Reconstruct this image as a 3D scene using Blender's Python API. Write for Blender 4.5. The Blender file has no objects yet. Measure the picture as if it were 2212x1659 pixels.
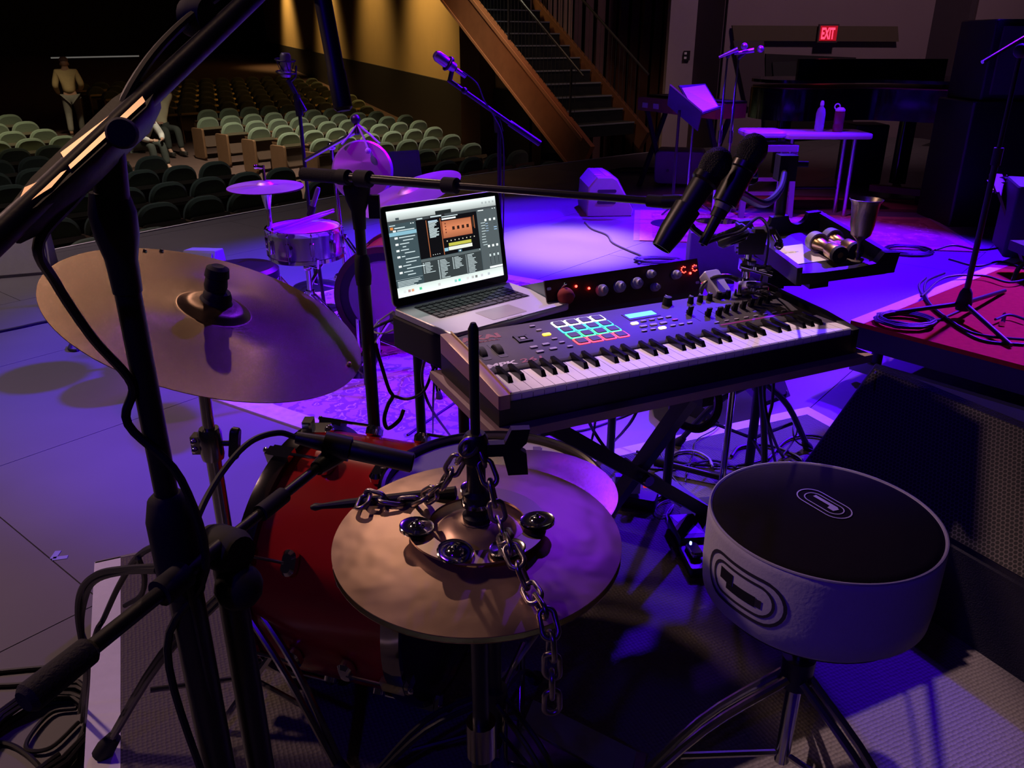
import bpy, math, random
from mathutils import Matrix, Vector
random.seed(7)
SC = bpy.context.scene
COL = SC.collection
PI = math.pi
R = math.radians

# ------------------------------------------------------------------ camera
CAMH, PITCH, FPX = 1.45, R(23), 1750.0
cam = bpy.data.cameras.new('camera')
cam.lens = 36 * FPX / 2212; cam.sensor_width = 36; cam.clip_start = .02; cam.clip_end = 200
camo = bpy.data.objects.new('camera', cam)
camo.location = (0, 0, CAMH); camo.rotation_euler = (PI/2 - PITCH, 0, 0)
COL.objects.link(camo); SC.camera = camo
SC.view_settings.view_transform = 'Standard'; SC.view_settings.look = 'None'
SC.view_settings.exposure = 0.0; SC.view_settings.gamma = 1.0
SC.view_settings.use_curve_mapping = False

# ------------------------------------------------------------------ world and lights
wd = bpy.data.worlds.new('hall_darkness'); SC.world = wd; wd.use_nodes = True
wd.node_tree.nodes['Background'].inputs[0].default_value = (.0026, .0016, .0034, 1)
wd.node_tree.nodes['Background'].inputs[1].default_value = 1.0

def spot(name, loc, aim, col, watts, cone, blend=.5, size=.12):
    l = bpy.data.lights.new(name, 'SPOT'); l.color = col; l.energy = watts
    l.spot_size = R(cone); l.spot_blend = blend; l.shadow_soft_size = size
    o = bpy.data.objects.new(name, l); COL.objects.link(o); o.location = loc
    d = Vector(aim) - Vector(loc); o.rotation_euler = d.to_track_quat('-Z', 'Y').to_euler()
    return o
BLUE = (.060, .0, 1.0); VIO = (.40, .0, 1.0); WARM = (1.0, .66, .60)
# blue LED wash hung over the far side of the stage
spot('blue_wash_lamp', (5.2, 6.6, 5.8), (1.35, 5.1, 0), BLUE, 12500, 42, .20)
spot('blue_wash_lamp', (1.9, 10.2, 6.2), (.6, 5.9, 0), BLUE, 8200, 36, .45)
spot('blue_wash_lamp', (2.6, 7.4, 6.0), (.72, 2.16, .82), BLUE, 4600, 9.0, .30)
spot('violet_wash_lamp', (1.6, 9.0, 6.4), (-.9, 2.4, .2), (.14, .015, 1.0), 620, 34, .8)
spot('blue_wash_lamp', (-2.2, -2.8, 4.4), (.7, 1.2, .3), BLUE, 130, 36, .8)
spot('violet_wash_lamp', (-3.2, 2.6, 6.0), (-.85, 4.0, .5), VIO, 1500, 24, .7)
spot('violet_wash_lamp', (1.2, 8.8, 6.4), (-.55, 3.6, 0), VIO, 1500, 20, .7)
spot('violet_wash_lamp', (-.6, 3.6, 6.2), (1.9, 6.8, 0), (.75, .08, 1.0), 900, 26, .8)
# pinkish pool beyond the laptop
spot('pink_spot_lamp', (.9, 9.4, 6.6), (.42, 6.15, 0), (1.0, .56, .78), 7000, 12, .9)
spot('red_spot_lamp', (5.6, 7.2, 5.6), (2.5, 3.7, .3), (1.0, .26, .22), 900, 22, .8)
# warm front of house key across the keys and the kit
spot('front_key_lamp', (-1.4, 6.4, 8.2), (.34, 1.95, .82), (1.0, .66, .72), 3200, 7.6, .25, .07)
spot('pink_spot_lamp', (1.0, 9.4, 6.4), (.70, 2.68, .1), (1.0, .60, .85), 650, 6.5, .6, .07)  # added spot, brightens the taped riser corner outside the key's cone
spot('front_key_lamp', (-2.6, 9.8, 7.0), (-.40, 1.05, .85), (1.0, .62, .46), 420, 10.5, .6, .10)
spot('left_wash_lamp', (-5.4, 4.2, 7.2), (-3.2, 4.6, 0), (1.0, .74, .84), 900, 56, 1.0, .3)
spot('side_fill_lamp', (-5.2, 3.0, 5.0), (-1.1, 1.2, .2), (1.0, .60, .50), 560, 52, 1.0, .3)
spot('added_clutch_lamp', (-1.06, 1.85, 7.15), (-.36, .66, 1.3), (1.0, .60, .38), 130, 5, .8, .10)  # added narrow spot, only there to make the boom clutch plates gleam
# house lights over the seats
spot('house_lamp', (-4.4, 13.0, 7.4), (-4.6, 15.8, -.5), (1.0, .90, .68), 4600, 52, 1.0, .3)
spot('house_lamp', (-8.2, 12.0, 6.5), (-9.4, 14.8, -.5), (1.0, .88, .60), 2400, 44, 1.0, .3)
spot('house_lamp', (-1.6, 14.0, 6.0), (-1.6, 15.4, -.5), (1.0, .90, .70), 1100, 50, 1.0, .3)
spot('house_lamp', (-4.5, 9.0, 6.0), (-4.0, 10.5, -.8), (.85, .85, 1.0), 160, 80, 1.0, .3)  # added dim ambient fill for the dark front-left seats
spot('house_lamp', (-8.0, 15.5, 6.5), (-9.9, 18.6, .2), (1.0, .80, .50), 1800, 20, 1.0, .3)
for k, e_ in ((3.2, 900), (8.5, 1500), (14.0, 800), (21.0, 1400), (30.0, 1400)):          # downlights along the tan wall
    d_ = Vector((math.sin(R(-23.5)), math.cos(R(-23.5)), 0)); w_ = Vector((1.28, 14.94, 0)) + d_*k; n_ = Vector((d_.y, -d_.x, 0))
    spot('wall_washer_lamp', w_ - n_*1.7 + Vector((0, 0, 5.4)), w_ + Vector((0, 0, 1.7)), (1.0, .62, .22), e_, 74, 1.0, .5)
spot('stair_lamp', (-2.0, 11.0, 6.0), (.7, 14.6, 1.4), (1.0, .58, .36), 420, 30, .9, .3)
spot('stage_wall_lamp', (4.5, 8.0, 6.0), (4.6, 13.6, 2.2), (.85, .50, .62), 420, 80, 1.0, .3)

# ------------------------------------------------------------------ pixel helpers (photo frame 2212 x 1659)
SP, CP = math.sin(PITCH), math.cos(PITCH)
def ray(px, py):
    a = (px - 1106) / FPX; b = (829.5 - py) / FPX
    return Vector((a, CP + b * SP, -SP + b * CP))
EYE = Vector((0, 0, CAMH))
def Wz(px, py, z): r = ray(px, py); return EYE + r * ((z - CAMH) / r.z)
def Wd(px, py, t): return EYE + ray(px, py) * t
def Wy(px, py, y): r = ray(px, py); return EYE + r * (y / r.y)
def pix(p):
    q = Vector(p) - EYE; d = q.y * CP - q.z * SP; u = q.y * SP + q.z * CP
    return 1106 + FPX * q.x / d, 829.5 - FPX * u / d, d

# ------------------------------------------------------------------ materials
MATS = {}
def mat(name, col, rough=.5, metal=0., var=0., vs=8., bump=0., bs=60., em=None, ems=0., spec=.5, trans=0., sheen=0., aniso=0.):
    if name in MATS: return MATS[name]
    m = bpy.data.materials.new(name); m.use_nodes = True; nt = m.node_tree; N = nt.nodes; Lk = nt.links
    b = N['Principled BSDF']
    b.inputs['Base Color'].default_value = (*col, 1); b.inputs['Roughness'].default_value = rough
    b.inputs['Metallic'].default_value = metal; b.inputs['Specular IOR Level'].default_value = spec
    b.inputs['Transmission Weight'].default_value = trans; b.inputs['Sheen Weight'].default_value = sheen
    tc = N.new('ShaderNodeTexCoord')
    nz = N.new('ShaderNodeTexNoise'); nz.inputs['Scale'].default_value = vs; nz.inputs['Detail'].default_value = 5
    Lk.new(tc.outputs['Object'], nz.inputs['Vector'])
    v = var if var else .06
    mx = N.new('ShaderNodeMix'); mx.data_type = 'RGBA'
    mx.inputs[6].default_value = (*[c * (1 - v) for c in col], 1); mx.inputs[7].default_value = (*[min(1, c * (1 + v)) for c in col], 1)
    Lk.new(nz.outputs['Fac'], mx.inputs[0]); Lk.new(mx.outputs[2], b.inputs['Base Color'])
    if bump:
        n2 = N.new('ShaderNodeTexNoise'); n2.inputs['Scale'].default_value = bs; n2.inputs['Detail'].default_value = 3
        Lk.new(tc.outputs['Object'], n2.inputs['Vector'])
        bp = N.new('ShaderNodeBump'); bp.inputs['Strength'].default_value = bump; bp.inputs['Distance'].default_value = .004
        Lk.new(n2.outputs['Fac'], bp.inputs['Height']); Lk.new(bp.outputs['Normal'], b.inputs['Normal'])
    if em:
        b.inputs['Emission Color'].default_value = (*em, 1); b.inputs['Emission Strength'].default_value = ems
    if aniso:
        b.inputs['Anisotropic'].default_value = aniso
        tg = N.new('ShaderNodeTangent'); tg.direction_type = 'RADIAL'; tg.axis = 'Z'; Lk.new(tg.outputs[0], b.inputs['Tangent'])
    MATS[name] = m
    return m
def nodes_of(m): return m.node_tree.nodes, m.node_tree.links, m.node_tree.nodes['Principled BSDF']

BLACKM = mat('black_powder_coat', (.012, .012, .013), .42, 0, .2, 30, .05, 200)
BLACKP = mat('black_plastic', (.014, .014, .015), .38)
RUBBER = mat('black_rubber', (.010, .010, .011), .75)
CHROME = mat('chrome', (.78, .78, .80), .10, 1.)
DCHROME = mat('worn_chrome', (.42, .41, .40), .2, 1., .2, 40)
STEEL = mat('chain_steel', (.40, .36, .38), .33, 1., .3, 60, .1, 150)
BRASSM = mat('brass', (.66, .48, .22), .3, 1., .2, 20)
PAPER = mat('paper', (.80, .78, .74), .8)
WTAPE = mat('white_gaffer_tape', (.82, .80, .80), .7, 0, .08, 40, .1, 200)
WHITE = mat('white_plastic', (.78, .77, .76), .35)
GREYP = mat('grey_plastic', (.30, .29, .28), .5, 0, .1, 20, .1, 150)
CABLE = mat('cable_rubber', (.014, .013, .014), .5)
GCABLE = mat('grey_cable_rubber', (.42, .40, .40), .5)
LEDRED = mat('red_led', (.6, .02, .02), .4, em=(1, .03, .02), ems=14)
LETTER = mat('dark_red_print', (.22, .035, .03), .5)
LETTERW = mat('silver_print', (.62, .58, .62), .4)

def cymbal_mat(name, col, rough, rings=160, bstr=.25, blot=.0, metal=.78, an=.45):
    m = mat(name, col, rough, metal, .18, 9, aniso=an); N, Lk, b = nodes_of(m)
    tc = N.new('ShaderNodeTexCoord'); w = N.new('ShaderNodeTexWave'); w.wave_type = 'RINGS'; w.rings_direction = 'Z'
    w.inputs['Scale'].default_value = rings; w.inputs['Distortion'].default_value = .4
    Lk.new(tc.outputs['Object'], w.inputs['Vector'])
    bp = N.new('ShaderNodeBump'); bp.inputs['Strength'].default_value = bstr; bp.inputs['Distance'].default_value = .0006
    Lk.new(w.outputs['Fac'], bp.inputs['Height'])
    if blot:
        v = N.new('ShaderNodeTexNoise'); v.inputs['Scale'].default_value = 26; v.inputs['Detail'].default_value = 1
        Lk.new(tc.outputs['Object'], v.inputs['Vector'])
        b2 = N.new('ShaderNodeBump'); b2.inputs['Strength'].default_value = blot; b2.inputs['Distance'].default_value = .004
        Lk.new(v.outputs['Fac'], b2.inputs['Height']); Lk.new(bp.outputs['Normal'], b2.inputs['Normal'])
        Lk.new(b2.outputs['Normal'], b.inputs['Normal'])
    else: Lk.new(bp.outputs['Normal'], b.inputs['Normal'])
    return m
CYM = cymbal_mat('aged_bronze_cymbal', (.36, .235, .16), .27, 260, .25, 0, .97, .85)
CYMH = cymbal_mat('hammered_bronze', (.44, .29, .21), .36, 300, .06, .30)
CYM2 = cymbal_mat('bright_bronze', (.66, .50, .34), .24, 240, .15, 0, 1.)
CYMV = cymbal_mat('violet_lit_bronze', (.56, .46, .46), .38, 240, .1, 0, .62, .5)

# ------------------------------------------------------------------ mesh building
def frame(o, x, y=None, z=None):
    """matrix with the given origin and axes"""
    x = Vector(x).normalized()
    if z is None: z = Vector((0, 0, 1))
    z = Vector(z)
    if y is None: y = z.cross(x)
    y = Vector(y).normalized(); z = x.cross(y).normalized()
    return Matrix(((x.x, y.x, z.x, o[0]), (x.y, y.y, z.y, o[1]), (x.z, y.z, z.z, o[2]), (0, 0, 0, 1)))
def axis(o, z, hint=(0, 0, 1)):
    """matrix at o whose z axis points along z"""
    z = Vector(z).normalized(); h = Vector(hint)
    if abs(z.dot(h.normalized())) > .98: h = Vector((0, 1, 0))
    x = h.cross(z).normalized(); y = z.cross(x)
    return Matrix(((x.x, y.x, z.x, o[0]), (x.y, y.y, z.y, o[1]), (x.z, y.z, z.z, o[2]), (0, 0, 0, 1)))
def T(x, y, z): return Matrix.Translation((x, y, z))
def RZ(a): return Matrix.Rotation(a, 4, 'Z')
def RX(a): return Matrix.Rotation(a, 4, 'X')
def RY(a): return Matrix.Rotation(a, 4, 'Y')
def az(a): a = R(a); return Vector((math.sin(a), math.cos(a), 0))

def rrect(w, h, r, n=4):
    r = min(r, w/2 - 1e-5, h/2 - 1e-5); out = []
    for cx, cy, a0 in ((w/2-r, h/2-r, 0), (-w/2+r, h/2-r, 90), (-w/2+r, -h/2+r, 180), (w/2-r, -h/2+r, 270)):
        for i in range(n+1):
            a = R(a0 + 90*i/n); out.append((cx + r*math.cos(a), cy + r*math.sin(a)))
    return out
def ellipse(a, b, n=32): return [(a*math.cos(2*PI*i/n), b*math.sin(2*PI*i/n)) for i in range(n)]
def spl(P, k=6):
    P = [Vector(p) for p in P]; Q = [2*P[0]-P[1]] + P + [2*P[-1]-P[-2]]; out = []
    for i in range(1, len(Q)-2):
        a, b, c, d = Q[i-1:i+3]
        for j in range(k):
            t = j/k
            out.append(.5*((2*b) + (c-a)*t + (2*a-5*b+4*c-d)*t*t + (3*b-a-3*c+d)*t**3))
    out.append(P[-1]); return out

class MB:
    def __init__(s): s.v = []; s.f = []; s.c = None
    def add(s, vs, fs, M=None):
        o = len(s.v)
        s.v += [tuple(M @ Vector(p)) if M is not None else tuple(p) for p in vs]
        s.f += [tuple(i + o for i in f) for f in fs]; return s
    def box(s, lo, hi, M=None):
        x0, y0, z0 = lo; x1, y1, z1 = hi
        return s.add([(x0,y0,z0),(x1,y0,z0),(x1,y1,z0),(x0,y1,z0),(x0,y0,z1),(x1,y0,z1),(x1,y1,z1),(x0,y1,z1)],
            [(0,3,2,1),(4,5,6,7),(0,1,5,4),(1,2,6,5),(2,3,7,6),(3,0,4,7)], M)
    def cbox(s, c, d, M=None): return s.box([c[i]-d[i]/2 for i in range(3)], [c[i]+d[i]/2 for i in range(3)], M)
    def prism(s, poly, h, M=None, h0=0., ch=0.):
        """polygon in xy (counter-clockwise), extruded from h0 to h along z; ch chamfers both rims"""
        n = len(poly); rings = [(h0, 0.), (h, 0.)]
        if ch: rings = [(h0, ch), (h0+ch, 0.), (h-ch, 0.), (h, ch)]
        cx = sum(p[0] for p in poly)/n; cy = sum(p[1] for p in poly)/n; vs = []
        for z, c in rings:
            for x, y in poly:
                d = math.hypot(x-cx, y-cy) or 1; k = 1 - c/d
                vs.append((cx+(x-cx)*k, cy+(y-cy)*k, z))
        fs = [tuple(reversed(range(n))), tuple(range((len(rings)-1)*n, len(rings)*n))]
        for r in range(len(rings)-1):
            for i in range(n):
                j = (i+1) % n; fs.append((r*n+i, r*n+j, (r+1)*n+j, (r+1)*n+i))
        return s.add(vs, fs, M)
    def lathe(s, prof, n=32, M=None):
        """profile [(radius, z)] turned about z"""
        vs = []; fs = []; idx = []
        for r, z in prof:
            if r < 1e-6: idx.append([len(vs)]*n); vs.append((0, 0, z))
            else:
                idx.append(list(range(len(vs), len(vs)+n)))
                vs += [(r*math.cos(2*PI*i/n), r*math.sin(2*PI*i/n), z) for i in range(n)]
        for a, b in zip(idx, idx[1:]):
            for i in range(n):
                j = (i+1) % n; q = [a[i], a[j], b[j], b[i]]; u = []
                for k in q:
                    if k not in u: u.append(k)
                if len(u) > 2: fs.append(tuple(u))
        return s.add(vs, fs, M)
    def bar(s, p, q, r, r2=None, n=12):
        p = Vector(p); q = Vector(q); L = (q-p).length; r2 = r if r2 is None else r2
        return s.lathe([(0, 0), (r, 0), (r2, L), (0, L)], n, axis(p, q-p))
    def beam(s, p, q, w, h, up=(0, 0, 1)):
        p = Vector(p); q = Vector(q); d = q-p; z = d.normalized(); x = Vector(up).cross(z)
        if x.length < 1e-4: x = Vector((1, 0, 0))
        x.normalize(); y = z.cross(x)
        M = Matrix(((x.x,y.x,z.x,p.x),(x.y,y.y,z.y,p.y),(x.z,y.z,z.z,p.z),(0,0,0,1)))
        return s.box((-w/2, -h/2, 0), (w/2, h/2, d.length), M)
    def tube(s, P, r, n=8, closed=False):
        P = [Vector(p) for p in P]; m = len(P); rs = r if isinstance(r, (list, tuple)) else [r]*m
        tang = []
        for i in range(m):
            a = P[(i-1) % m] if closed or i else P[i]; b = P[(i+1) % m] if closed or i < m-1 else P[i]
            t = (b-a); tang.append(t.normalized() if t.length > 1e-9 else Vector((0, 0, 1)))
        nrm = tang[0].orthogonal().normalized(); vs = []
        for i in range(m):
            nrm = nrm - tang[i]*nrm.dot(tang[i])
            nrm = nrm.normalized() if nrm.length > 1e-6 else tang[i].orthogonal().normalized()
            bn = tang[i].cross(nrm)
            for k in range(n):
                a = 2*PI*k/n; vs.append(P[i] + (nrm*math.cos(a) + bn*math.sin(a))*rs[i])
        fs = []
        for i in range(m if closed else m-1):
            j = (i+1) % m
            for k in range(n):
                l = (k+1) % n; fs.append((i*n+k, i*n+l, j*n+l, j*n+k))
        if not closed: fs += [tuple(reversed(range(n))), tuple(range((m-1)*n, m*n))]
        return s.add(vs, fs)
    def ball(s, c, r, n=14, m=9, sc=(1, 1, 1), M=None):
        prof = [(r*math.sin(PI*i/m), -r*math.cos(PI*i/m)) for i in range(m+1)]
        prof[0] = (0, -r); prof[-1] = (0, r)
        K = T(*c) @ Matrix.Diagonal((*sc, 1))
        return s.lathe(prof, n, (M @ K) if M is not None else K)
    def torus(s, Rr, r, M=None, n=32, m=8):
        b = MB(); b.tube([(Rr*math.cos(2*PI*i/n), Rr*math.sin(2*PI*i/n), 0) for i in range(n)], r, m, True)
        return s.add(b.v, b.f, M)
    def mesh(s, name, m, ang=.6, inv=None):
        me = bpy.data.meshes.new(name)
        me.from_pydata([inv @ Vector(p) for p in s.v] if inv is not None else s.v, [], s.f); me.update()
        if ang: me.shade_smooth(); me.set_sharp_from_angle(angle=ang)
        for k in (m if isinstance(m, (list, tuple)) else [m]): me.materials.append(k)
        return me

WM = {}
def setp(o, label=None, cat=None, group=None, kind=None):
    if label: o['label'] = label
    if cat: o['category'] = cat
    if group: o['group'] = group
    if kind: o['kind'] = kind
    return o
def thing(name, label, cat, M=None, group=None, kind=None):
    """an Empty at the thing's base; M a matrix or a location"""
    o = bpy.data.objects.new(name, None); COL.objects.link(o); o.empty_display_size = .05
    if M is None: M = Matrix()
    if not isinstance(M, Matrix): M = T(*M)
    o.matrix_world = M; WM[o] = M.copy()
    return setp(o, label, cat, group, kind)
def rootm(o):
    while o.parent: o = o.parent
    return WM.get(o, Matrix())
def part(name, mb, m, parent, world=False, label=None, kind=None, ang=.6):
    """a mesh under a thing or part; geometry in the root's frame, or in the world's with world=True"""
    me = mb.mesh(name, m, ang, rootm(parent).inverted() if world else None) if isinstance(mb, MB) else mb
    o = bpy.data.objects.new(name, me); COL.objects.link(o); o.parent = parent
    return setp(o, label, None, None, kind)
def inst(name, me, parent, M):
    o = bpy.data.objects.new(name, me); COL.objects.link(o); o.parent = parent; o.matrix_local = M; return o
def solo(name, mb, m, label=None, cat=None, M=None, group=None, kind=None, world=True, ang=.6):
    """a thing that is one mesh"""
    if M is None: M = Matrix()
    if not isinstance(M, Matrix): M = T(*M)
    o = bpy.data.objects.new(name, mb.mesh(name, m, ang, M.inverted() if world else None)); COL.objects.link(o)
    o.matrix_world = M; WM[o] = M.copy()
    return setp(o, label, cat, group, kind)
def struct(name, mb, m, label=None, ang=.6):
    return solo(name, mb, m, label, None, None, None, 'structure', ang=ang)
def dup(root, M, label=None, group=None):
    def rec(o, par):
        c = o.copy(); COL.objects.link(c); c.parent = par
        for ch in o.children: rec(ch, c)
        return c
    c = rec(root, None); c.matrix_world = M; WM[c] = M.copy()
    if label: c['label'] = label
    if group: c['group'] = group
    return c
def text_mesh(txt, size, M, bold=0., align='LEFT', shear=0., ext=.0004, spacing=1.):
    cu = bpy.data.curves.new('txt', 'FONT'); cu.body = txt; cu.size = size; cu.align_x = align; cu.offset = bold; cu.shear = shear
    cu.extrude = ext; cu.resolution_u = 3; cu.space_character = spacing
    o = bpy.data.objects.new('txt', cu); COL.objects.link(o)
    dg = bpy.context.evaluated_depsgraph_get(); me = bpy.data.meshes.new_from_object(o.evaluated_get(dg))
    bpy.data.objects.remove(o); bpy.data.curves.remove(cu)
    b = MB(); b.add([M @ v.co for v in me.vertices], [tuple(p.vertices) for p in me.polygons]); bpy.data.meshes.remove(me)
    return b
ORD = ['first','second','third','fourth','fifth','sixth','seventh','eighth','ninth','tenth','eleventh','twelfth','thirteenth','fourteenth','fifteenth','sixteenth','seventeenth','eighteenth','nineteenth','twentieth','twenty-first','twenty-second','twenty-third','twenty-fourth']
# ================================================================== THE SETTING
def clip(poly, hp):
    """clip a polygon to the left of each directed edge in hp"""
    for (ax, ay), (bx, by) in hp:
        out = []
        for i in range(len(poly)):
            p, q = poly[i], poly[(i+1) % len(poly)]
            sp = (bx-ax)*(p[1]-ay) - (by-ay)*(p[0]-ax); sq = (bx-ax)*(q[1]-ay) - (by-ay)*(q[0]-ax)
            if sp >= 0: out.append(p)
            if sp*sq < 0:
                t = sp/(sp-sq); out.append((p[0]+(q[0]-p[0])*t, p[1]+(q[1]-p[1])*t))
        poly = out
        if len(poly) < 3: return []
    return poly
EDGE = [(-7.2, -.2), (-5.4, 2.9), (-3.53, 5.86), (-2.0, 7.95), (-.57, 9.55), (1.45, 11.35), (2.3, 12.0)]   # the curved apron
OUT = [(-7.2, -3.4), (9.5, -3.4), (9.5, 13.6), (5.5, 13.6), (2.3, 12.0)] + EDGE[-2::-1]
FLOORM = mat('painted_stage_board', (.155, .145, .150), .42, 0, .22, 1.3, .06, 9)
N, Lk, b = nodes_of(FLOORM)                                            # scuffs in the sheen
nz = N.new('ShaderNodeTexNoise'); nz.inputs['Scale'].default_value = 3.5; nz.inputs['Detail'].default_value = 8
mr = N.new('ShaderNodeMapRange'); mr.inputs[3].default_value = .34; mr.inputs[4].default_value = .62
Lk.new(nz.outputs['Fac'], mr.inputs[0]); Lk.new(mr.outputs[0], b.inputs['Roughness'])
fl = struct('floor', MB().prism(OUT, -.012, None, -.09), mat('stage_subfloor', (.02, .018, .02), .8), 'dark stage floor of large painted sheets')
ga, gb = az(39), az(-51)
g0, h0 = 2.062 - 4*1.07, Wz(100, 1200, 0).xy.dot(ga.xy) - 6*2.14
hp = [(OUT[i], OUT[(i+1) % len(OUT)]) for i in range(len(OUT))]
for i in range(-4, 17):
    for j in range(-2, 12):
        a0 = g0 + i*1.07; b0 = h0 + j*2.14 + (1.07 if i % 2 else 0); q = []
        for da, db in ((.002, .002), (.002, 2.138), (1.068, 2.138), (1.068, .002)):
            w = gb*(a0+da) + ga*(b0+db); q.append((w.x, w.y))
        if sum(q[k][0]*q[(k+1) % 4][1]-q[(k+1) % 4][0]*q[k][1] for k in range(4)) < 0: q.reverse()
        q = clip(q, hp)
        if len(q) > 2: part('floor_panel', MB().prism(q, 0., None, -.012), FLOORM, fl, ang=0)
fas = MB(); nos = MB(); k = spl([(x, y, 0) for x, y in EDGE], 5)
for p, q in zip(k, k[1:]):
    d = (q-p).normalized(); n_ = Vector((-d.y, d.x, 0))
    fas.beam(p + n_*.02 - Vector((0, 0, .5)), q + n_*.02 - Vector((0, 0, .5)), .04, 1.0)
    nos.beam(p + n_*.012 - Vector((0, 0, .008)), q + n_*.012 - Vector((0, 0, .008)), .03, .022)
struct('trim_1', fas, mat('black_fascia', (.012, .011, .012), .7), 'black fascia under the curved stage edge')
struct('trim_2', nos, mat('pale_edge_strip', (.85, .82, .82), .5), 'thin pale strip along the curved stage edge')

# auditorium floor, gently rising away from the stage
ROWV = Vector((-.755, .656, 0))
def hz(p): d = Vector((p[0], p[1], 0)).dot(ROWV); return -.97 + .012*max(0, d - 8) + .04*max(0, d - 16)
def onh(p): return Vector((p[0], p[1], hz(p)))
gf = MB(); nu = az(41)
vs = []; fs = []
for i in range(40):
    for j in range(2):
        p = ROWV*(1 + i*1.25) + nu*(-22 + 60*j); vs.append(onh(p))
for i in range(39): fs.append((2*i, 2*i+2, 2*i+3, 2*i+1))
gf.add(vs, fs)
struct('floor_house', gf, mat('house_carpet', (.075, .038, .030), .9, 0, .3, 5), 'dark brown auditorium floor sloping up from the stage')

# right wall of the auditorium with its black dado
WD = az(-23.5); WN = Vector((WD.y, -WD.x, 0)); WP = Vector((1.28, 14.94, 0))
TAN = mat('tan_plaster', (.42, .29, .12), .75, 0, .10, 1.5, .05, 30)
w = MB(); w.beam(WP + WD*2.2 + Vector((0, 0, 3.2)) + WN*.1, WP + WD*38 + Vector((0, 0, 3.2)) + WN*.1, .2, 8.4)
wr = struct('wall_right', w, TAN, 'tan plaster side wall with warm pools of light')
w = MB(); dk = [(2.2, .48), (6, .48), (14, .72), (38, 1.36)]
for (k0, z0), (k1, z1) in zip(dk, dk[1:]):
    P = [WP + WD*k0, WP + WD*k1]; q = [P[0].xyz, P[1].xyz]
    w.add([(p.x - WN.x*o, p.y - WN.y*o, z) for o in (-.01, .06) for p, z in ((P[0], -1), (P[1], -1), (P[1], z1), (P[0], z0))], [(0,1,2,3),(7,6,5,4),(3,2,6,7),(0,4,5,1),(0,3,7,4),(1,5,6,2)])
part('dado_panel', w, mat('black_dado', (.012, .010, .009), .6), wr, True)
pc = WP + WD*4.1; w = MB(); w.beam(pc - WN*.2 + Vector((0, 0, 3.2)), pc - WN*.2 + WD*1.2 + Vector((0, 0, 3.2)), .34, 8.4)
part('pilaster', w, mat('brown_pilaster', (.085, .035, .022), .6), wr, True)
w = MB(); c0 = ROWV*47; w.beam(c0 - nu*26 + Vector((0, 0, 4)), c0 + nu*70 + Vector((0, 0, 4)), .3, 10)
wb = struct('wall_back', w, mat('black_back_wall', (.010, .009, .010), .8), 'black rear wall of the auditorium')
w = MB(); a = Wd(110, 125, 30); b_ = Wd(300, 121, 30); w.beam(a, b_, .03, .05)
part('rail', w, mat('pale_glow_rail', (.5, .48, .44), .5, em=(1, .95, .85), ems=.10), wb, True)  # rail is no lamp; a faint glow is put into its material

# stairs climbing away to the left behind the stage edge
SD = az(-35); SW = az(55); S0 = Wz(1236, 300, -.02); SM = .66; NST = 18; RUN = .30; RISE = RUN*SM; WID = 1.28
st = thing('staircase', 'dark carpeted staircase with orange wooden stringers and thin wire balusters', 'staircase', S0)
TREAD = mat('stair_carpet', (.005, .007, .008), .95); NOSE = mat('stair_nosing', (.20, .22, .23), .5)
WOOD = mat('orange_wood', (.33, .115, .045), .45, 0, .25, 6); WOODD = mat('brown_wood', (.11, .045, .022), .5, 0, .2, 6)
for i in range(NST):
    a = S0 + SD*(i*RUN) + Vector((0, 0, i*RISE))
    m = MB().box((0, 0, 0), (WID, RUN+.02, RISE), frame(a + SW*.06, SW, SD))
    tr = part('tread', m, TREAD, st, True)
    part('nosing', MB().box((0, -.012, RISE-.018), (WID, .02, RISE+.004), frame(a + SW*.06, SW, SD)), NOSE, tr, True)
RUNV = SD*(NST*RUN) + Vector((0, 0, NST*RISE)); UP = Vector((0, 0, 1))
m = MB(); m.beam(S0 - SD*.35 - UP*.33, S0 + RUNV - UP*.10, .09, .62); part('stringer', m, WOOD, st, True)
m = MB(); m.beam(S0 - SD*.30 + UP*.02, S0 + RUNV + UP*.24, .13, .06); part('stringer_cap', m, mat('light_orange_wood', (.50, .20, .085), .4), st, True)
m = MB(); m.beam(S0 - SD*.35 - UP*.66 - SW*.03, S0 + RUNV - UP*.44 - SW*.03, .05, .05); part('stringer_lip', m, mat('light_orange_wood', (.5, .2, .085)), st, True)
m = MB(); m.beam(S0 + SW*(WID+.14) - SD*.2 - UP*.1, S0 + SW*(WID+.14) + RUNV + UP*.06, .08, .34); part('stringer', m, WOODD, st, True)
for s_, o_ in ((.03, 0), (WID+.13, 1)):
    m = MB(); base = S0 + SW*s_
    m.tube([base + UP*.95 - SD*.2, base + RUNV + UP*1.12], .022, 8)
    part('handrail', m, mat('steel_rail', (.35, .36, .34), .3, 1.), st, True)
    for k in range(0, 52):
        p = base + RUNV*(k/52.); m = MB().bar(p + UP*.05, p + UP*1.05, .0045, n=5); part('baluster', m, mat('dark_wire', (.05, .055, .055), .5, .6), st, True)
for k in range(3):
    p = S0 + SW*.03 + RUNV*(.02 + k*.32); part('newel_post', MB().bar(p - UP*.1, p + UP*1.0, .02, n=8), BLACKM, st, True)

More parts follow.
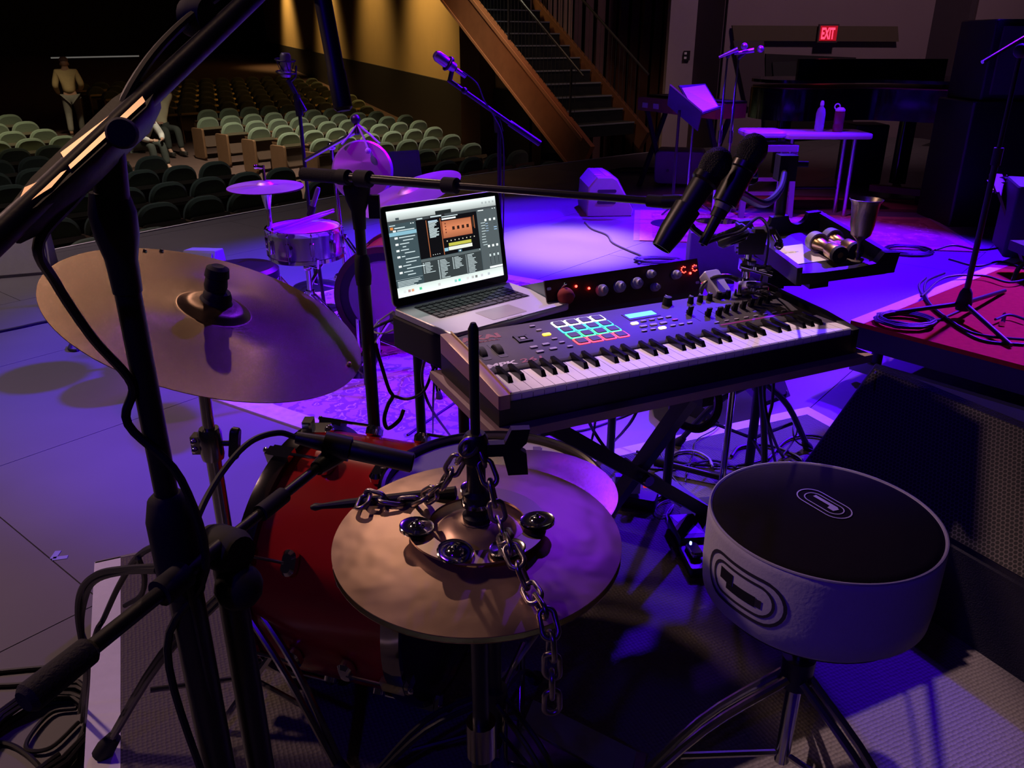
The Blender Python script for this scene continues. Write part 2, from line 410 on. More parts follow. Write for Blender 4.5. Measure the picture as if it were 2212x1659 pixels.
# slatted timber wall behind the stairs and the pale pier beside it
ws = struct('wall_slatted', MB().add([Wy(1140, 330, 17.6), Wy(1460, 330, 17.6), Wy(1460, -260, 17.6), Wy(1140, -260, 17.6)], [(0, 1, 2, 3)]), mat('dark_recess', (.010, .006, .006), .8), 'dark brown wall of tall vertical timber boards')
SLAT = mat('walnut_board', (.13, .062, .052), .55, 0, .25, 3)
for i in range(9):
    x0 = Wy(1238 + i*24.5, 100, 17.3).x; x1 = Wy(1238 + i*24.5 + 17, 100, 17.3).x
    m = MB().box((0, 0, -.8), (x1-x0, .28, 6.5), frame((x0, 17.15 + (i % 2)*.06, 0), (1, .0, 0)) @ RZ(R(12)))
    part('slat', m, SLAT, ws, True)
TSL = mat('tan_slat', (.40, .28, .15), .6)
for i in range(10):
    x0 = Wy(1128 + i*11, 60, 16.9).x
    m = MB().box((x0, 16.85, 1.45), (x0 + .075, 16.95, 6.5)); part('pale_slat', m, TSL, ws, True)
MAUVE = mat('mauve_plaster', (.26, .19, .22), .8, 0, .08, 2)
def wallquad(name, pts, y0, y1, m, label, thick=.25):
    """a wall between two pixel columns at two distances"""
    p0 = Wy(pts[0], 150, y0); p1 = Wy(pts[1], 150, y1)
    b = MB(); b.beam((p0.x, p0.y + thick/2, 2.9), (p1.x, p1.y + thick/2, 2.9), thick, 7.2)
    return struct(name, b, m, label)
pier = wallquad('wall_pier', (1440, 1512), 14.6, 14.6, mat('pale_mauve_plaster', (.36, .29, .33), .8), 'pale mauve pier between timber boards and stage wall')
p = Wy(1483, 120, 14.58); m = MB(); m.cbox((p.x, p.y-.02, p.z), (.10, .05, .15)); sw = part('switch_box', m, BLACKP, pier, True)
for dz in (.035, -.035):
    part('switch', MB().cbox((p.x-.03, p.y-.05, p.z+dz), (.04, .02, .035)), WHITE, sw, True)
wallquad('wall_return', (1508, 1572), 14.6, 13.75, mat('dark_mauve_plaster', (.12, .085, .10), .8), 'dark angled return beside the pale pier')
ww = wallquad('wall_stage', (1560, 2012), 13.75, 13.75, MAUVE, 'mauve rear wall of the stage under the exit sign')
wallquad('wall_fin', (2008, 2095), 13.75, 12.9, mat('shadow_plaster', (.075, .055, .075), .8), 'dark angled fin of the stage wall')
wallquad('wall_far', (2090, 2420), 12.9, 12.4, MAUVE, 'mauve stage wall at far right behind the tall speaker')
# soffit band, reveal and dark doorway set in that wall
def wq(name, pts, y, m, parent, d=.06):
    b = MB(); P = [Wy(x, yy, y) for x, yy in pts]; n = len(P)
    b.add([(p.x, y, p.z) for p in P] + [(p.x, y-d, p.z) for p in P], [tuple(range(n)), tuple(reversed(range(n, 2*n)))] + [(i, (i+1) % n, n+(i+1) % n, n+i) for i in range(n)])
    return part(name, b, m, parent, True)
wq('soffit_band', [(1580, 55), (1936, 57), (1938, 90), (1584, 88)], 13.7, mat('olive_band', (.11, .085, .055), .8), ww)
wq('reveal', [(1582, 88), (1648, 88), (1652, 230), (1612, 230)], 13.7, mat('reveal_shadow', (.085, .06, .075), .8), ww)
dr = wq('doorway', [(1652, 116), (1846, 124), (1838, 300), (1650, 300)], 13.68, mat('dark_doorway', (.012, .010, .012), .6), ww)
wq('door_glass', [(1668, 134), (1718, 132), (1724, 190), (1672, 190)], 13.6, mat('dim_glass', (.05, .05, .052), .2), dr, .02)
wq('door_glass', [(1762, 134), (1836, 136), (1832, 190), (1766, 190)], 13.6, mat('dim_glass', (.05, .05, .052), .2), dr, .02)

def exit_sign(px, py, y, h, label):
    p = Wy(px, py, y); w_ = h*1.05
    t = thing('exit_sign', label, 'exit sign', p)
    part('housing', MB().cbox((0, .02, 0), (w_*1.35, .05, h*1.2)), mat('sign_housing', (.10, .06, .07), .6), t)
    part('face', MB().cbox((0, -.012, 0), (w_*1.15, .012, h*.98)), mat('sign_face', (.12, .01, .02), .5, em=(1, .01, .03), ems=.35), t)
    M_ = frame((-w_*.50, -.022, -h*.36), (1, 0, 0), (0, 0, 1), (0, -1, 0))
    part('lettering', text_mesh('EXIT', h*.92, M_ @ Matrix.Diagonal((.50, 1.12, 1, 1)), .006, ext=.002), mat('sign_letters', (.8, .05, .1), .5, em=(1, .04, .10), ems=2.2), t)
exit_sign(1789, 72, 13.55, .215, 'red lit exit sign on the mauve stage wall')
exit_sign(404, 3, 31, .26, 'distant red exit sign high in the black auditorium')

# ================================================================== AUDITORIUM SEATS
FAB = mat('green_upholstery', (.115, .150, .095), .95, 0, .15, 30, .2, 180, sheen=.3)
SEATW = mat('seat_wood', (.15, .075, .038), .45, 0, .25, 5); SEATM = mat('seat_metal', (.33, .28, .18), .35, .8)
SEATU = mat('seat_pan_shell', (.085, .05, .035), .5); ARMW = mat('arm_tip', (.75, .72, .66), .4)
def make_seat(end):
    t = thing('theatre_seat', 'theatre seat', 'theatre seat')
    # faces -y; backrest leans back
    M_ = T(0, .02, .60) @ RX(R(90+12)) ; e = []
    for i in range(28):
        a = 2*PI*i/28; c_, s_ = math.cos(a), math.sin(a)
        e.append((.245*math.copysign(abs(c_)**.72, c_), .235*math.copysign(abs(s_)**.80, s_)))
    m = MB(); m.prism(e, .055, M_, -.035, .028); part('backrest', m, FAB, t)
    part('seat_pan', MB().prism(rrect(.44, .40, .07), .05, T(0, -.06, .42) @ RX(R(72)), -.03, .012), SEATU, t)
    part('pan_lip', MB().prism(rrect(.44, .05, .02), .055, T(0, -.115, .605) @ RX(R(72)), -.035), SEATM, t)
    sx = -.262
    part('standard', MB().prism([(-.23, .0), (.12, .0), (.12, .56), (.06, .60), (-.20, .56)], .014, T(sx, 0, 0) @ Matrix(((0,0,1,0),(1,0,0,0),(0,1,0,0),(0,0,0,1))), -.014), SEATW, t)
    ar = part('armrest', MB().prism(rrect(.05, .30, .02), .03, T(sx, -.07, .58), 0, .006), SEATW, t)
    part('arm_tip', MB().cbox((sx, -.20, .598), (.035, .03, .012)), ARMW, ar)
    if end:
        part('aisle_panel', MB().prism(rrect(.42, .60, .04), .03, T(sx-.02, -.05, .33) @ RZ(R(90)) @ RX(R(90)), -.02, .006), SEATW, t)
    return t
seat_n, seat_e = make_seat(False), make_seat(True)
usedN, usedE = [False], [False]
def put_seat(p, yaw, end, label, group):
    M_ = T(*onh(p)) @ RZ(yaw)
    pr, fl_ = (seat_e, usedE) if end else (seat_n, usedN)
    if not fl_[0]:
        fl_[0] = True; pr.matrix_world = M_; WM[pr] = M_; pr['label'] = label; pr['group'] = group
    else: dup(pr, M_, label, group)
A0 = Vector((-3.47, 14.17, 0)); AV = az(-43)*1.13; U = az(41)
RB0, RBD = Vector((-.35, 14.3, 0)), az(-24)
face = math.atan2(U.y, U.x)              # seat x axis along the row, so that -y faces the stage
def inframe(p):
    q = pix(onh(p) + Vector((0, 0, .8))); return -50 < q[0] < 1330 and -10 < q[1] < 640
nseat = 0; rown = 0
for r in range(-4, 12):
    j = 0; got = False
    while j < 26:
        p = A0 + AV*r + U*(.30 + j*.53); rel = p - RB0
        if RBD.x*rel.y - RBD.y*rel.x < 0: break
        if inframe(p) and not (r == 5 and j == 0):
            if not got: got = True; rown += 1
            put_seat(p, face + random.uniform(-.02, .02), j == 0, '%s seat from the aisle, %s row of the block under the tan wall' % (ORD[j], ORD[r+4]), 'green theatre seats under the tan wall'); nseat += 1
        j += 1
for r in range(-4, 11):
    if r in (7, 8): continue
    for j in range(22):
        p = A0 + AV*r - U*(1.35 + ({-4: 0., -3: 0., -2: .9, -1: 1.7, 0: 2.6}.get(r, 3.) + j)*.53)
        if not inframe(p): continue
        if r < -3 and p.x > -3.1: continue
        put_seat(p, face + random.uniform(-.02, .02), False, '%s seat left of the aisle, %s row from the stage in the near block' % (ORD[j], ORD[r+4]), 'theatre seats left of the aisle'); nseat += 1
print('SEATS', nseat)
# ================================================================== DRUM RISER AND THE NEAR KIT
RZT = .16                                   # riser top
RL, RD_ = Vector((-1.118, 1.814, 0)), Vector((.914, .406, 0))
RM = frame(RL, RD_)
rs = thing('drum_riser', 'low drum riser with grey-brown textured mat and white taped edges', 'platform', RM)
MATM = mat('riser_mat', (.105, .090, .080), .8, 0, .15, 6); N, Lk, b = nodes_of(MATM)
vo = N.new('ShaderNodeTexVoronoi'); vo.inputs['Scale'].default_value = 115; vo.inputs['Randomness'].default_value = .25
tc = N.new('ShaderNodeTexCoord'); Lk.new(tc.outputs['Object'], vo.inputs['Vector'])
bp = N.new('ShaderNodeBump'); bp.inputs['Strength'].default_value = .9; bp.inputs['Distance'].default_value = .004
Lk.new(vo.outputs['Distance'], bp.inputs['Height']); Lk.new(bp.outputs['Normal'], b.inputs['Normal'])
part('deck', MB().box((0, -2.44, .0), (2.46, 0, RZT)), MATM, rs)
part('edge_tape', MB().box((1.30, -.05, RZT), (2.462, .001, RZT+.001)), WTAPE, rs)
part('edge_tape', MB().box((-.002, -2.44, RZT), (.062, .0, RZT+.001)), WTAPE, rs)
part('edge_tape', MB().box((2.41, -2.44, RZT), (2.462, -.05, RZT+.001)), WTAPE, rs)
part('edge_trim', MB().box((0, -.006, RZT-.02), (1.30, .004, RZT+.001)), mat('thin_metal_trim', (.4, .38, .36), .4, .6), rs)

def tripod(t, x, y, z0, hub, rad, angs, m=DCHROME, r=.008, foot=.016, brace=True, low=None):
    """splayed double-braced legs from a sliding collar, each leg its own part"""
    low = z0 + .10 if low is None else low
    part('leg_collar', MB().lathe([(0, -.02), (.022, -.02), (.024, 0), (.022, .02), (0, .02)], 14, T(x, y, hub)), m, t, True)
    for a in angs:
        d = az(a); f = Vector((x, y, z0 + foot*.8)) + d*rad; top = Vector((x, y, hub)) + d*.02
        side = Vector((-d.y, d.x, 0))*.011; b = MB()
        for s_ in ((-1, 1) if brace else (0,)): b.tube(spl([top + side*s_, top.lerp(f, .5) + Vector((0, 0, .035)) + side*s_, f + side*s_*.4], 4), r*.75 if brace else r, 8)
        lg = part('leg', b, m, t, True)
        part('strut', MB().tube([Vector((x, y, low)) + d*.015, top.lerp(f, .62)], r*.6, 6), m, lg, True)
        part('rubber_foot', MB().lathe([(0, -foot), (foot*.9, -foot), (foot, 0), (foot*.7, foot*1.6), (0, foot*1.8)], 12, axis(f, top - f)), RUBBER, lg, True)
def wing(t, p, d, m=CHROME, s=1., name='wing_nut', w=True):
    """a wing screw pointing along d"""
    d = Vector(d).normalized(); M_ = axis(p, d)
    b = MB().lathe([(0, 0), (.005*s, 0), (.005*s, .022*s), (0, .022*s)], 10, M_)
    b.prism(rrect(.04*s, .018*s, .008*s), .004*s, M_ @ T(0, 0, .022*s) @ RX(PI/2), -.004*s, .001)
    return part(name, b, m, t, w)
def cym_prof(R_, h, bell, bh, th=.0012):
    p = [(0, h+bh), (bell*.3, h+bh*.97), (bell*.6, h+bh*.80), (bell*.85, h+bh*.42), (bell, h+bh*.08), (bell*1.08, h*.98)]
    for k in (.35, .55, .75, .9, 1.): p.append((bell*1.08 + (R_-bell*1.08)*k, h*(1-k**1.5)))
    q = [(r, z-th) for r, z in reversed(p)]; return p + q
def cymbal(name, label, M, R_, h, bell, bh, m, group=None, rivets=()):
    t = thing(name, label, 'cymbal', M, group)
    part('bow', MB().lathe(cym_prof(R_, h, bell, bh), 96), m, t, ang=1.2)
    for a in rivets:
        part('rivet', MB().ball((R_*.93*math.cos(a), R_*.93*math.sin(a), .004), .0042, 8, 5), BRASSM, t)
    return t

# ---- big ride cymbal on its straight stand
CC = Vector((-.498, 1.282, 1.026)); CN = Vector((.395, -.043, 1)).normalized()
big = cymbal('ride_cymbal', 'large tilted bronze ride cymbal with black felt nut at left', axis(CC, CN, (0, 1, 0)), .254, .016, .058, .017, CYM, rivets=[R(k) for k in (0,)])
for px in (275, 312, 348):
    r_ = ray(px, 546); t_ = (CC - EYE).dot(CN)/r_.dot(CN); p = EYE + r_*t_
    part('rivet', MB().ball(p + CN*.003, .0042, 8, 5), CHROME, big, True)
PX, PY = -.535, 1.285
cs = thing('cymbal_stand', 'chrome straight cymbal stand holding the large ride cymbal', 'cymbal stand', (PX, PY, RZT))
TOP = CC - CN*.035
part('tilter', MB().lathe([(0, -.022), (.024, -.022), (.027, -.008), (.027, .008), (.024, .022), (0, .022)], 20, axis(TOP - Vector((.028, 0, .04)), (0, 1, .1))).bar(TOP - Vector((.03, 0, .04)), CC - CN*.004, .006), DCHROME, cs, True)
part('cymbal_rod', MB().bar(CC - CN*.02, CC + CN*.05, .004), CHROME, cs, True)
part('felt', MB().lathe([(0, .024), (.021, .024), (.023, .032), (.023, .042), (.019, .050), (0, .050)], 20, axis(CC, CN)), RUBBER, cs, True)
part('quick_nut', MB().lathe([(0, .050), (.017, .050), (.019, .058), (.017, .072), (.020, .074), (.018, .088), (.010, .092), (0, .090)], 14, axis(CC, CN + Vector((-.12, 0, 0)))), RUBBER, cs, True)
part('felt_base', MB().lathe([(0, .030), (.030, .026), (.020, .040), (0, .044)], 20, axis(CC, CN)), RUBBER, cs, True)
part('upper_tube', MB().bar((PX, PY, .80), (PX+.005, PY, .975), .0105), DCHROME, cs, True)
part('middle_tube', MB().bar((PX, PY, .46), (PX, PY, .80), .0135), DCHROME, cs, True)
part('lower_tube', MB().bar((PX, PY, .22), (PX, PY, .50), .0165), DCHROME, cs, True)
for z_ in (.79, .47):
    cl = part('clamp', MB().lathe([(0, -.03), (.019, -.03), (.021, -.02), (.021, .02), (.017, .03), (0, .03)], 16, T(PX, PY, z_)).cbox((PX-.024, PY, z_), (.016, .022, .034)), DCHROME, cs, True)
    part('wing_nut', MB().bar((PX+.02, PY, z_), (PX+.036, PY, z_), .005).prism(rrect(.020, .062, .009), .008, T(PX+.042, PY, z_) @ RY(PI/2) @ RZ(PI/2) @ RX(R(10)), -.008, .003), BLACKP, cl, True)
    part('hinge_screw', MB().ball((PX-.026, PY-.012, z_+.008), .006, 8, 6).ball((PX-.026, PY-.012, z_-.008), .006, 8, 6), CHROME, cl, True)
tripod(cs, PX, PY, RZT, .47, .28, (-112, 8, 128), DCHROME, .009, .019)

# ---- hi-hat with jingle ring and chain
HX, HY = -.043, .852
hh = thing('hi_hat_stand', 'black hi-hat stand with pedal under the bronze hats', 'hi-hat stand', (HX, HY, RZT))
part('pull_rod', MB().tube([(HX, HY, .5), (HX, HY, 1.155), (HX, HY, 1.162)], [.0042, .0062, .003], 10), BLACKM, hh, True)
part('upper_tube', MB().bar((HX, HY, .50), (HX, HY, .845), .0115), BLACKM, hh, True)
part('lower_tube', MB().bar((HX, HY, .18), (HX, HY, .55), .0145), BLACKM, hh, True)
part('tube_clamp', MB().lathe([(0, -.03), (.021, -.03), (.021, .03), (0, .03)], 14, T(HX, HY, .55)), DCHROME, hh, True)
part('seat_cup', MB().lathe([(0, 0), (.020, 0), (.028, .012), (.02, .018), (0, .018)], 16, T(HX, HY, .835)), BLACKP, hh, True)
ck = part('clutch', MB().lathe([(0, .905), (.017, .905), (.018, .915), (.013, .918), (.013, .930), (.017, .932), (.017, .945), (.0115, .950), (.0115, .985), (.015, .99), (.015, 1.02), (.011, 1.026), (0, 1.026)], 18, T(HX, HY, 0)), BLACKM, hh, True)
part('clutch_felt', MB().lathe([(0, .896), (.021, .896), (.021, .908), (0, .908)], 18, T(HX, HY, 0)), RUBBER, ck, True)
part('lock_nut', MB().lathe([(0, .930), (.019, .930), (.019, .936), (0, .936)], 12, T(HX, HY, 0)), CHROME, ck, True)
fl_ = MB(); M_ = frame((HX+.012, HY, 1.005), (1, .1, .0), (0, 0, 1), (0, -1, 0))
fl_.prism([(0, -.008), (.020, -.008), (.026, -.034), (.050, -.034), (.048, -.006), (.040, 0), (.048, .008), (.052, .026), (.030, .026), (.022, .008), (0, .008)], .006, M_, -.006)
part('wing_screw', fl_, BLACKM, ck, True)
tripod(hh, HX, HY, RZT, .36, .24, (60, 200, -60), BLACKM, .008)
pdv = az(168); pb = Vector((HX, HY, .175)) + pdv*.02
M_ = frame(pb, Vector((-pdv.y, pdv.x, 0)), None, (0, 0, 1))
part('base_frame', MB().box((-.055, -.30, -.012), (.055, .02, -.002), frame((HX+.05, HY+.03, .178), az(58), None)), DCHROME, hh, True)
ft = MB(); fm = frame((HX+.075, HY-.01, .255), az(50)) @ RX(R(0)) @ RY(R(0))
fm = frame((HX+.03, HY+.03, .25), az(152)) @ RY(R(14))
ft.prism([(0, -.035), (.20, -.046), (.20, .046), (0, .035)], .006, fm, -.004)
fp = part('footboard', ft, mat('pedal_metal', (.30, .30, .32), .35, .7), hh, True)
for k in range(4):
    part('tread_mark', MB().prism(rrect(.026, .022, .004), .0075, fm @ T(.04 + k*.042, 0, 0), .006), RUBBER, fp, True)
part('heel_plate', MB().prism([(.20, -.046), (.27, -.046), (.27, .046), (.20, .046)], .006, fm @ T(0, 0, -.002) @ RY(R(-6)), -.004), mat('pedal_metal', (.3, .3, .32)), hh, True)

hb = thing('bottom_hi_hat_cymbal', 'lower hi-hat cymbal upside down just beneath the upper hat', 'cymbal', T(HX, HY, .868) @ RX(PI), None)
part('bow', MB().lathe(cym_prof(.178, .012, .044, .014), 80), CYM, hb, ang=1.2)
ht = cymbal('top_hi_hat_cymbal', 'upper bronze hi-hat cymbal carrying a jingle ring and chain', T(HX, HY, .882) @ RX(R(1.8)), .178, .012, .046, .016, CYMH)
part('brand_print', text_mesh('A', .022, frame((-.062, .095, .0075), (.95, -.25, 0)), .0006, ext=.0002), mat('faded_cymbal_print', (.22, .13, .09), .5, .6), ht)
part('brand_print', text_mesh('TH', .024, frame((-.055, .072, .0085), (.95, -.25, 0)), .0006, ext=.0002), mat('faded_cymbal_print', (.22, .13, .09)), ht)

JZ = .902
jr = thing('jingle_ring', 'flat metal ring with five jingle pairs lying on the hi-hat', 'percussion ring', (HX, HY, JZ))
rg = MB(); rg.lathe([(.060, -.0015), (.086, -.0015), (.086, .0015), (.060, .0015), (.060, -.0015)], 64)
part('ring', rg, mat('ring_metal', (.46, .36, .30), .3, 1.), jr)
prof = [(0, .0050), (.004, .0048), (.008, .0034), (.010, .0010), (.017, .0004), (.0205, .0012), (.0215, .0004), (.017, -.0004), (0, -.0004)]
for px, py in ((915, 1128), (966, 1210), (1120, 1200), (1150, 1116), (1030, 1082)):
    w_ = Wz(px, py, JZ + .012); d = Vector((w_.x - HX, w_.y - HY, 0)); d = d.normalized()*.074
    j = part('jingle', MB().lathe(prof, 28, T(d.x, d.y, .0075) @ RX(R(random.uniform(-7, 7))) @ RY(R(random.uniform(-7, 7)))), CHROME, jr)
    part('lower_jingle', MB().lathe([(r, -z) for r, z in prof], 28, T(d.x, d.y, .0058)), CHROME, j)
    part('jingle_pin', MB().bar((d.x, d.y, -.002), (d.x, d.y, .017), .0016, n=8), BLACKM, j)

lk = MB(); pts = []
for i in range(20):
    a = 2*PI*i/20; pts.append((.0085*math.cos(a), .0085*math.sin(a) + math.copysign(.0075, math.sin(a)), 0))
lk.tube(pts, .0031, 8, True); LINK = lk.mesh('link', STEEL, 1.)
def chain(label, P, spacing=.0245):
    P = spl(P, 10); t = thing('chain', label, 'chain', P[0]); inv = WM[t].inverted()
    acc = 0.; nxt = 0.; k = 0
    for a, b_ in zip(P, P[1:]):
        L = (b_-a).length
        while nxt <= acc + L:
            p = a.lerp(b_, (nxt-acc)/max(L, 1e-6)); d = (b_-a).normalized()
            ref = Vector((0, -.3, 1)) if abs(d.z) < .8 else Vector((.3, -1, 0))
            x = d.cross(ref).normalized(); M_ = frame(p, x, d); M_ = M_ @ RY(R(18 if k % 2 else 98) + random.uniform(-.25, .25))
            inst('link', LINK, t, inv @ M_); k += 1; nxt += spacing
        acc += L
    return t
S_ = lambda px, py, z=.897: Wz(px, py, z)
chain('heavy steel chain draped from the hi-hat rod toward the drum at left', [Wy(1000, 978, HY-.004), Wy(985, 1000, HY+.002), Wy(960, 1040, HY+.01), Wy(930, 1068, HY+.03), S_(890, 1086), S_(840, 1082), S_(795, 1072), S_(782, 1090)])
e_ = S_(1183, 1338, .892)
chain('heavy steel chain crossing the jingle ring and hanging off the hat rim', [Wy(1036, 980, HY-.005), Wy(1056, 1030, HY-.02), Wy(1070, 1088, HY-.03), S_(1083, 1140, .915), S_(1100, 1180, .925), S_(1117, 1215, .920), S_(1138, 1262, .897), S_(1163, 1303, .895), e_, e_ + Vector((.004, -.012, -.03)), e_ + Vector((.006, -.014, -.11))])
part('hook', MB().torus(.010, .003, frame(Wy(1012, 966, HY-.012), (1, 0, .2), (0, .3, 1))), STEEL, bpy.data.objects['chain'], True)
s0, s1 = Wz(672, 1096, .875), Wz(800, 1082, .89)
sd = (s1-s0).normalized()
solo('drumstick', MB().tube([s0, s0 + sd*.006, s0 + sd*.016, s0 + sd*.05, s0 + sd*.20], [.003, .0055, .004, .0062, .0074], 10), mat('black_stick_wood', (.020, .014, .012), .5), 'dark drumstick poking out left from under the chain', 'drumstick', s0)

# ---- snare drum under the hats
SX, SY, SZ = -.031, 1.147, .784
def lugs(t, x, y, z0, z1, rad, n, m, a0=0.):
    for k in range(n):
        a = a0 + 2*PI*k/n; c_, s_ = math.cos(a), math.sin(a); p = Vector((x + rad*c_, y + rad*s_, (z0+z1)/2))
        M_ = frame(p, (c_, s_, 0)); h = (z1-z0)
        l = part('lug', MB().prism(rrect(.020, h*.56, .009), .012, frame(p, (-s_, c_, 0), (0, 0, 1)), -.002, .003), m, t, True)
        q = Vector((x + (rad+.010)*c_, y + (rad+.010)*s_, 0))
        part('tension_rod', MB().bar(q + Vector((0, 0, z0-.004)), q + Vector((0, 0, z1+.006)), .0026, n=8).ball(q + Vector((0, 0, z1+.006)), .0042, 8, 5), CHROME, l, True)
def drum(name, label, x, y, z, R_, dep, shell, hoop, head, n=8, a0=.2, ring=.012):
    t = thing(name, label, 'drum', (x, y, z - dep))
    part('shell', MB().lathe([(R_-.010, -dep+.006), (R_-.002, -dep+.006), (R_-.002, -.006), (R_-.010, -.006), (R_-.010, -dep+.006)], 64, T(x, y, z)), shell, t, True)
    hp_ = part('batter_hoop', MB().lathe([(R_-.006, -.016), (R_+.004, -.016), (R_+.005, .004), (R_+.007, .008), (R_+.001, .010), (R_-.004, .008), (R_-.006, -.016)], 72, T(x, y, z)), hoop, t, True)
    part('snare_side_hoop', MB().lathe([(R_-.006, -dep), (R_+.005, -dep), (R_+.005, -dep+.018), (R_-.006, -dep+.018), (R_-.006, -dep)], 72, T(x, y, z)), hoop, t, True)
    part('batter_head', MB().lathe([(0, -.001), (R_*.8, -.001), (R_-.012, -.001), (R_-.005, -.007), (R_-.005, -.010), (0, -.010)], 64, T(x, y, z)), head, t, True)
    part('bottom_head', MB().lathe([(0, -dep+.012), (R_-.004, -dep+.012), (R_-.004, -dep+.009), (0, -dep+.009)], 48, T(x, y, z)), mat('clear_head', (.5, .5, .5), .4), t, True)
    lugs(t, x, y, z-dep+.012, z-.012, R_, n, CHROME, a0); return t
HEAD = mat('coated_drum_head', (.78, .74, .70), .55, 0, .06, 12, .1, 220)
sn = drum('snare_drum', 'snare drum with white coated head tucked behind the hi-hat', SX, SY, SZ, .178, .14, mat('dark_maple', (.10, .045, .03), .25), mat('dark_hoop', (.10, .09, .09), .25, .9), HEAD, 8, .35)
part('head_dot', MB().cbox((SX+.075, SY+.125, SZ+.0005), (.014, .020, .001)), mat('grey_gel', (.30, .25, .30), .3), sn, True)
cymbal('splash_cymbal', 'small bronze splash cymbal resting on the white snare head', T(.030, 1.105, SZ+.0135) @ RX(R(1)), .136, .010, .034, .010, CYM2)
ss = thing('snare_stand', 'black snare stand beneath the white-headed snare', 'drum stand', (SX, SY, RZT))
part('post', MB().bar((SX, SY, .22), (SX, SY, .62), .012), BLACKM, ss, True)
for a in (30, 150, 270):
    d = az(a); part('basket_arm', MB().tube([Vector((SX, SY, .585)) + d*.02, Vector((SX, SY, .615)) + d*.18, Vector((SX, SY, .66)) + d*.193], .006, 8), BLACKM, ss, True)
tripod(ss, SX, SY, RZT, .34, .24, (20, 140, 260), BLACKM, .007)

# ---- red kick drum lying toward the left
KD = Vector((-.951, .309, 0)); KF = Vector((-.453, 1.507, .43)); KL = .35
ki = thing('kick_drum', 'glossy red kick drum with dark chrome hoops', 'drum', (KF.x + .16, KF.y - .05, RZT))
KM = axis(KF, -KD)                       # z runs from the front hoop to the batter side
RED = mat('red_lacquer', (.42, .014, .012), .20, 0, .30, 5, spec=.35)
part('shell', MB().lathe([(.246, .02), (.254, .02), (.254, KL-.02), (.246, KL-.02), (.246, .02)], 96, KM), RED, ki, True)
HOOPM = mat('dark_chrome_hoop', (.30, .28, .30), .12, 1.)
for z_ in (0., KL-.036):
    part('hoop', MB().lathe([(.256, z_), (.268, z_), (.270, z_+.018), (.268, z_+.036), (.256, z_+.036), (.256, z_)], 96, KM), HOOPM, ki, True)
part('front_head', MB().lathe([(0, .010), (.256, .010), (.256, .014), (0, .014)], 64, KM), mat('black_head', (.015, .014, .015), .3), ki, True)
part('batter_head', MB().lathe([(0, KL-.014), (.256, KL-.014), (.256, KL-.01), (0, KL-.01)], 64, KM), mat('black_head', (.015, .014, .015)), ki, True)
up_a = None
for k in range(8):
    a = 2*PI*(k+.35)/8; c_, s_ = math.cos(a), math.sin(a)
    for z_, sg in ((.018, 1), (KL-.018, -1)):
        M_ = KM @ RZ(a)
        cw = part('claw', MB().cbox((.272, 0, z_), (.014, .030, .046), M_).cbox((.262, 0, z_-.028*sg), (.030, .024, .008), M_), CHROME, ki, True)
        part('key_rod', MB().bar(M_ @ Vector((.275, 0, z_-.034*sg)), M_ @ Vector((.275, 0, z_+.095*sg)), .0035, n=8).ball(M_ @ Vector((.275, 0, z_-.036*sg)), .006, 8, 5), CHROME, cw, True)
        part('lug', MB().prism(rrect(.030, .05, .014), .024, M_ @ T(.253, 0, z_+.10*sg) @ RY(PI/2), -.002, .007), CHROME, ki, True)
for s_ in (-1, 1):
    b0 = KM @ Vector((0, 0, .05)); side = Vector((KD.y, -KD.x, 0))*s_
    p0 = b0 + side*.235 + Vector((0, 0, -.10)); p1 = b0 + side*.30 + KD*.10; p1.z = RZT + .012
    sp = part('spur', MB().tube([p0, p1], .008, 8), CHROME, ki, True); part('spur_tip', MB().ball(p1, .012, 8, 6), RUBBER, sp, True)
tm = KM @ Vector((0, 0, .17)); tm.z = .684
for dx, sc in ((0, 1.), (.035, .8)):
    c_ = KF + Vector((.02, -.01, .262)) + Vector((dx, 0, 0))
part('hoop_mount', MB().cbox((KF.x+.045, KF.y+.01, .700), (.055, .045, .016)).cbox((KF.x+.03, KF.y+.01, .715), (.02, .03, .022)).ball((KF.x+.075, KF.y, .708), .010, 10, 6), CHROME, ki, True)

# ---- kick pedal barely seen under the hats
kp = Vector((.02, 1.20, RZT)); pd = thing('kick_pedal', 'chrome kick drum pedal in the shadow below the hi-hat', 'drum pedal', kp)
M_ = frame(kp, (.951, -.309, 0))
part('base_plate', MB().box((-.06, -.05, 0), (.24, .05, .008), M_), DCHROME, pd, True)
part('footboard', MB().prism([(0, -.035), (.22, -.04), (.22, .04), (0, .035)], .006, M_ @ T(.01, 0, .085) @ RY(R(19))), mat('pedal_metal', (.3, .3, .32)), pd, True)
for s_ in (-.055, .055): part('post', MB().bar(M_ @ Vector((-.02, s_, 0)), M_ @ Vector((-.02, s_, .19)), .008), CHROME, pd, True)
part('axle', MB().bar(M_ @ Vector((-.02, -.07, .19)), M_ @ Vector((-.02, .07, .19)), .007), CHROME, pd, True)
part('beater', MB().bar(M_ @ Vector((-.02, 0, .19)), M_ @ Vector((.05, 0, .33)), .004).ball(M_ @ Vector((.05, 0, .34)), .024, 12, 8), mat('felt_beater', (.5, .48, .44), .9), pd, True)

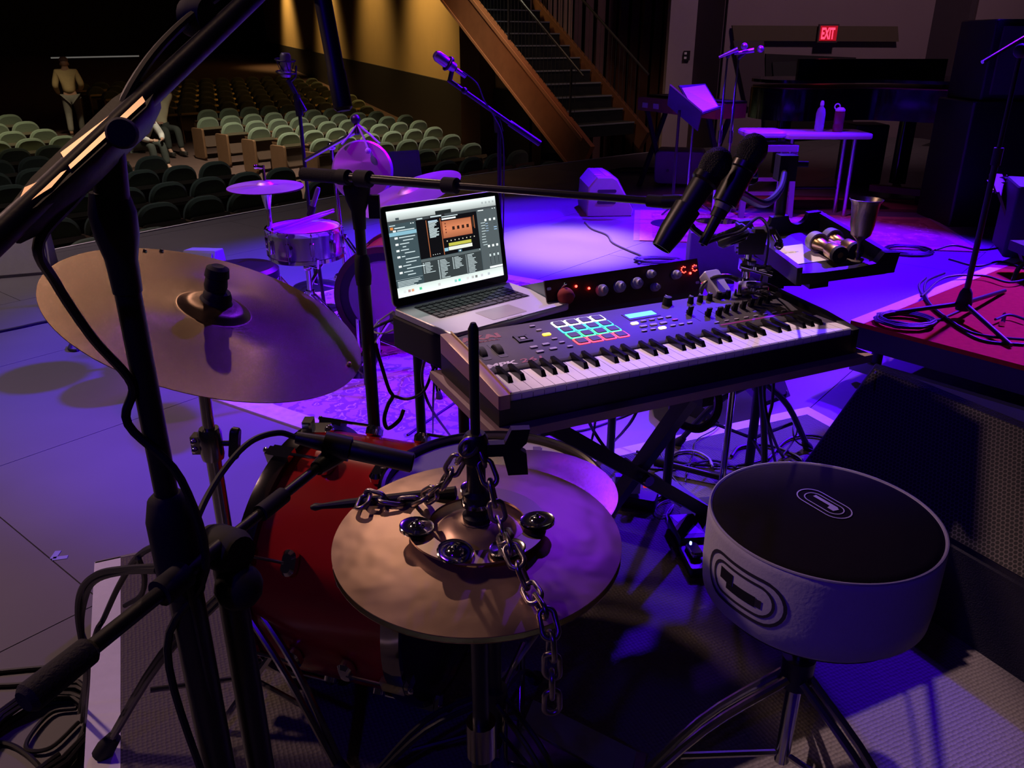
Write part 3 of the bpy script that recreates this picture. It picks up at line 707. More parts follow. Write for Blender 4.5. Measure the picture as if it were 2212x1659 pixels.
# ---- drum throne at right
TX, TY, TZ, TR = .492, 1.094, .759, .178
th = thing('drum_throne', 'round drum throne with black top and white stitched side bearing oval emblems', 'stool', (TX, TY, RZT))
SIDEM = mat('pale_vinyl', (.60, .58, .62), .55, 0, .06, 30, .15, 180); TOPM = mat('black_fabric_top', (.012, .009, .010), .9, 0, .2, 40, .2, 400, spec=.15)
part('cushion_side', MB().lathe([(TR*.90, -.150), (TR*.985, -.135), (TR, -.10), (TR, -.012), (TR*.992, -.003), (TR*.97, .001), (TR*.9, -.02), (TR*.90, -.150)], 96, T(TX, TY, TZ)), SIDEM, th, True, ang=1.)
part('cushion_top', MB().lathe([(0, .006), (TR*.5, .006), (TR*.90, .004), (TR*.965, 0.), (TR*.975, -.006), (TR*.9, -.02), (0, -.02)], 96, T(TX, TY, TZ)), TOPM, th, True, ang=1.)
part('piping', MB().torus(TR*.985, .0022, T(TX, TY, TZ+.0005), 96, 6), mat('pale_piping', (.45, .43, .46), .6), th, True)
part('seat_base', MB().lathe([(0, -.152), (TR*.9, -.152), (TR*.9, -.14), (0, -.14)], 48, T(TX, TY, TZ)), BLACKM, th, True)
def stadium(L, W, n=12, k=14):
    r = W/2; e = [-L/2+r + (L-2*r)*i/k for i in range(1, k)]
    return [(x, -r) for x in e] + [(L/2-r + r*math.cos(a), r*math.sin(a)) for a in [-PI/2 + PI*i/n for i in range(n+1)]] + [(x, r) for x in reversed(e)] + [(-L/2+r + r*math.cos(a), r*math.sin(a)) for a in [PI/2 + PI*i/n for i in range(n+1)]]
def ringstrip(o, i_, fmap):
    b = MB(); n = len(o); b.add([fmap(*p) for p in o] + [fmap(*p) for p in i_], [(k, (k+1) % n, n+(k+1) % n, n+k) for k in range(n)]); return b
e0, e1 = Wz(1728, 1066, TZ), Wz(1832, 1127, TZ); ec = (e0+e1)/2; ex = (e1-e0).normalized(); ey = Vector((-ex.y, ex.x, 0)); eL = (e1-e0).length
ftop = lambda x, y: ec + ex*x + ey*y + Vector((0, 0, .0075))
for k, (l_, w_, th_) in enumerate(((1., .50, .022), (.74, .32, .020))):
    for half in ((1,) if k else (1,)):
        part('top_emblem_ring', ringstrip(stadium(eL*l_, eL*w_), stadium(eL*(l_-th_*2), eL*(w_-th_*2)), ftop), mat('white_print', (.75, .72, .76), .6), th, True)
b = MB(); b.add([ftop(*p) for p in [(-.25*eL, .09*eL), (-.25*eL, .02*eL), (.10*eL, .02*eL), (.12*eL, -.06*eL), (.24*eL, -.06*eL), (.26*eL, .05*eL), (.20*eL, .09*eL)]], [(0, 1, 2, 3, 4, 5, 6)])
part('top_emblem_letter', b, mat('white_print', (.75, .72, .76)), th, True)
s0_ = Wd(1600, 1240, .95); ph0 = math.atan2(s0_.y - TY, s0_.x - TX)
ph0 = R(212)
def fside(x, y): a = ph0 + x/TR; return Vector((TX + (TR+.0012)*math.cos(a), TY + (TR+.0012)*math.sin(a), TZ - .068 + y))
DP = mat('dark_print', (.03, .025, .04), .6)
for l_, w_, th_ in ((.158, .080, .0055), (.122, .056, .0045)):
    part('side_emblem_ring', ringstrip(stadium(l_, w_), stadium(l_-th_*2, w_-th_*2), fside), DP, th, True)
b = MB(); 
for x0, y0, x1, y1 in ((-.042, -.004, -.014, .016), (-.026, -.014, -.012, -.004), (-.012, -.014, .010, .004), (.010, -.014, .030, .004), (.030, -.012, .040, .002)):
    P_ = [(x0, y0), ((x0+x1)/2, y0), (x1, y0), (x1, y1), ((x0+x1)/2, y1), (x0, y1)]; b.add([fside(*p) for p in P_], [(0, 1, 4, 5), (1, 2, 3, 4)]); part('side_emblem_letter', b, DP, th, True)
part('post', MB().bar((TX, TY, .24), (TX, TY, TZ-.15), .013), DCHROME, th, True)
part('seat_clamp', MB().lathe([(0, -.03), (.024, -.03), (.024, .03), (0, .03)], 14, T(TX, TY, TZ-.175)), DCHROME, th, True); wing(th, (TX-.02, TY-.01, TZ-.175), (-1, -.4, 0))
part('height_collar', MB().lathe([(0, -.03), (.026, -.03), (.028, .03), (0, .03)], 14, T(TX, TY, .45)), BLACKM, th, True)
tripod(th, TX, TY, RZT, .44, .30, (-97, 23, 143), DCHROME, .010, .019)

# ---- big floor monitor with perforated grille at right
GRM = mat('perforated_grille', (.035, .032, .030), .45, .6); N, Lk, b = nodes_of(GRM)
def vnode(op, a, bvec=None):
    n = N.new('ShaderNodeVectorMath'); n.operation = op; Lk.new(a, n.inputs[0])
    if bvec is not None: n.inputs[1].default_value = bvec
    return n
tc = N.new('ShaderNodeTexCoord'); gd_ = Vector((.45, -.893, 0)).normalized(); gs2 = (Vector((.893, .45, 0))*.22 + Vector((0, 0, .26))).normalized(); HK = 1/.0105
du = vnode('DOT_PRODUCT', tc.outputs['Object'], gd_*HK); dv = vnode('DOT_PRODUCT', tc.outputs['Object'], gs2*HK/1.732)
cb = N.new('ShaderNodeCombineXYZ'); Lk.new(du.outputs['Value'], cb.inputs[0]); Lk.new(dv.outputs['Value'], cb.inputs[1]); ds = []
for o_ in (0., .5):
    a = vnode('ADD', cb.outputs[0], (o_, o_, 0)); a = vnode('FRACTION', a.outputs[0]); a = vnode('SUBTRACT', a.outputs[0], (.5, .5, 0)); a = vnode('MULTIPLY', a.outputs[0], (1, 1.732, 0)); ds.append(vnode('LENGTH', a.outputs[0]))
mn = N.new('ShaderNodeMath'); mn.operation = 'MINIMUM'; Lk.new(ds[0].outputs['Value'], mn.inputs[0]); Lk.new(ds[1].outputs['Value'], mn.inputs[1])
cr = N.new('ShaderNodeMapRange'); cr.inputs[1].default_value = .36; cr.inputs[2].default_value = .44
Lk.new(mn.outputs[0], cr.inputs[0]); mx = N.new('ShaderNodeMix'); mx.data_type = 'RGBA'
mx.inputs[6].default_value = (.0015, .0015, .0015, 1); mx.inputs[7].default_value = (.06, .053, .047, 1); Lk.new(cr.outputs[0], mx.inputs[0]); Lk.new(mx.outputs[2], b.inputs['Base Color'])
CARP = mat('black_carpet_cover', (.018, .017, .024), .9, 0, .3, 60, .4, 300)
def wedge(name, label, p0, d, width, zb, prof, face, body=CARP, grille=GRM, inset=.018, group=None):
    """a stage monitor: side profile (depth, height) swept along d; face = index of the slanted grille edge"""
    d = Vector((d[0], d[1], 0)).normalized(); n_ = Vector((-d.y, d.x, 0))          # depth direction, away from the listener
    M_ = Matrix(((n_.x, 0, d.x, p0[0]), (n_.y, 0, d.y, p0[1]), (0, 1, 0, zb), (0, 0, 0, 1)))
    t = thing(name, label, 'floor monitor', T(p0[0] + d.x*width/2 + n_.x*.15, p0[1] + d.y*width/2 + n_.y*.15, zb), group)
    if M_.determinant() < 0: prof = prof
    m = MB(); m.prism(prof, width, M_, 0, .006); part('cabinet', m, body, t, True)
    a, b_ = prof[face], prof[(face+1) % len(prof)]
    A = M_ @ Vector((a[0], a[1], 0)); B = M_ @ Vector((b_[0], b_[1], 0)); s_ = (B-A).normalized(); nn = d.cross(s_).normalized()
    mid = M_ @ Vector((sum(q[0] for q in prof)/len(prof), sum(q[1] for q in prof)/len(prof), width/2))
    if nn.dot(A - mid) < 0: nn = -nn
    L = (B-A).length; g = MB()
    g.add([A + d*x + s_*y + nn*z for z in (-.004, .010) for x, y in ((inset, inset), (width-inset, inset), (width-inset, L-inset), (inset, L-inset))], [(0,1,2,3),(7,6,5,4),(0,4,5,1),(1,5,6,2),(2,6,7,3),(3,7,4,0)])
    gp = part('grille', g, grille, t, True, ang=0)
    for x, y in ((inset*1.6, inset*1.6), (width-inset*1.6, L-inset*1.6), (width/2, L-inset*1.6)):
        part('grille_screw', MB().ball(A + d*x + s_*y + nn*.011, .004, 8, 5), CHROME, gp, True)
    return t
wedge('floor_monitor', 'large black floor monitor with perforated metal grille behind the throne', (.80, 2.0), (.45, -.893), .86, RZT, [(0, 0), (.50, 0), (.50, .30), (.24, .46), (.02, .20)], 3)
# ================================================================== KEYBOARD RIG
FLK = Vector((-.03, 1.43, 0)); UK = Vector((.902, .431, 0)).normalized(); KBZ = .755
KB = frame((FLK.x, FLK.y, KBZ), UK)
kb = thing('keyboard_controller', 'grey keyboard controller with glowing coloured pads and white keys', 'keyboard', KB)
BODY = mat('graphite_panel', (.075, .069, .072), .5, 0, .10, 30, .05, 300, spec=.2); BODYB = mat('black_case', (.010, .010, .011), .5)
CHEEK = mat('bronze_cheek', (.42, .27, .18), .35, .3)
KW = .951
part('case', MB().box((.012, -.004, 0), (KW-.004, .305, .058)).box((.012, -.008, .0), (KW-.004, .0, .048)), BODYB, kb)
pan = MB(); sl = (.086-.071)/.2
pan.prism([(.098, .058), (.302, .058), (.302, .087), (.104, .0725), (.098, .068)], .905, Matrix(((0,0,1,0),(1,0,0,0),(0,1,0,0),(0,0,0,1))), .022)
part('top_panel', pan, BODY, kb)
part('side_base', MB().prism([(-.010, .0), (.304, .0), (.304, .046), (-.010, .034)], .024, Matrix(((0,0,1,0),(1,0,0,0),(0,1,0,0),(0,0,0,1))), .001), BODYB, kb)
part('side_cheek', MB().prism([(-.012, .036), (.304, .048), (.304, .092), (.10, .078), (-.012, .066)], .026, Matrix(((0,0,1,0),(1,0,0,0),(0,1,0,0),(0,0,0,1))), .0, .003), CHEEK, kb)
part('side_cheek', MB().prism([(-.008, .0), (.304, .0), (.304, .090), (.10, .077), (-.008, .060)], KW, Matrix(((0,0,1,0),(1,0,0,0),(0,1,0,0),(0,0,0,1))), KW-.024, .003), BODYB, kb)
part('cheek_edge', MB().beam((.026, -.010, .068), (.026, .10, .080), .003, .003).beam((.026, .10, .080), (.026, .302, .094), .003, .003), mat('gold_edge', (.72, .52, .26), .25, 1.), kb)
kp_ = (KW-.030-.022)/36; KEYM = mat('white_key', (.80, .76, .78), .25, 0, .02, 5); BKEY = mat('black_key', (.010, .010, .011), .16)
wk = MB(); wk.prism([(-.0045, .048), (.108, .048), (.108, .0645), (-.002, .0645), (-.0045, .062)], kp_-.0013, Matrix(((0,0,1,0),(1,0,0,0),(0,1,0,0),(0,0,0,1))), 0.0)
WK = wk.mesh('white_key', KEYM, .4)
bk = MB(); bk.add([(-.0062,.040,.060),(.0062,.040,.060),(.0062,.108,.060),(-.0062,.108,.060),(-.0042,.050,.0765),(.0042,.050,.0765),(.0042,.108,.0785),(-.0042,.108,.0785)], [(0,3,2,1),(4,5,6,7),(0,1,5,4),(1,2,6,5),(2,3,7,6),(3,0,4,7)])
BK = bk.mesh('black_key', BKEY, 0)
for i in range(36):
    inst('white_key', WK, kb, T(.028 + i*kp_, 0, 0))
    if i < 35 and i % 7 in (0, 1, 3, 4, 5): inst('black_key', BK, kb, T(.028 + (i+1)*kp_ + (.0015 if i % 7 in (1, 5) else -.0015 if i % 7 in (0, 3) else 0), 0, 0))
def PP(x, y, h=0.):                      # a frame lying on the sloping panel
    return T(x, y, .0725 + (y-.104)*.0735 + h) @ RX(math.atan(.0735))
def glow(n, c, s): return mat('pad_glow_' + n, tuple(.3*k for k in c), .5, em=c, ems=s)
GLOW = [glow('white', (.85, .86, 1.), 3.2), glow('cyan', (.03, .55, 1.), 2.6), glow('green', (.03, 1., .22), 2.2), glow('red', (1., .05, .06), 2.6)]
PADM = mat('dark_pad', (.045, .042, .055), .6)
for j in range(4):
    for i in range(4):
        M_ = PP(.283 + i*.0345, .267 - j*.0345)
        pd_ = part('pad', MB().prism(rrect(.0255, .0255, .004), .0035, M_, 0, .001), PADM, kb)
        o, n_ = rrect(.0325, .0325, .005), rrect(.0262, .0262, .004); b = MB()
        b.add([M_ @ Vector((x, y, z)) for z, P in ((.0016, o), (.0020, n_), (.0, n_), (.0, o)) for x, y in P], [(r*20+k, r*20+(k+1) % 20, ((r+1) % 4)*20+(k+1) % 20, ((r+1) % 4)*20+k) for r in range(4) for k in range(20)])
        part('pad_light', b, GLOW[j], pd_)
part('display_bezel', MB().prism(rrect(.090, .040, .003), .0012, PP(.497, .247)), BODYB, kb)
part('display', MB().prism(rrect(.078, .024, .002), .0018, PP(.497, .249), .0002), mat('lcd_cyan', (.1, .4, .5), .3, em=(.16, .72, .98), ems=1.1), kb)
BTN = mat('grey_button', (.36, .33, .38), .5); LIT = mat('lit_button', (.8, .6, .3), .4, em=(1., .72, .42), ems=3.0); YEL = mat('amber_button', (.8, .5, .05), .4, em=(1., .52, .03), ems=3.0)
def btn(x, y, w=.016, h=.008, m=BTN): part('button', MB().prism(rrect(w, h, .0025), .003, PP(x, y), 0, .0007), m, kb)
for x, y in ((.218, .278), (.222, .252), (.232, .196), (.238, .172), (.244, .146)): btn(x, y, .014, .007)
btn(.227, .224, .020, .010, YEL)
for x, y in ((.168, .172), (.200, .176), (.170, .146), (.204, .149)): btn(x, y, .018, .009)
btn(.452, .207, .019, .010, LIT); btn(.498, .160, .019, .010, LIT)
for i in range(4): btn(.480 + i*.024, .211, .015, .007)
for i in range(3): btn(.462 + i*.028, .184, .019, .009)
btn(.556, .190, .015, .007, mat('magenta_button', (.5, .08, .3), .5)); btn(.448, .160, .014, .007); btn(.473, .161, .014, .007)
for i in range(3): btn(.530 + i*.024, .162, .014, .007)
for i in range(8): btn(.640 + i*.0295, .139, .014, .0045)
part('red_stripe', MB().prism(rrect(.225, .006, .002), .0006, PP(.752, .125)), mat('violet_stripe', (.28, .03, .20), .4), kb)
cp = MB(); M_ = PP(.166, .222)
for a in range(4): cp.prism([(-.011, .009), (.011, .009), (.018, .0165), (-.018, .0165)], .0035, M_ @ RZ(a*PI/2), 0)
part('cursor_pad', cp, BODYB, kb); part('cursor_centre', MB().prism(rrect(.012, .010, .003), .003, PP(.166, .222), 0, .0006), BTN, kb)
for x in (.050, .088):
    wl = part('wheel_well', MB().prism(rrect(.020, .075, .004), .0008, PP(x, .188)), BODYB, kb)
    part('wheel', MB().lathe([(0, -.0075), (.024, -.0075), (.026, -.006), (.026, .006), (.024, .0075), (0, .0075)], 28, PP(x, .188, -.013) @ RY(PI/2)), RUBBER, wl)
def knob(x, y, r=.0075, h=.018):
    k_ = part('knob', MB().lathe([(0, 0), (r*1.1, 0), (r, h*.3), (r*.82, h), (r*.6, h*1.03), (0, h*1.03)], 16, PP(x, y)), RUBBER, kb)
    part('knob_mark', MB().cbox((0, r*.5, h*1.05), (.0014, r*.8, .001), PP(x, y)), LETTERW, k_)
knob(.600, .285, .012, .020)
for i in range(8): knob(.662 + i*.0295, .272)
for i in range(9):
    x = .620 + i*.0285 if i else .606; yy = (.210, .185, .180, .187, .190, .193, .197, .200, .202)[i]
    if i == 0: x = .612
    so = part('fader_slot', MB().prism(rrect(.003, .062, .001), .0006, PP(x, .195)), BODYB, kb)
    part('fader_cap', MB().cbox((0, 0, .012), (.013, .005, .022), PP(x, yy) @ RX(R(12))).cbox((0, 0, .006), (.010, .012, .009), PP(x, yy)), RUBBER, so)
Mt = lambda x, y: PP(x, y, .0004)
part('brand_lettering', text_mesh('AKAI', .040, Mt(.034, .252) @ Matrix.Diagonal((1.05, .78, 1, 1)), .0022, ext=.0002), LETTER, kb)
part('sub_lettering', text_mesh('PROFESSIONAL', .0095, Mt(.036, .238) @ Matrix.Diagonal((1.25, 1, 1, 1)), .0001, ext=.0002), LETTER, kb)
part('model_lettering', text_mesh('MPK', .030, Mt(.032, .112) @ Matrix.Diagonal((1.15, .8, 1, 1)), .0010, ext=.0002, shear=.15), LETTERW, kb)
part('number_lettering', text_mesh('261', .030, Mt(.108, .112) @ Matrix.Diagonal((1.3, .8, 1, 1)), .0006, ext=.0002, shear=.15), LETTER, kb)

# wooden board and X stand beneath it
PLK = mat('plank_wood', (.30, .20, .17), .55, 0, .2, 5)
solo('board', MB().box((-.020, -.035, -.020), (KW+.028, .325, -.001), KB), PLK, 'thin wooden board lying across the X stand under the keyboard', 'board', KB, world=False)
bpy.data.objects['board'].data.transform(KB.inverted())
xs = thing('keyboard_stand', 'black folding X stand carrying the keyboard board', 'keyboard stand', (.30, 1.78, RZT))
XA, XB = Wz(1160, 905, .725), Wz(1528, 1108, .175); XC = Wz(1500, 845, .725); XD = Vector((.06, 1.74, .178))
mid = XA.lerp(XB, .52)
part('cross_bar', MB().beam(XA, XB, .034, .034), BLACKM, xs, True)
part('cross_bar', MB().beam(XC, XC + (mid + Vector((.0, .035, 0)) - XC)*2.05, .034, .034), BLACKM, xs, True)
part('pivot_bolt', MB().bar(mid + Vector((.02, -.03, 0)), mid + Vector((-.03, .07, 0)), .014), DCHROME, xs, True)
for p in (XA, XC):
    part('support_arm', MB().beam(p + Vector((.02, -.05, -.004)), p + Vector((-.12, .26, -.004)), .03, .02), BLACKM, xs, True)
ft_ = XC + (mid + Vector((.0, .035, 0)) - XC)*2.05
for p in (XB, ft_):
    fb = part('foot_bar', MB().beam(p + Vector((.11, -.22, 0)), p + Vector((-.11, .22, 0)), .028, .028), BLACKM, xs, True)

# black table behind, with laptop and rack unit
TB = frame((FLK.x, FLK.y, 0), az(62)); TBZ = .748
tb = thing('equipment_table', 'black equipment table behind the keyboard under laptop and rack unit', 'table', TB)
part('table_top', MB().box((.07, .36, TBZ-.03), (.86, .80, TBZ)), BLACKM, tb)
for x in (.11, .78):
    for y in (.40, .70): part('leg', MB().bar((x, y, RZT), (x, y, TBZ-.03), .014), BLACKM, tb)
LPZ = .85; RLp = Vector((-.291, 1.888, LPZ)); UL = Vector((.764, .645, 0)).normalized(); FR_ = Vector((UL.y, -UL.x, 0))
LPM = frame(RLp - Vector((0, 0, .018)), UL, -FR_)         # x right, y back, z up; front at negative y
cz = solo('laptop_case', MB().prism(rrect(.37, .25, .012), LPZ-.018-TBZ-.001, LPM @ T(.182, -.120, -(LPZ-.018-TBZ)), .001, .004), mat('black_case_fabric', (.011, .011, .012), .7), 'black padded case propping up the silver laptop', 'case', LPM)
lp = thing('laptop', 'silver laptop with bright music software on its screen', 'laptop', LPM)
ALU = mat('laptop_aluminium', (.62, .62, .63), .38, .75, .03, 20)
LW, LD = .364, .249
part('base', MB().prism(rrect(LW, LD, .016), .0175, T(LW/2, -LD/2, 0), 0, .002), ALU, lp)
wellp = part('keyboard_well', MB().prism(rrect(.282, .112, .005), .0182, T(LW/2, -.085, 0), .0170), mat('key_well', (.02, .02, .022), .5), lp)
LKEY = MB().prism(rrect(.0160, .0155, .0025), .0200, None, .0178, .0004).mesh('laptop_key', mat('laptop_key', (.012, .012, .014), .45), 0)
for r in range(6):
    n_ = 14
    for c_ in range(n_):
        if r == 5 and 4 <= c_ <= 8: continue
        inst('key', LKEY, wellp, T(LW/2 - .1295 + c_*.01993, -.036 - r*.0188, 0) @ Matrix.Diagonal((1, .62 if r == 0 else 1, 1, 1)))
part('space_bar', MB().prism(rrect(.096, .0155, .0025), .0200, T(LW/2-.010, -.130, 0), .0178, .0004), mat('laptop_key', (.012, .012, .014)), wellp)
part('trackpad', MB().prism(rrect(.105, .072, .004), .0181, T(LW/2, -.195, 0), .0172), mat('trackpad_glass', (.55, .54, .55), .3, .4), lp)
part('front_notch', MB().cbox((LW/2, -LD+.002, .0165), (.045, .008, .003)), mat('notch', (.2, .2, .2), .5), lp)
HG = T(0, -.004, .016) @ RX(-R(10))                        # lid frame: x right, z up the lid, screen faces -y
HG = HG @ RX(R(0))
lid = part('lid', MB().prism(rrect(LW, .243, .014), .007, HG @ T(LW/2, .003, .1225) @ RX(PI/2), -.001, .0015), ALU, lp)
part('hinge', MB().bar((.05, -.004, .013), (LW-.05, -.004, .013), .006), BLACKP, lp)
part('bezel', MB().prism(rrect(LW-.004, .239, .012), .0005, HG @ T(LW/2, -.0042, .1225) @ RX(PI/2), 0), mat('bezel_black', (.006, .006, .007), .12), lid)
# the screen's picture: flat coloured areas, each with its own colour, lit from within
UI = []
def ui(x0, y0, x1, y1, c, k=1): UI.append((x0, y0, x1, y1, c, k))
SL = (.040, .066, .076); LT = (.62, .74, .76); WH = (.90, 1., .98)
ui(0, 0, 1, 1, SL, 0)
for i in range(7): ui(0, i*.0165, 1, (i+1)*.0165, tuple(v*(1-.09*i) for v in (.88, .98, .96)))
ui(0, .115, 1, .15, (.05, .06, .065)); ui(.07, .085, .10, .112, (.06, .08, .09), 2); ui(.42, .075, .565, .118, (.015, .02, .02), 2)
for i in range(4): ui(.86+i*.035, .05, .875+i*.035, .075, (.4, .45, .45), 2)
ui(.25, .128, .30, .142, LT, 2); ui(.36, .120, .50, .148, (.02, .02, .022), 2); ui(.37, .127, .47, .141, LT, 3)
ui(0, .15, .235, .79, (.050, .080, .092)); ui(.01, .163, .06, .172, LT, 2); ui(.19, .163, .2, .173, WH, 2); ui(.21, .163, .22, .173, WH, 2)
ui(0, .245, .235, .287, (.24, .47, .58), 2); ui(.015, .185, .04, .215, (.7, .22, .06), 2); ui(.05, .195, .14, .207, LT, 2); ui(.035, .222, .06, .242, WH, 2); ui(.07, .227, .22, .238, LT, 2)
for i, (ind, w_) in enumerate(((0, .14), (.03, .09), (0, .08), (.02, .03), (0, .07), (.03, .09), (0, .03), (.03, .12), (.03, .09), (0, .07), (.03, .16), (0, .08), (.03, .07))):
    y = .312 + i*.0365
    if ind == 0: ui(.04, y-.010, .066, y+.013, WH, 2)
    ui(.078+ind, y-.004, .078+ind+w_, y+.006, LT, 2)
ui(0, .793, .235, .797, (.35, .42, .45), 2)
for i in range(5): ui(.012, .812+i*.016, .05+(.16, .17, .14, .10, .12)[i], .819+i*.016, LT, 2)
ui(.238, .15, .80, .605, (.004, .004, .005))
for x in (.325, .452, .765): ui(x, .165 if x < .7 else .19, x+.006, .60 if x < .7 else .35, (.42, .13, .05), 2)
ui(.345, .175, .43, .20, (.10, .22, .40), 2)
for i in range(15): ui(.345, .178+i*.0135, .36+random.uniform(.03, .075), .186+i*.0135, LT, 3)
ui(.47, .150, .62, .160, LT, 2); ui(.47, .172, .60, .190, WH, 2); ui(.462, .205, .742, .41, (.33, .085, .04), 2)
for i in range(10): ui(.470, .212+i*.019, .738, .2315+i*.019, tuple(v*(1.9-.15*abs(i-4)) for v in (.36, .12, .055)), 3)
for i in range(4): ui(.555+i*.045, .285, .578+i*.045, .325, (.03, .012, .008), 4)
for i in range(4): ui(.49, .23+i*.035, .50, .246+i*.035, (.12, .03, .02), 4)
ui(.75, .205, .762, .33, (.05, .03, .02), 2)
for i in range(8): ui(.49+i*.037, .440, .499+i*.037, .453, (.7, .65, .5), 2)
ui(.505, .475, .72, .512, (.52, .50, .07), 2); ui(.50, .52, .725, .562, (.80, .82, .74), 2); ui(.46, .525, .495, .565, (.25, .5, .62), 2); ui(.585, .572, .62, .60, (.06, .14, .2), 2); ui(.597, .578, .608, .595, WH, 3)
for i in range(4): ui(.35+i*.02, .575, .356+i*.02, .582, WH, 2)
ui(.238, .61, .80, .64, (.10, .125, .13)); ui(.80-.012, .612, .795, .622, WH, 2); ui(.24, .64, .80, .885, (.036, .046, .048))
for c_, (x, n_) in enumerate(((.25, 8), (.385, 14), (.52, 9), (.645, 15))):
    for i in range(n_):
        ui(x, .652+i*.0165, x+.010, .661+i*.0165, LT if c_ != 3 else (.3, .36, .38), 2); ui(x+.018, .6535+i*.0165, x+.05+random.uniform(0, .06), .6605+i*.0165, LT, 2)
ui(.803, .135, 1, .885, (.085, .108, .115)); ui(.815, .145, .87, .155, WH, 2); ui(.955, .14, .965, .15, WH, 2); ui(.978, .14, .988, .15, WH, 2)
for yy, xs_ in ((.275, (.88, .925, .968)), (.60, (.885, .927, .968))):
    for x in xs_: ui(x-.010, yy-.014, x+.010, yy+.014, WH, 2)
for i in range(9): ui(.825+random.uniform(0, .01), .30+i*.034, .86+random.uniform(0, .015), .307+i*.034, LT, 2)
for i in range(4):
    ui(.875, .315+i*.03, .90, .322+i*.03, (.35, .5, .7), 2); ui(.955, .315+i*.028, .985, .324+i*.028, (.06, .08, .09) if i < 2 else (.35, .55, .8), 2)
for x in (.885, .925, .965):
    ui(x, .68, x+.004, .83, (.02, .025, .03), 2); ui(x-.006, .70, x+.010, .73, (.6, .7, .7), 3)
ui(.87, .855, 1, .878, WH, 2)
for i in range(6): ui(0, .885+i*.02, 1, .905+i*.02 if i < 5 else 1, tuple(v*(.80+.05*i) for v in (.86, .97, .93)))
for x, c_ in ((.05, (.7, .75, .75)), (.09, (.5, .3, .3)), (.12, (.75, .35, .2)), (.19, (.08, .62, .30)), (.36, (.6, .6, .6)), (.515, (.25, .6, .55)), (.55, (.08, .72, .50)), (.63, (.7, .7, .7)), (.68, (.5, .5, .5)), (.715, (.2, .2, .2)), (.77, (.6, .6, .65)), (.84, (.5, .55, .6))):
    ui(x, .925, x+.022, .955, c_, 2)
AWS, AHS = .332, .2075
b = MB(); cols = []
for x0, y0, x1, y1, c_, k in UI:
    zz = -.0049 - k*.0002
    q = [Vector((LW/2 - AWS/2 + x*AWS, zz, .127 + AHS/2 - y*AHS)) for x, y in ((x0, y1), (x1, y1), (x1, y0), (x0, y0))]
    b.add([HG @ v for v in q], [(0, 1, 2, 3)]); cols += [c_]*4
SCRM = mat('screen_picture', (.01, .01, .01), .25); N, Lk, bs_ = nodes_of(SCRM)
at = N.new('ShaderNodeAttribute'); at.attribute_name = 'tint'; Lk.new(at.outputs['Color'], bs_.inputs['Emission Color']); bs_.inputs['Emission Strength'].default_value = 1.15
sc_ = part('screen', b, SCRM, lid, ang=0)
ca = sc_.data.color_attributes.new('tint', 'FLOAT_COLOR', 'CORNER')
for i, c_ in enumerate(cols): ca.data[i].color = (*c_, 1)

RKM = frame((.079 + .014, 1.95 - .026, .818), az(62.1)) @ RX(-R(19))
rk = thing('rack_unit', 'dark red rack preamp with grey knobs and red indicator lights', 'rack unit', RKM)
RFM = mat('maroon_faceplate', (.050, .010, .010), .45, .2); part('chassis', MB().box((.02, .004, 0), (.463, .20, .086)), mat('steel_chassis', (.30, .29, .32), .35, .8), rk)
part('faceplate', MB().box((0, 0, 0), (.483, .005, .087)), RFM, rk)
for x in (.010, .473):
    for z in (.022, .066): part('rack_slot', MB().prism(rrect(.012, .007, .003), .001, frame((x, -.0005, z), (1, 0, 0), (0, 0, 1))), mat('slot_hole', (.5, .42, .6), .5), rk)
KN = mat('grey_knob', (.34, .33, .38), .45)
for x, z, r_ in ((.062, .040, .011), (.160, .042, .0155), (.215, .044, .0155), (.270, .046, .0155), (.318, .064, .0115), (.326, .028, .0115), (.400, .052, .0125)):
    k_ = part('knob', MB().lathe([(0, 0), (r_, 0), (r_*.97, .012), (r_*.6, .016), (r_*.55, .024), (0, .025)], 20, frame((x, 0, z), (1, 0, 0), (0, 0, 1), (0, -1, 0))), KN, rk)
    part('pointer', MB().cbox((x, -.024, z + r_*.3), (.002, .004, r_*.6)), WHITE, k_)
for x, z in ((.088, .062), (.125, .052), (.452, .050)): part('indicator', MB().ball((x, -.002, z), .0032, 8, 6), LEDRED, rk)
for cx in (.432, .470):
    for a in range(7):
        an = R(50 + a*43); part('meter_dot', MB().ball((cx + .008*math.cos(an), -.001, .062 + .008*math.sin(an)), .0018, 6, 4), LEDRED, rk)
part('toggle_switch', MB().bar((.040, 0, .06), (.046, -.022, .072), .003).ball((.046, -.022, .072), .004, 8, 5), CHROME, rk)
solo('rack_shelf', MB().prism([(.01, 0), (.20, 0), (.20, .002), (.01, .066)], .49, frame((.093, 1.924, TBZ+.001), az(62.1)) @ Matrix(((0,0,1,0),(1,0,0,0),(0,1,0,0),(0,0,0,1))), -.01), BLACKM, 'plain black wedge block tilting the red rack unit back', 'block', (.093, 1.924, TBZ))
solo('foam_ball', MB().ball(Wd(1222, 640, 2.02), .022, 16, 10), mat('red_foam', (.22, .015, .015), .9), 'small red foam ball beside the rack unit', 'foam ball', Wd(1222, 640, 2.02))

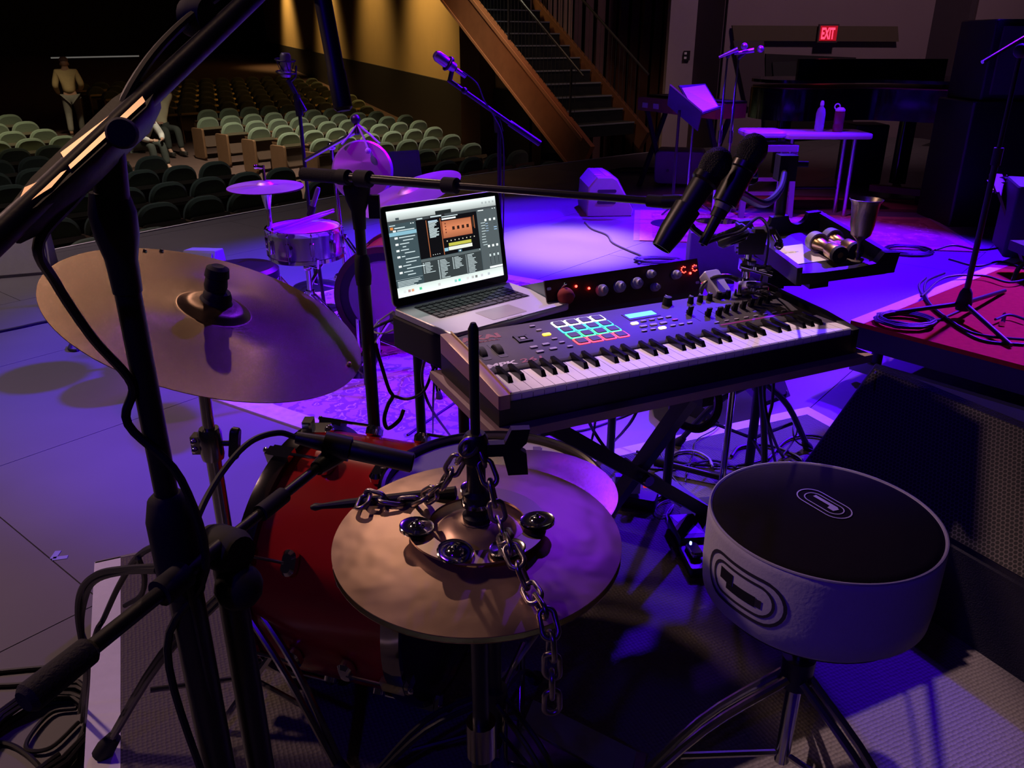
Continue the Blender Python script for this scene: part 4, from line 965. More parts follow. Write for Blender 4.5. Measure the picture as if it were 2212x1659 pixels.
# ================================================================== NEAR MICROPHONE STANDS
# ---- tall stand with the upper boom at far left
AX, AY = -.290, .590
ta = thing('boom_stand', 'tall black boom stand crossing the left foreground', 'microphone stand', (AX, AY, RZT))
part('upper_tube', MB().bar((AX, AY, 1.08), (AX, AY, 1.355), .0095), BLACKM, ta, True)
part('lower_tube', MB().bar((AX, AY, .20), (AX, AY, 1.06), .0150), BLACKM, ta, True)
part('height_clutch', MB().lathe([(0, 1.0), (.017, 1.0), (.0205, 1.02), (.0205, 1.075), (.016, 1.095), (.011, 1.10), (0, 1.10)], 18, T(AX, AY, 0)), RUBBER, ta, True)
bm_ = Wd(232, 300, .565)
part('swivel', MB().lathe([(0, 1.275), (.0105, 1.275), (.0115, 1.30), (.0155, 1.318), (.0165, 1.335), (.013, 1.35), (0, 1.352)], 18, T(AX, AY, 0)).bar((AX, AY, 1.33), bm_, .0125, .011), BLACKP, ta, True)
tripod(ta, AX, AY, RZT, .40, .30, (100, -20, -140), BLACKM, .009, .017, False)
B0, B1 = Wd(-60, 565, .475), Wd(560, -20, .70); bd = (B1-B0).normalized(); bm = Wd(232, 300, .565)
part('boom_arm', MB().bar(B0, B1 + bd*.06, .0085), BLACKM, ta, True)
MC = frame(bm + bd*.0, bd, None, (.33, -.22, .94))
cl = part('boom_clutch', MB().prism([(-.105, -.003), (-.09, -.009), (-.03, -.013), (.035, -.012), (.058, -.006), (.058, .008), (.03, .012), (-.07, .009), (-.10, .004)], .0115, MC, -.011, .003), BLACKM, ta, True)
part('clutch_plate', MB().prism([(-.098, -.002), (-.070, -.0075), (-.052, -.006), (-.078, .005)], .0135, MC, .0114), mat('polished_plate', (.9, .66, .5), .36, 1.), cl, True)
part('clutch_plate', MB().prism([(-.050, -.0075), (.035, -.0090), (.042, -.001), (-.040, .006)], .0135, MC, .0114), mat('polished_plate', (.85, .62, .48)), cl, True)
part('clutch_knob', MB().lathe([(0, 0), (.0095, 0), (.0105, .003), (.0105, .014), (.009, .017), (0, .017)], 22, axis(Wd(266, 288, .562), (.35, -.9, .1))), RUBBER, ta, True)
part('cable_knob', MB().lathe([(0, -.010), (.014, -.010), (.016, 0), (.014, .010), (0, .010)], 18, axis(Wd(428, 38, .655), bd.cross((0, 0, 1)))), RUBBER, ta, True)
off = Vector((-.010, 0, .013))
part('cable', MB().tube(spl([B0.lerp(B1, .98) + off, B0.lerp(B1, .7) + off*1.2, B0.lerp(B1, .50) + off*.7, B0.lerp(B1, .30) + Vector((0, 0, -.016)), Wd(85, 520, .52), Wd(120, 610, .56), Wd(200, 730, .60), Wd(285, 830, .63), Vector((AX-.014, AY-.012, 1.17)), Vector((AX+.020, AY-.012, 1.12)), Vector((AX+.026, AY-.010, 1.03)), Vector((AX-.018, AY-.016, .95)), Vector((AX-.006, AY-.022, .80)), Vector((AX+.02, AY-.02, .62)), Vector((AX+.01, AY-.03, .40))], 6), .0036, 8), CABLE, ta, True)
om = thing('overhead_microphone', 'slim black overhead microphone hanging down from the top edge', 'microphone', Wd(742, 238, .93))
O0, O1 = Wd(742, 238, .93), Wd(690, -40, .90)
part('body', MB().tube([O0, O0.lerp(O1, .02), O0.lerp(O1, .3), O0.lerp(O1, .32), O1], [.0085, .0108, .0108, .0098, .0098], 20), mat('mic_black', (.016, .014, .016), .45), om, True)
part('clip', MB().bar(O0.lerp(O1, .90), O0.lerp(O1, 1.25), .0175, n=20), RUBBER, om, True)
part('capsule', MB().bar(O0 + (O0-O1).normalized()*.0008, O0.lerp(O1, .015), .0080, n=20), mat('mesh_dark', (.03, .03, .03), .5, .8), om, True)

# ---- short boom stand with the pencil microphone
BX, BY = -.262, .622
tb2 = thing('short_boom_stand', 'short black boom stand with grip end aiming over the hats', 'microphone stand', (BX, BY, RZT))
G0, G1 = Wd(62, 1508, .56), Wd(702, 998, .86); gd = (G1-G0).normalized(); gm = G0.lerp(G1, .53)
part('upright', MB().bar((BX, BY, .20), (BX, BY, gm.z-.02), .0135), BLACKM, tb2, True)
part('base_plate', MB().lathe([(0, 0), (.12, 0), (.125, .008), (.10, .018), (.02, .028), (0, .03)], 40, T(BX, BY, RZT)), BLACKM, tb2, True)
part('swivel_joint', MB().lathe([(0, -.022), (.018, -.022), (.021, -.01), (.021, .012), (.016, .022), (0, .022)], 18, axis((BX, BY, gm.z-.012), (1, -.6, .1))).ball((BX+.012, BY-.012, gm.z-.045), .022, 14, 8), RUBBER, tb2, True)
part('boom_arm', MB().bar(G0, G0.lerp(G1, .60), .0068).bar(G0.lerp(G1, .58), G1, .0052), BLACKM, tb2, True)
part('grip', MB().tube([G0 - gd*.004, G0, G0.lerp(G1, .14), G0.lerp(G1, .15)], [.008, .0115, .0110, .008], 16), mat('grip_rubber', (.016, .015, .016), .85, 0, .2, 80, .3, 400), tb2, True)
for f0, f1, r_ in ((.34, .42, .012), (.70, .80, .0085)): part('boom_collar', MB().bar(G0.lerp(G1, f0), G0.lerp(G1, f1), r_, n=16), RUBBER, tb2, True)
pm = thing('pencil_microphone', 'black pencil condenser microphone pointing at the hi-hat', 'microphone', Wd(880, 1000, .86))
Q0, Q1 = Wd(892, 1000, .87), Wd(640, 945, .86)
part('body', MB().tube([Q0, Q0.lerp(Q1, .01), Q0.lerp(Q1, .62), Q0.lerp(Q1, .64), Q0.lerp(Q1, .80)], [.0092, .0108, .0108, .0095, .0085], 20), mat('mic_black', (.016, .014, .016)), pm, True)
part('grille_cap', MB().bar(Q0 + (Q0-Q1).normalized()*.0006, Q0.lerp(Q1, .008), .0090, n=20), mat('mesh_dark', (.03, .03, .03)), pm, True)
part('connector', MB().bar(Q0.lerp(Q1, .80), Q1, .0085, .0065, 16), BLACKM, pm, True)
cw = Q0.lerp(Q1, .66)
part('mic_clip', MB().tube([G1 - gd*.015, G1, cw - Vector((0, 0, .008))], [.008, .010, .012], 12).bar(Q0.lerp(Q1, .54), Q0.lerp(Q1, .76), .0135, n=18), BLACKP, pm, True)
part('cable', MB().tube(spl([Q1, Wd(600, 935, .85), Wd(540, 955, .82), Wd(480, 1020, .78), Wd(430, 1110, .74), Wd(408, 1200, .71), Wd(415, 1290, .70), (BX-.02, BY-.03, .78), (BX-.012, BY-.02, .5)], 6), .0032, 8), CABLE, pm, True)

# ---- middle boom stand: pole behind the kick, boom reaching to the vocal microphone
MX, MY = -.336, 1.78
tc_ = thing('straight_boom_stand', 'black boom stand behind the red kick with boom across the laptop', 'microphone stand', (MX, MY, RZT))
MT = Wy(770, 395, MY); E1 = Wd(1445, 437, 1.36); E0 = Wy(655, 376, MY+.03)
part('lower_tube', MB().bar((MX, MY, .20), (MX, MY, .97), .0150), BLACKM, tc_, True)
part('upper_tube', MB().bar((MX, MY, .95), (MX, MY, MT.z-.03), .0120), BLACKM, tc_, True)
part('height_clutch', MB().lathe([(0, .94), (.017, .94), (.019, .96), (.017, 1.0), (.012, 1.01), (0, 1.01)], 16, T(MX, MY, 0)), RUBBER, tc_, True)
part('swivel', MB().lathe([(0, -.10), (.014, -.10), (.016, -.06), (.026, -.035), (.030, -.01), (.024, .012), (0, .014)], 18, T(MX, MY, MT.z)).cbox((MX+.036, MY-.005, MT.z-.05), (.024, .014, .05)), RUBBER, tc_, True)
tripod(tc_, MX, MY, RZT, .40, .30, (60, 180, 300), BLACKM, .009, .017, False)
part('boom_arm', MB().bar(E0, E0.lerp(E1, .47), .0098).bar(E0.lerp(E1, .45), E1, .0068), mat('satin_black_tube', (.022, .020, .022), .28), tc_, True)
ed = (E1-E0).normalized()
part('counter_grip', MB().tube([E0 - ed*.003, E0, E0.lerp(E1, .125), E0.lerp(E1, .13)], [.011, .0145, .0145, .011], 18), mat('grip_rubber', (.016, .015, .016)), tc_, True)
for f0, f1, r_ in ((.125, .155, .0165), (.185, .225, .0175), (.45, .485, .0155)): part('boom_collar', MB().bar(E0.lerp(E1, f0), E0.lerp(E1, f1), r_, n=18), RUBBER, tc_, True)
part('boom_tip', MB().bar(E0.lerp(E1, .955), E1, .0105, n=14), RUBBER, tc_, True)
part('hook_and_loop_strap', MB().tube(spl([(MX+.015, MY, .80), Wy(838, 835, MY+.02), Wy(848, 855, MY+.02), Wy(838, 875, MY+.02), Wy(830, 905, MY), Wy(838, 925, MY-.01), Wy(862, 908, MY), Wy(872, 885, MY+.01)], 6), .005, 6), CABLE, tc_, True)

def vocal_mic(label, head, tail, sw=1., wire=True):
    """handheld dynamic microphone: ball grille, collar, tapered body"""
    t = thing('vocal_microphone', label, 'microphone', tail); d = (tail-head).normalized(); L = (tail-head).length
    MG = mat('dark_mic_grille', (.035, .033, .034), .45, .7); N, Lk, b = nodes_of(MG)
    if not any(n.bl_idname == 'ShaderNodeTexVoronoi' for n in N):
        vo = N.new('ShaderNodeTexVoronoi'); vo.inputs['Scale'].default_value = 420; vo.inputs['Randomness'].default_value = .1
        tcx = N.new('ShaderNodeTexCoord'); Lk.new(tcx.outputs['Object'], vo.inputs['Vector'])
        bp = N.new('ShaderNodeBump'); bp.inputs['Strength'].default_value = 1.; bp.inputs['Distance'].default_value = .002
        Lk.new(vo.outputs['Distance'], bp.inputs['Height']); Lk.new(bp.outputs['Normal'], b.inputs['Normal'])
    M_ = axis(head, d)
    part('grille', MB().lathe([(0, -.026*sw), (.012*sw, -.0235*sw), (.020*sw, -.016*sw), (.0250*sw, -.004*sw), (.0255*sw, .004*sw), (.0235*sw, .016*sw), (.0200*sw, .030*sw), (0, .030*sw)], 28, M_), MG, t, True, ang=1.2)
    part('collar', MB().lathe([(0, .026*sw), (.0235*sw, .026*sw), (.0235*sw, .036*sw), (.020*sw, .040*sw), (0, .04*sw)], 24, M_), mat('collar_dark', (.06, .055, .055), .3, .8), t, True)
    part('body', MB().lathe([(0, .038*sw), (.0200*sw, .038*sw), (.0185*sw, .07*sw), (.0150*sw, L*.75), (.0125*sw, L), (0, L)], 24, M_), mat('mic_black', (.016, .014, .016)), t, True)
    return t, d, M_, L
h1, t1 = Wd(1548, 352, 1.33), Wd(1448, 505, 1.34)
v1, d1, M1, L1 = vocal_mic('black vocal microphone held in a rubber clip at the boom end', h1, t1 + (t1-h1)*.10)
part('clip', MB().lathe([(.019, .085), (.023, .085), (.021, .135), (.0165, .165), (.0145, .165), (.019, .085)], 20, M1).tube(spl([E1 - ed*.01, E1 + ed*.03, M1 @ Vector((0, 0, .12))], 5), [.012]*6 + [.010]*5, 12), BLACKP, v1, True)
h2, t2 = Wd(1626, 322, 1.36), Wd(1548, 470, 1.38)
v2, d2, M2, L2 = vocal_mic('second vocal microphone with domed grille nearer the percussion tray', h2, t2)
part('grey_band', MB().lathe([(.0135, L2*.80), (.0148, L2*.80), (.0142, L2*.88), (.013, L2*.88), (.0135, L2*.80)], 20, M2), GREYP, v2, True)
part('connector', MB().bar(t2, t2 + d2*.05, .0095, .008, 14), BLACKM, v2, True)
part('cable', MB().tube(spl([t2 + d2*.05, Wd(1560, 512, 1.45), Wd(1600, 500, 1.6), Wd(1640, 470, 1.8), Wd(1660, 500, 2.0), Wd(1655, 560, 2.1), Wd(1640, 620, 2.15), (.66, 2.2, .5), (.72, 2.4, .18)], 6), .0034, 8), CABLE, v2, True)
# ================================================================== FAR STAGE
def rug(name, label, o, ax, ay, w, h, cols, sc, fringe=True):
    o = Vector((o[0], o[1], 0)); M_ = frame((o.x, o.y, .001), ax, ay)
    t = thing(name, label, 'rug', M_)
    m = mat(name + '_weave_' + str(len(MATS)), cols[0], .95, 0, .1, 10, .3, 90); N, Lk, b = nodes_of(m)
    tc = N.new('ShaderNodeTexCoord'); vo = N.new('ShaderNodeTexVoronoi'); vo.inputs['Scale'].default_value = sc; vo.feature = 'SMOOTH_F1'
    ns = N.new('ShaderNodeTexNoise'); ns.inputs['Scale'].default_value = sc*1.6; ns.inputs['Detail'].default_value = 4
    Lk.new(tc.outputs['Object'], vo.inputs['Vector']); Lk.new(tc.outputs['Object'], ns.inputs['Vector'])
    r1 = N.new('ShaderNodeValToRGB'); r1.color_ramp.interpolation = 'CONSTANT'; e = r1.color_ramp.elements
    e[0].position = 0; e[0].color = (*cols[1], 1); e[1].position = .28; e[1].color = (*cols[0], 1)
    for p_, c_ in ((.50, cols[2]), (.56, cols[0]), (.72, cols[1])):
        k = e.new(p_); k.color = (*c_, 1)
    ad = N.new('ShaderNodeMath'); ad.operation = 'MULTIPLY_ADD'; ad.inputs[1].default_value = .8; 
    Lk.new(ns.outputs['Fac'], ad.inputs[0]); Lk.new(vo.outputs['Distance'], ad.inputs[2])
    sb = N.new('ShaderNodeMath'); sb.operation = 'SUBTRACT'; sb.inputs[1].default_value = .12; Lk.new(ad.outputs[0], sb.inputs[0])
    Lk.new(sb.outputs[0], r1.inputs['Fac']); Lk.new(r1.outputs['Color'], b.inputs['Base Color'])
    part('field', MB().box((.10, .10, 0), (w-.10, h-.10, .008)), m, t)
    bm_ = mat(name + '_border', cols[3], .95, 0, .3, 30, .3, 90)
    for lo, hi in (((0, 0), (w, .10)), ((0, h-.10), (w, h)), ((0, .10), (.10, h-.10)), ((w-.10, .10), (w, h-.10))): part('border', MB().box((lo[0], lo[1], 0), (hi[0], hi[1], .0075)), bm_, t)
    if fringe:
        for x0 in (-.05, w):
            f = MB()
            for k in range(int(h/.014)): f.beam((x0, .007+k*.014, .003), (x0+.05, .007+k*.014+random.uniform(-.004, .004), .003), .006, .003)
            part('fringe', f, mat('rug_fringe', (.6, .5, .45), .9), t, kind='stuff')
    return t
rug('patterned_rug', 'faded patterned rug under the far kit with pale border', (-2.02, 3.70), (.84, -.545, 0), (.545, .84, 0), 2.12, 2.4, ((.20, .07, .22), (.34, .16, .30), (.46, .34, .46), (.52, .42, .50)), 16)
rug('worn_rug', 'worn reddish rug beneath the tall stool and bench', (1.00, 6.28), az(97), az(10), 2.5, 1.25, ((.40, .15, .12), (.30, .09, .10), (.55, .34, .28), (.46, .22, .14)), 9)
rug('brown_rug', 'plain brown rug behind the worn reddish one', (1.75, 7.72), az(97), az(10), 2.3, .70, ((.34, .13, .06), (.30, .10, .05), (.38, .16, .08), (.12, .045, .03)), 7, False)
mk = MB(); c_ = Wz(114, 1207, .001); a_ = Wz(146, 1203, .001); b_ = Wz(126, 1190, .001)
mk.beam(c_, a_, .018, .0012); mk.beam(c_, b_, .018, .0012)
solo('floor_mark', mk, mat('blue_tape', (.30, .28, .62), .6), 'small blue tape arrow mark on the stage floor at left', 'tape mark', c_)

# ---- far drum kit
k2 = thing('far_hi_hat_stand', 'far chrome hi-hat stand beside the silver snare', 'hi-hat stand', (-1.177, 3.927, 0))
x, y = -1.177, 3.927
part('tube', MB().bar((x, y, .06), (x, y, .78), .013), CHROME, k2, True)
part('cup', MB().lathe([(0, .70), (.013, .70), (.028, .785), (0, .785)], 16, T(x, y, 0)), CHROME, k2, True)
part('rod', MB().bar((x, y, .80), (x, y, .905), .007), CHROME, k2, True)
part('clutch_wing', MB().bar((x, y, .895), (x-.03, y-.005, .9), .008).ball((x-.034, y-.005, .9), .011, 10, 6), CHROME, k2, True)
tripod(k2, x, y, 0, .36, .26, (20, 140, 260), CHROME, .008)
hb2 = thing('far_bottom_hat', 'lower cymbal of the far hi-hat pair', 'cymbal', T(x, y, .797) @ RX(PI)); part('bow', MB().lathe(cym_prof(.178, .010, .04, .014), 64), CYM2, hb2, ang=1.2)
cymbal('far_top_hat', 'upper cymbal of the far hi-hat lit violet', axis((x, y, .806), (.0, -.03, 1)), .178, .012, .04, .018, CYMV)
SN2 = mat('silver_shell', (.55, .55, .58), .2, .9)
s2 = drum('silver_snare_drum', 'far silver snare drum with pink-lit head', -1.018, 3.943, .607, .178, .145, SN2, CHROME, HEAD, 10, .1)
part('vent_badge', MB().ball((-1.045, 3.943-.179, .545), .009, 10, 6, (1, .4, 1)), BLACKP, s2, True)
for k, (dy, lab) in enumerate(((0, 'drumstick lying nearer the rim of the silver snare'), (.025, 'drumstick lying just behind its twin on the silver snare'))):
    p, q = Wz(588, 503+k*-7, .626), Wz(722, 457-k*5, .640); d_ = (q-p).normalized()
    solo('drumstick', MB().tube([p, p.lerp(q, .75), q - d_*.03, q - d_*.012, q], [.0078, .0075, .0045, .006, .003], 8), mat('hickory', (.45, .33, .22), .5), lab, 'drumstick', p, 'sticks on the silver snare')
st2 = thing('far_snare_stand', 'chrome stand under the silver snare', 'drum stand', (-1.018, 3.943, 0))
part('post', MB().bar((-1.018, 3.943, .06), (-1.018, 3.943, .43), .013), CHROME, st2, True)
part('tilter', MB().ball((-1.018, 3.943, .41), .022, 12, 8), CHROME, st2, True)
for a in (30, 150, 270):
    d_ = az(a); part('basket_arm', MB().tube([Vector((-1.018, 3.943, .42)) + d_*.02, Vector((-1.018, 3.943, .445)) + d_*.18, Vector((-1.018, 3.943, .49)) + d_*.192], .006, 8), CHROME, st2, True)
tripod(st2, -1.018, 3.943, 0, .27, .27, (0, 120, 240), CHROME, .008)
K2C = Wd(832, 645, 4.05); K2D = Vector((-.10, -1, 0)).normalized(); KM2 = axis(K2C, -K2D)
k2d = thing('far_kick_drum', 'far kick drum facing the drummer with blue-lit batter head', 'drum', (K2C.x, K2C.y + .2, 0))
part('shell', MB().lathe([(.238, .02), (.246, .02), (.246, .38), (.238, .38), (.238, .02)], 64, KM2), mat('far_red_lacquer', (.30, .03, .02), .25), k2d, True)
for z_ in (0, .365): part('hoop', MB().lathe([(.232, z_), (.262, z_), (.262, z_+.035), (.246, z_+.035), (.232, z_)], 64, KM2), mat('wood_hoop', (.10, .035, .03), .3), k2d, True)
part('batter_head', MB().lathe([(0, .012), (.19, .012), (.236, .010), (.236, .016), (0, .018)], 48, KM2), mat('clear_blue_head', (.40, .40, .45), .25), k2d, True)
part('muffle_ring', MB().lathe([(.19, .010), (.236, .008), (.236, .011), (.19, .012), (.19, .010)], 48, KM2), mat('dark_ring', (.03, .03, .035), .5), k2d, True)
for k in range(8):
    M_ = KM2 @ RZ(2*PI*(k+.5)/8)
    part('claw', MB().cbox((.266, 0, .016), (.012, .024, .04), M_).bar(M_ @ Vector((.268, 0, -.01)), M_ @ Vector((.268, 0, .12)), .004), CHROME, k2d, True)
for s_ in (-1, 1): part('spur', MB().tube([K2C + Vector((.24*s_, .25, -.05)), Vector((K2C.x + .34*s_, K2C.y + .30, .01))], .008, 8), CHROME, k2d, True)
p2 = thing('far_kick_pedal', 'kick pedal with square beater at the far kick', 'drum pedal', (K2C.x-.07, K2C.y-.16, 0))
part('base', MB().box((-.05, -.28, .0), (.05, .10, .01)), CHROME, p2); part('footboard', MB().prism([(-.04, -.27), (.04, -.27), (.034, -.02), (-.034, -.02)], .006, T(0, 0, .02) @ RX(R(14))), CHROME, p2)
for s_ in (-.05, .05): part('post', MB().bar((s_, .0, .0), (s_, .02, .20), .007), CHROME, p2)
part('beater', MB().bar((0, .02, .20), (0, .045, .40), .004).cbox((0, .05, .42), (.05, .05, .05)), mat('felt_beater', (.5, .48, .44)), p2)
CR = Vector((-.433, 3.495, .849)); CRN = Vector((-.328, -.155, 1)).normalized()
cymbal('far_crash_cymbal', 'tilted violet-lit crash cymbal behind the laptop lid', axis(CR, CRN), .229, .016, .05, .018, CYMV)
cst = thing('far_crash_stand', 'chrome stand under the violet-lit crash cymbal', 'cymbal stand', (-.42, 3.52, 0))
part('tube', MB().bar((-.42, 3.52, .06), (-.42, 3.52, .80), .012), CHROME, cst, True); part('tilt_rod', MB().bar((-.42, 3.52, .79), CR + CRN*.05, .006), CHROME, cst, True)
part('wing_nut', MB().lathe([(0, .034), (.016, .034), (.012, .06), (0, .062)], 12, axis(CR, CRN)), CHROME, cst, True); tripod(cst, -.42, 3.52, 0, .40, .30, (40, 160, 280), CHROME, .009)

# ---- gong hanging from a boom by cords, with a small microphone
GC = Wd(782, 368, 4.35); GR = .165
gg = thing('gong', 'round bronze gong hung by cords behind the boom arm', 'gong', GC)
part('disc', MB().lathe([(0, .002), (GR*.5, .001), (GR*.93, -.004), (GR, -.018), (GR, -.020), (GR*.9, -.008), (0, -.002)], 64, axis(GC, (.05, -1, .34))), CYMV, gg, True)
GT = Wd(772, 268, 4.33)
for px, py in ((738, 312), (820, 310), (795, 322)): part('cord', MB().tube([GT, GT.lerp(Wd(px, py, 4.32), .5) + Vector((.003, 0, 0)), Wd(px, py, 4.32)], .006, 6), mat('pale_cord', (.55, .5, .55), .8), gg, True)
part('knot', MB().ball(Wd(795, 326, 4.31), .016, 10, 6), mat('pale_cord', (.55, .5, .55)), gg, True)
gs = thing('gong_stand', 'chrome boom stand holding the hanging gong', 'boom stand', Wz(725, 640, 0))
gx, gy = Wd(728, 352, 4.5).x, Wd(728, 352, 4.5).y; gj = Wd(716, 316, 4.5)
part('upright', MB().bar((gx, gy, .05), gj, .012), CHROME, gs, True); part('boom', MB().bar(Wd(660, 346, 4.6), Wd(772, 283, 4.34), .011), mat('satin_chrome', (.6, .58, .6), .25, 1.), gs, True)
part('boom_clamp', MB().ball(gj, .024, 12, 8), CHROME, gs, True); part('tip', MB().bar(Wd(772, 290, 4.34), Wd(768, 252, 4.34), .013).ball(Wd(768, 258, 4.33), .026, 14, 8), BLACKM, gs, True)
tripod(gs, gx, gy, 0, .4, .3, (0, 120, 240), CHROME, .009)

# ---- studio microphones on tall stands
def ldc_stand(name, label, x, y, top, base=True):
    t = thing(name, label, 'microphone stand', (x, y, 0))
    part('pole', MB().bar((x, y, .03), (x, y, top), .011), BLACKM, t, True)
    part('base', MB().lathe([(0, 0), (.14, 0), (.145, .01), (.11, .022), (.02, .03), (0, .03)], 32, T(x, y, 0)), BLACKM, t, True)
    return t
p = Wy(648, 250, 5.0); t = ldc_stand('tall_microphone_stand', 'tall black stand rising behind the far hi-hat', p.x, 5.0, p.z)
part('swivel', MB().bar(Wy(648, 250, 5.), Wy(640, 205, 5.), .022).bar(Wy(643, 210, 5.), Wy(660, 240, 4.98), .012), BLACKM, t, True)
part('arm', MB().bar(Wy(640, 205, 5.), Wy(622, 172, 4.98), .014), BLACKM, t, True)
mc = Wy(617, 142, 4.97); m_ = thing('studio_microphone', 'studio microphone in a round shock mount above the seats', 'microphone', mc)
part('body', MB().lathe([(0, -.06), (.026, -.06), (.030, -.05), (.030, .02), (.030, .055), (.022, .066), (0, .068)], 24, axis(mc, (.1, -.1, 1))), mat('satin_mic', (.32, .32, .36), .3, .8), m_, True)
part('grille', MB().lathe([(.0305, .0), (.0305, .055), (.023, .068), (0, .071)], 24, axis(mc, (.1, -.1, 1))), mat('mic_mesh', (.4, .4, .42), .4, .9), m_, True)
for dz in (-.035, .03): part('shock_ring', MB().torus(.056, .0045, axis(mc + Vector((0, 0, dz)), (.1, -.1, 1)), 32), BLACKM, m_, True)
for a in range(6): part('elastic', MB().bar(mc + Vector((.056*math.cos(a), .056*math.sin(a), .03)), mc + Vector((.03*math.cos(a+.5), .03*math.sin(a+.5), -.03)), .0022, n=6), RUBBER, m_, True)
part('yoke', MB().tube([mc + Vector((.06, 0, 0)), mc + Vector((.05, 0, -.06)), Wy(628, 176, 4.98)], .006, 8), BLACKM, m_, True)
p = Wy(1078, 285, 4.6); t = ldc_stand('boom_microphone_stand', 'black boom stand leaning over the stage before the stairs', p.x, 4.6, p.z)
part('boom', MB().bar(Wy(968, 172, 4.5), Wy(1110, 272, 4.62), .011).bar(Wy(1100, 265, 4.62), Wy(1166, 310, 4.66), .017), BLACKM, t, True)
part('swivel', MB().bar(Wy(1078, 285, 4.6), Wy(1072, 250, 4.6), .024, .016), BLACKM, t, True)
part('boom_knob', MB().ball(Wy(1003, 196, 4.52), .018, 10, 6), BLACKM, t, True)
part('cable', MB().tube(spl([Wy(1000, 155, 4.5), Wy(1030, 180, 4.5), Wy(1045, 215, 4.52), Wy(1066, 250, 4.56), Wy(1086, 300, 4.57), Wy(1088, 420, 4.57), (p.x+.02, 4.56, .3), (p.x+.03, 4.55, .04)], 6), .004, 6), CABLE, t, True)
a_, b_ = Wy(938, 116, 4.44), Wy(985, 150, 4.50); m2 = thing('side_address_microphone', 'violet-lit studio microphone on the boom before the tan wall', 'microphone', a_)
part('body', MB().lathe([(0, 0), (.018, .004), (.028, .02), (.028, .085), (.024, .13), (0, .132)], 24, axis(a_, b_-a_)), mat('satin_mic', (.32, .32, .36)), m2, True)
part('mount', MB().torus(.034, .006, axis(a_.lerp(b_, .62), b_-a_)).bar(a_.lerp(b_, .85), Wy(972, 172, 4.5), .012).ball(Wy(976, 130, 4.48), .014, 10, 6), BLACKM, m2, True)
part('connector', MB().bar(b_, b_.lerp(a_, -.45), .012), mat('satin_mic', (.32, .32, .36)), m2, True)
a_, b_ = Wy(688, 405, 4.5), Wy(672, 458, 4.5); t = thing('small_pencil_microphone', 'small upright pencil microphone behind the silver snare', 'microphone', b_)
part('body', MB().tube([a_, a_.lerp(b_, .1), b_], [.010, .014, .014], 14), mat('satin_mic', (.32, .32, .36)), t, True); part('clip', MB().bar(a_.lerp(b_, .75), a_.lerp(b_, 1.15), .02).bar(b_, (b_.x+.02, b_.y+.02, .02), .011), BLACKM, t, True)
part('foot', MB().lathe([(0, 0), (.09, 0), (.09, .012), (0, .02)], 24, T(b_.x+.02, b_.y+.02, 0)), BLACKM, t, True)

# ---- second throne and the stage monitors
q = Wz(520, 585, .48); t = thing('far_drum_throne', 'dark round throne half hidden by the ride cymbal', 'stool', (q.x, q.y, 0))
part('seat', MB().lathe([(0, -.07), (.15, -.07), (.17, -.05), (.17, -.015), (.15, 0), (0, .004)], 40, T(q.x, q.y, .50)), mat('dark_vinyl', (.016, .015, .02), .4), t, True); part('post', MB().bar((q.x, q.y, .1), (q.x, q.y, .43), .014), CHROME, t, True); tripod(t, q.x, q.y, 0, .30, .26, (0, 120, 240), CHROME, .009)
GREYB = mat('grey_textured_cabinet', (.36, .34, .33), .6, 0, .08, 30, .2, 200)
def sidewedge(name, label, o, ang_, s=1., body=GREYB, slots=True):
    """monitor seen from its side panel: hexagonal profile swept along the local y axis"""
    M_ = T(o[0], o[1], 0) @ RZ(R(ang_)); t = thing(name, label, 'floor monitor', M_)
    P = [(-.17*s, .0), (.19*s, .0), (.20*s, .05*s), (.06*s, .29*s), (.02*s, .31*s), (-.10*s, .31*s), (-.165*s, .23*s), (-.175*s, .04*s)]
    S_ = Matrix(((1,0,0,0),(0,0,1,0),(0,1,0,0),(0,0,0,1))); S_ = Matrix(((1,0,0,0),(0,0,-1,0),(0,1,0,0),(0,0,0,1)))
    part('cabinet', MB().prism(P, .0, S_, -.50*s, .012), body, t)
    g = MB(); a_, b_ = Vector((.195*s, 0, .06*s)), Vector((.065*s, 0, .285*s)); n_ = Vector((.87, 0, .5)).normalized()
    g.add([v + n_*h + Vector((0, yy, 0)) for h in (-.003, .006) for v, yy in ((a_, .03*s), (a_, .47*s), (b_, .47*s), (b_, .03*s))], [(0,1,2,3),(7,6,5,4),(0,4,5,1),(1,5,6,2),(2,6,7,3),(3,7,4,0)])
    part('grille', g, mat('blue_grey_grille', (.16, .15, .17), .5, .2), t, ang=0)
    if slots:
        for z in (.115*s, .20*s):
            part('handle_slot', MB().prism(rrect(.15*s, .026*s, .011*s), .004, T(-.02*s, 0, z) @ RX(PI/2), -.001), mat('slot_dark', (.03, .028, .03), .7), t)
    return t
q = Wz(1268, 468, 0); sidewedge('stage_monitor', 'grey stage monitor with two handle slots near the pink pool', (q.x+.19, q.y+.0), 4, 1.12)
c_ = bpy.data.objects['stage_monitor']; part('white_label', MB().box((-.12, .10, .349), (-.06, .13, .351)), WHITE, c_); part('pale_tape', MB().box((-.03, .04, .348), (.02, .5, .3505)), mat('lilac_tape', (.5, .42, .5), .6), c_)
q = Wz(1400, 600, 0); wedge('stage_monitor', 'blue-lit monitor wedge behind the rack unit', (Wz(1478, 600, 0).x+.02, Wz(1478, 600, 0).y), (.98, -.15), .55, 0, [(0, 0), (.36, 0), (.36, .16), (.18, .31), (0, .30)], 2, GREYB, mat('dark_back_panel', (.02, .02, .024), .6))
wedge('stage_monitor', 'violet-lit monitor wedge at the stage edge below the front seats', (Wz(-120, 612, 0).x, Wz(-120, 612, 0).y), (.93, .36), .62, 0, [(0, 0), (.36, 0), (.30, .30), (.16, .34)], 3, GREYB, GREYB)
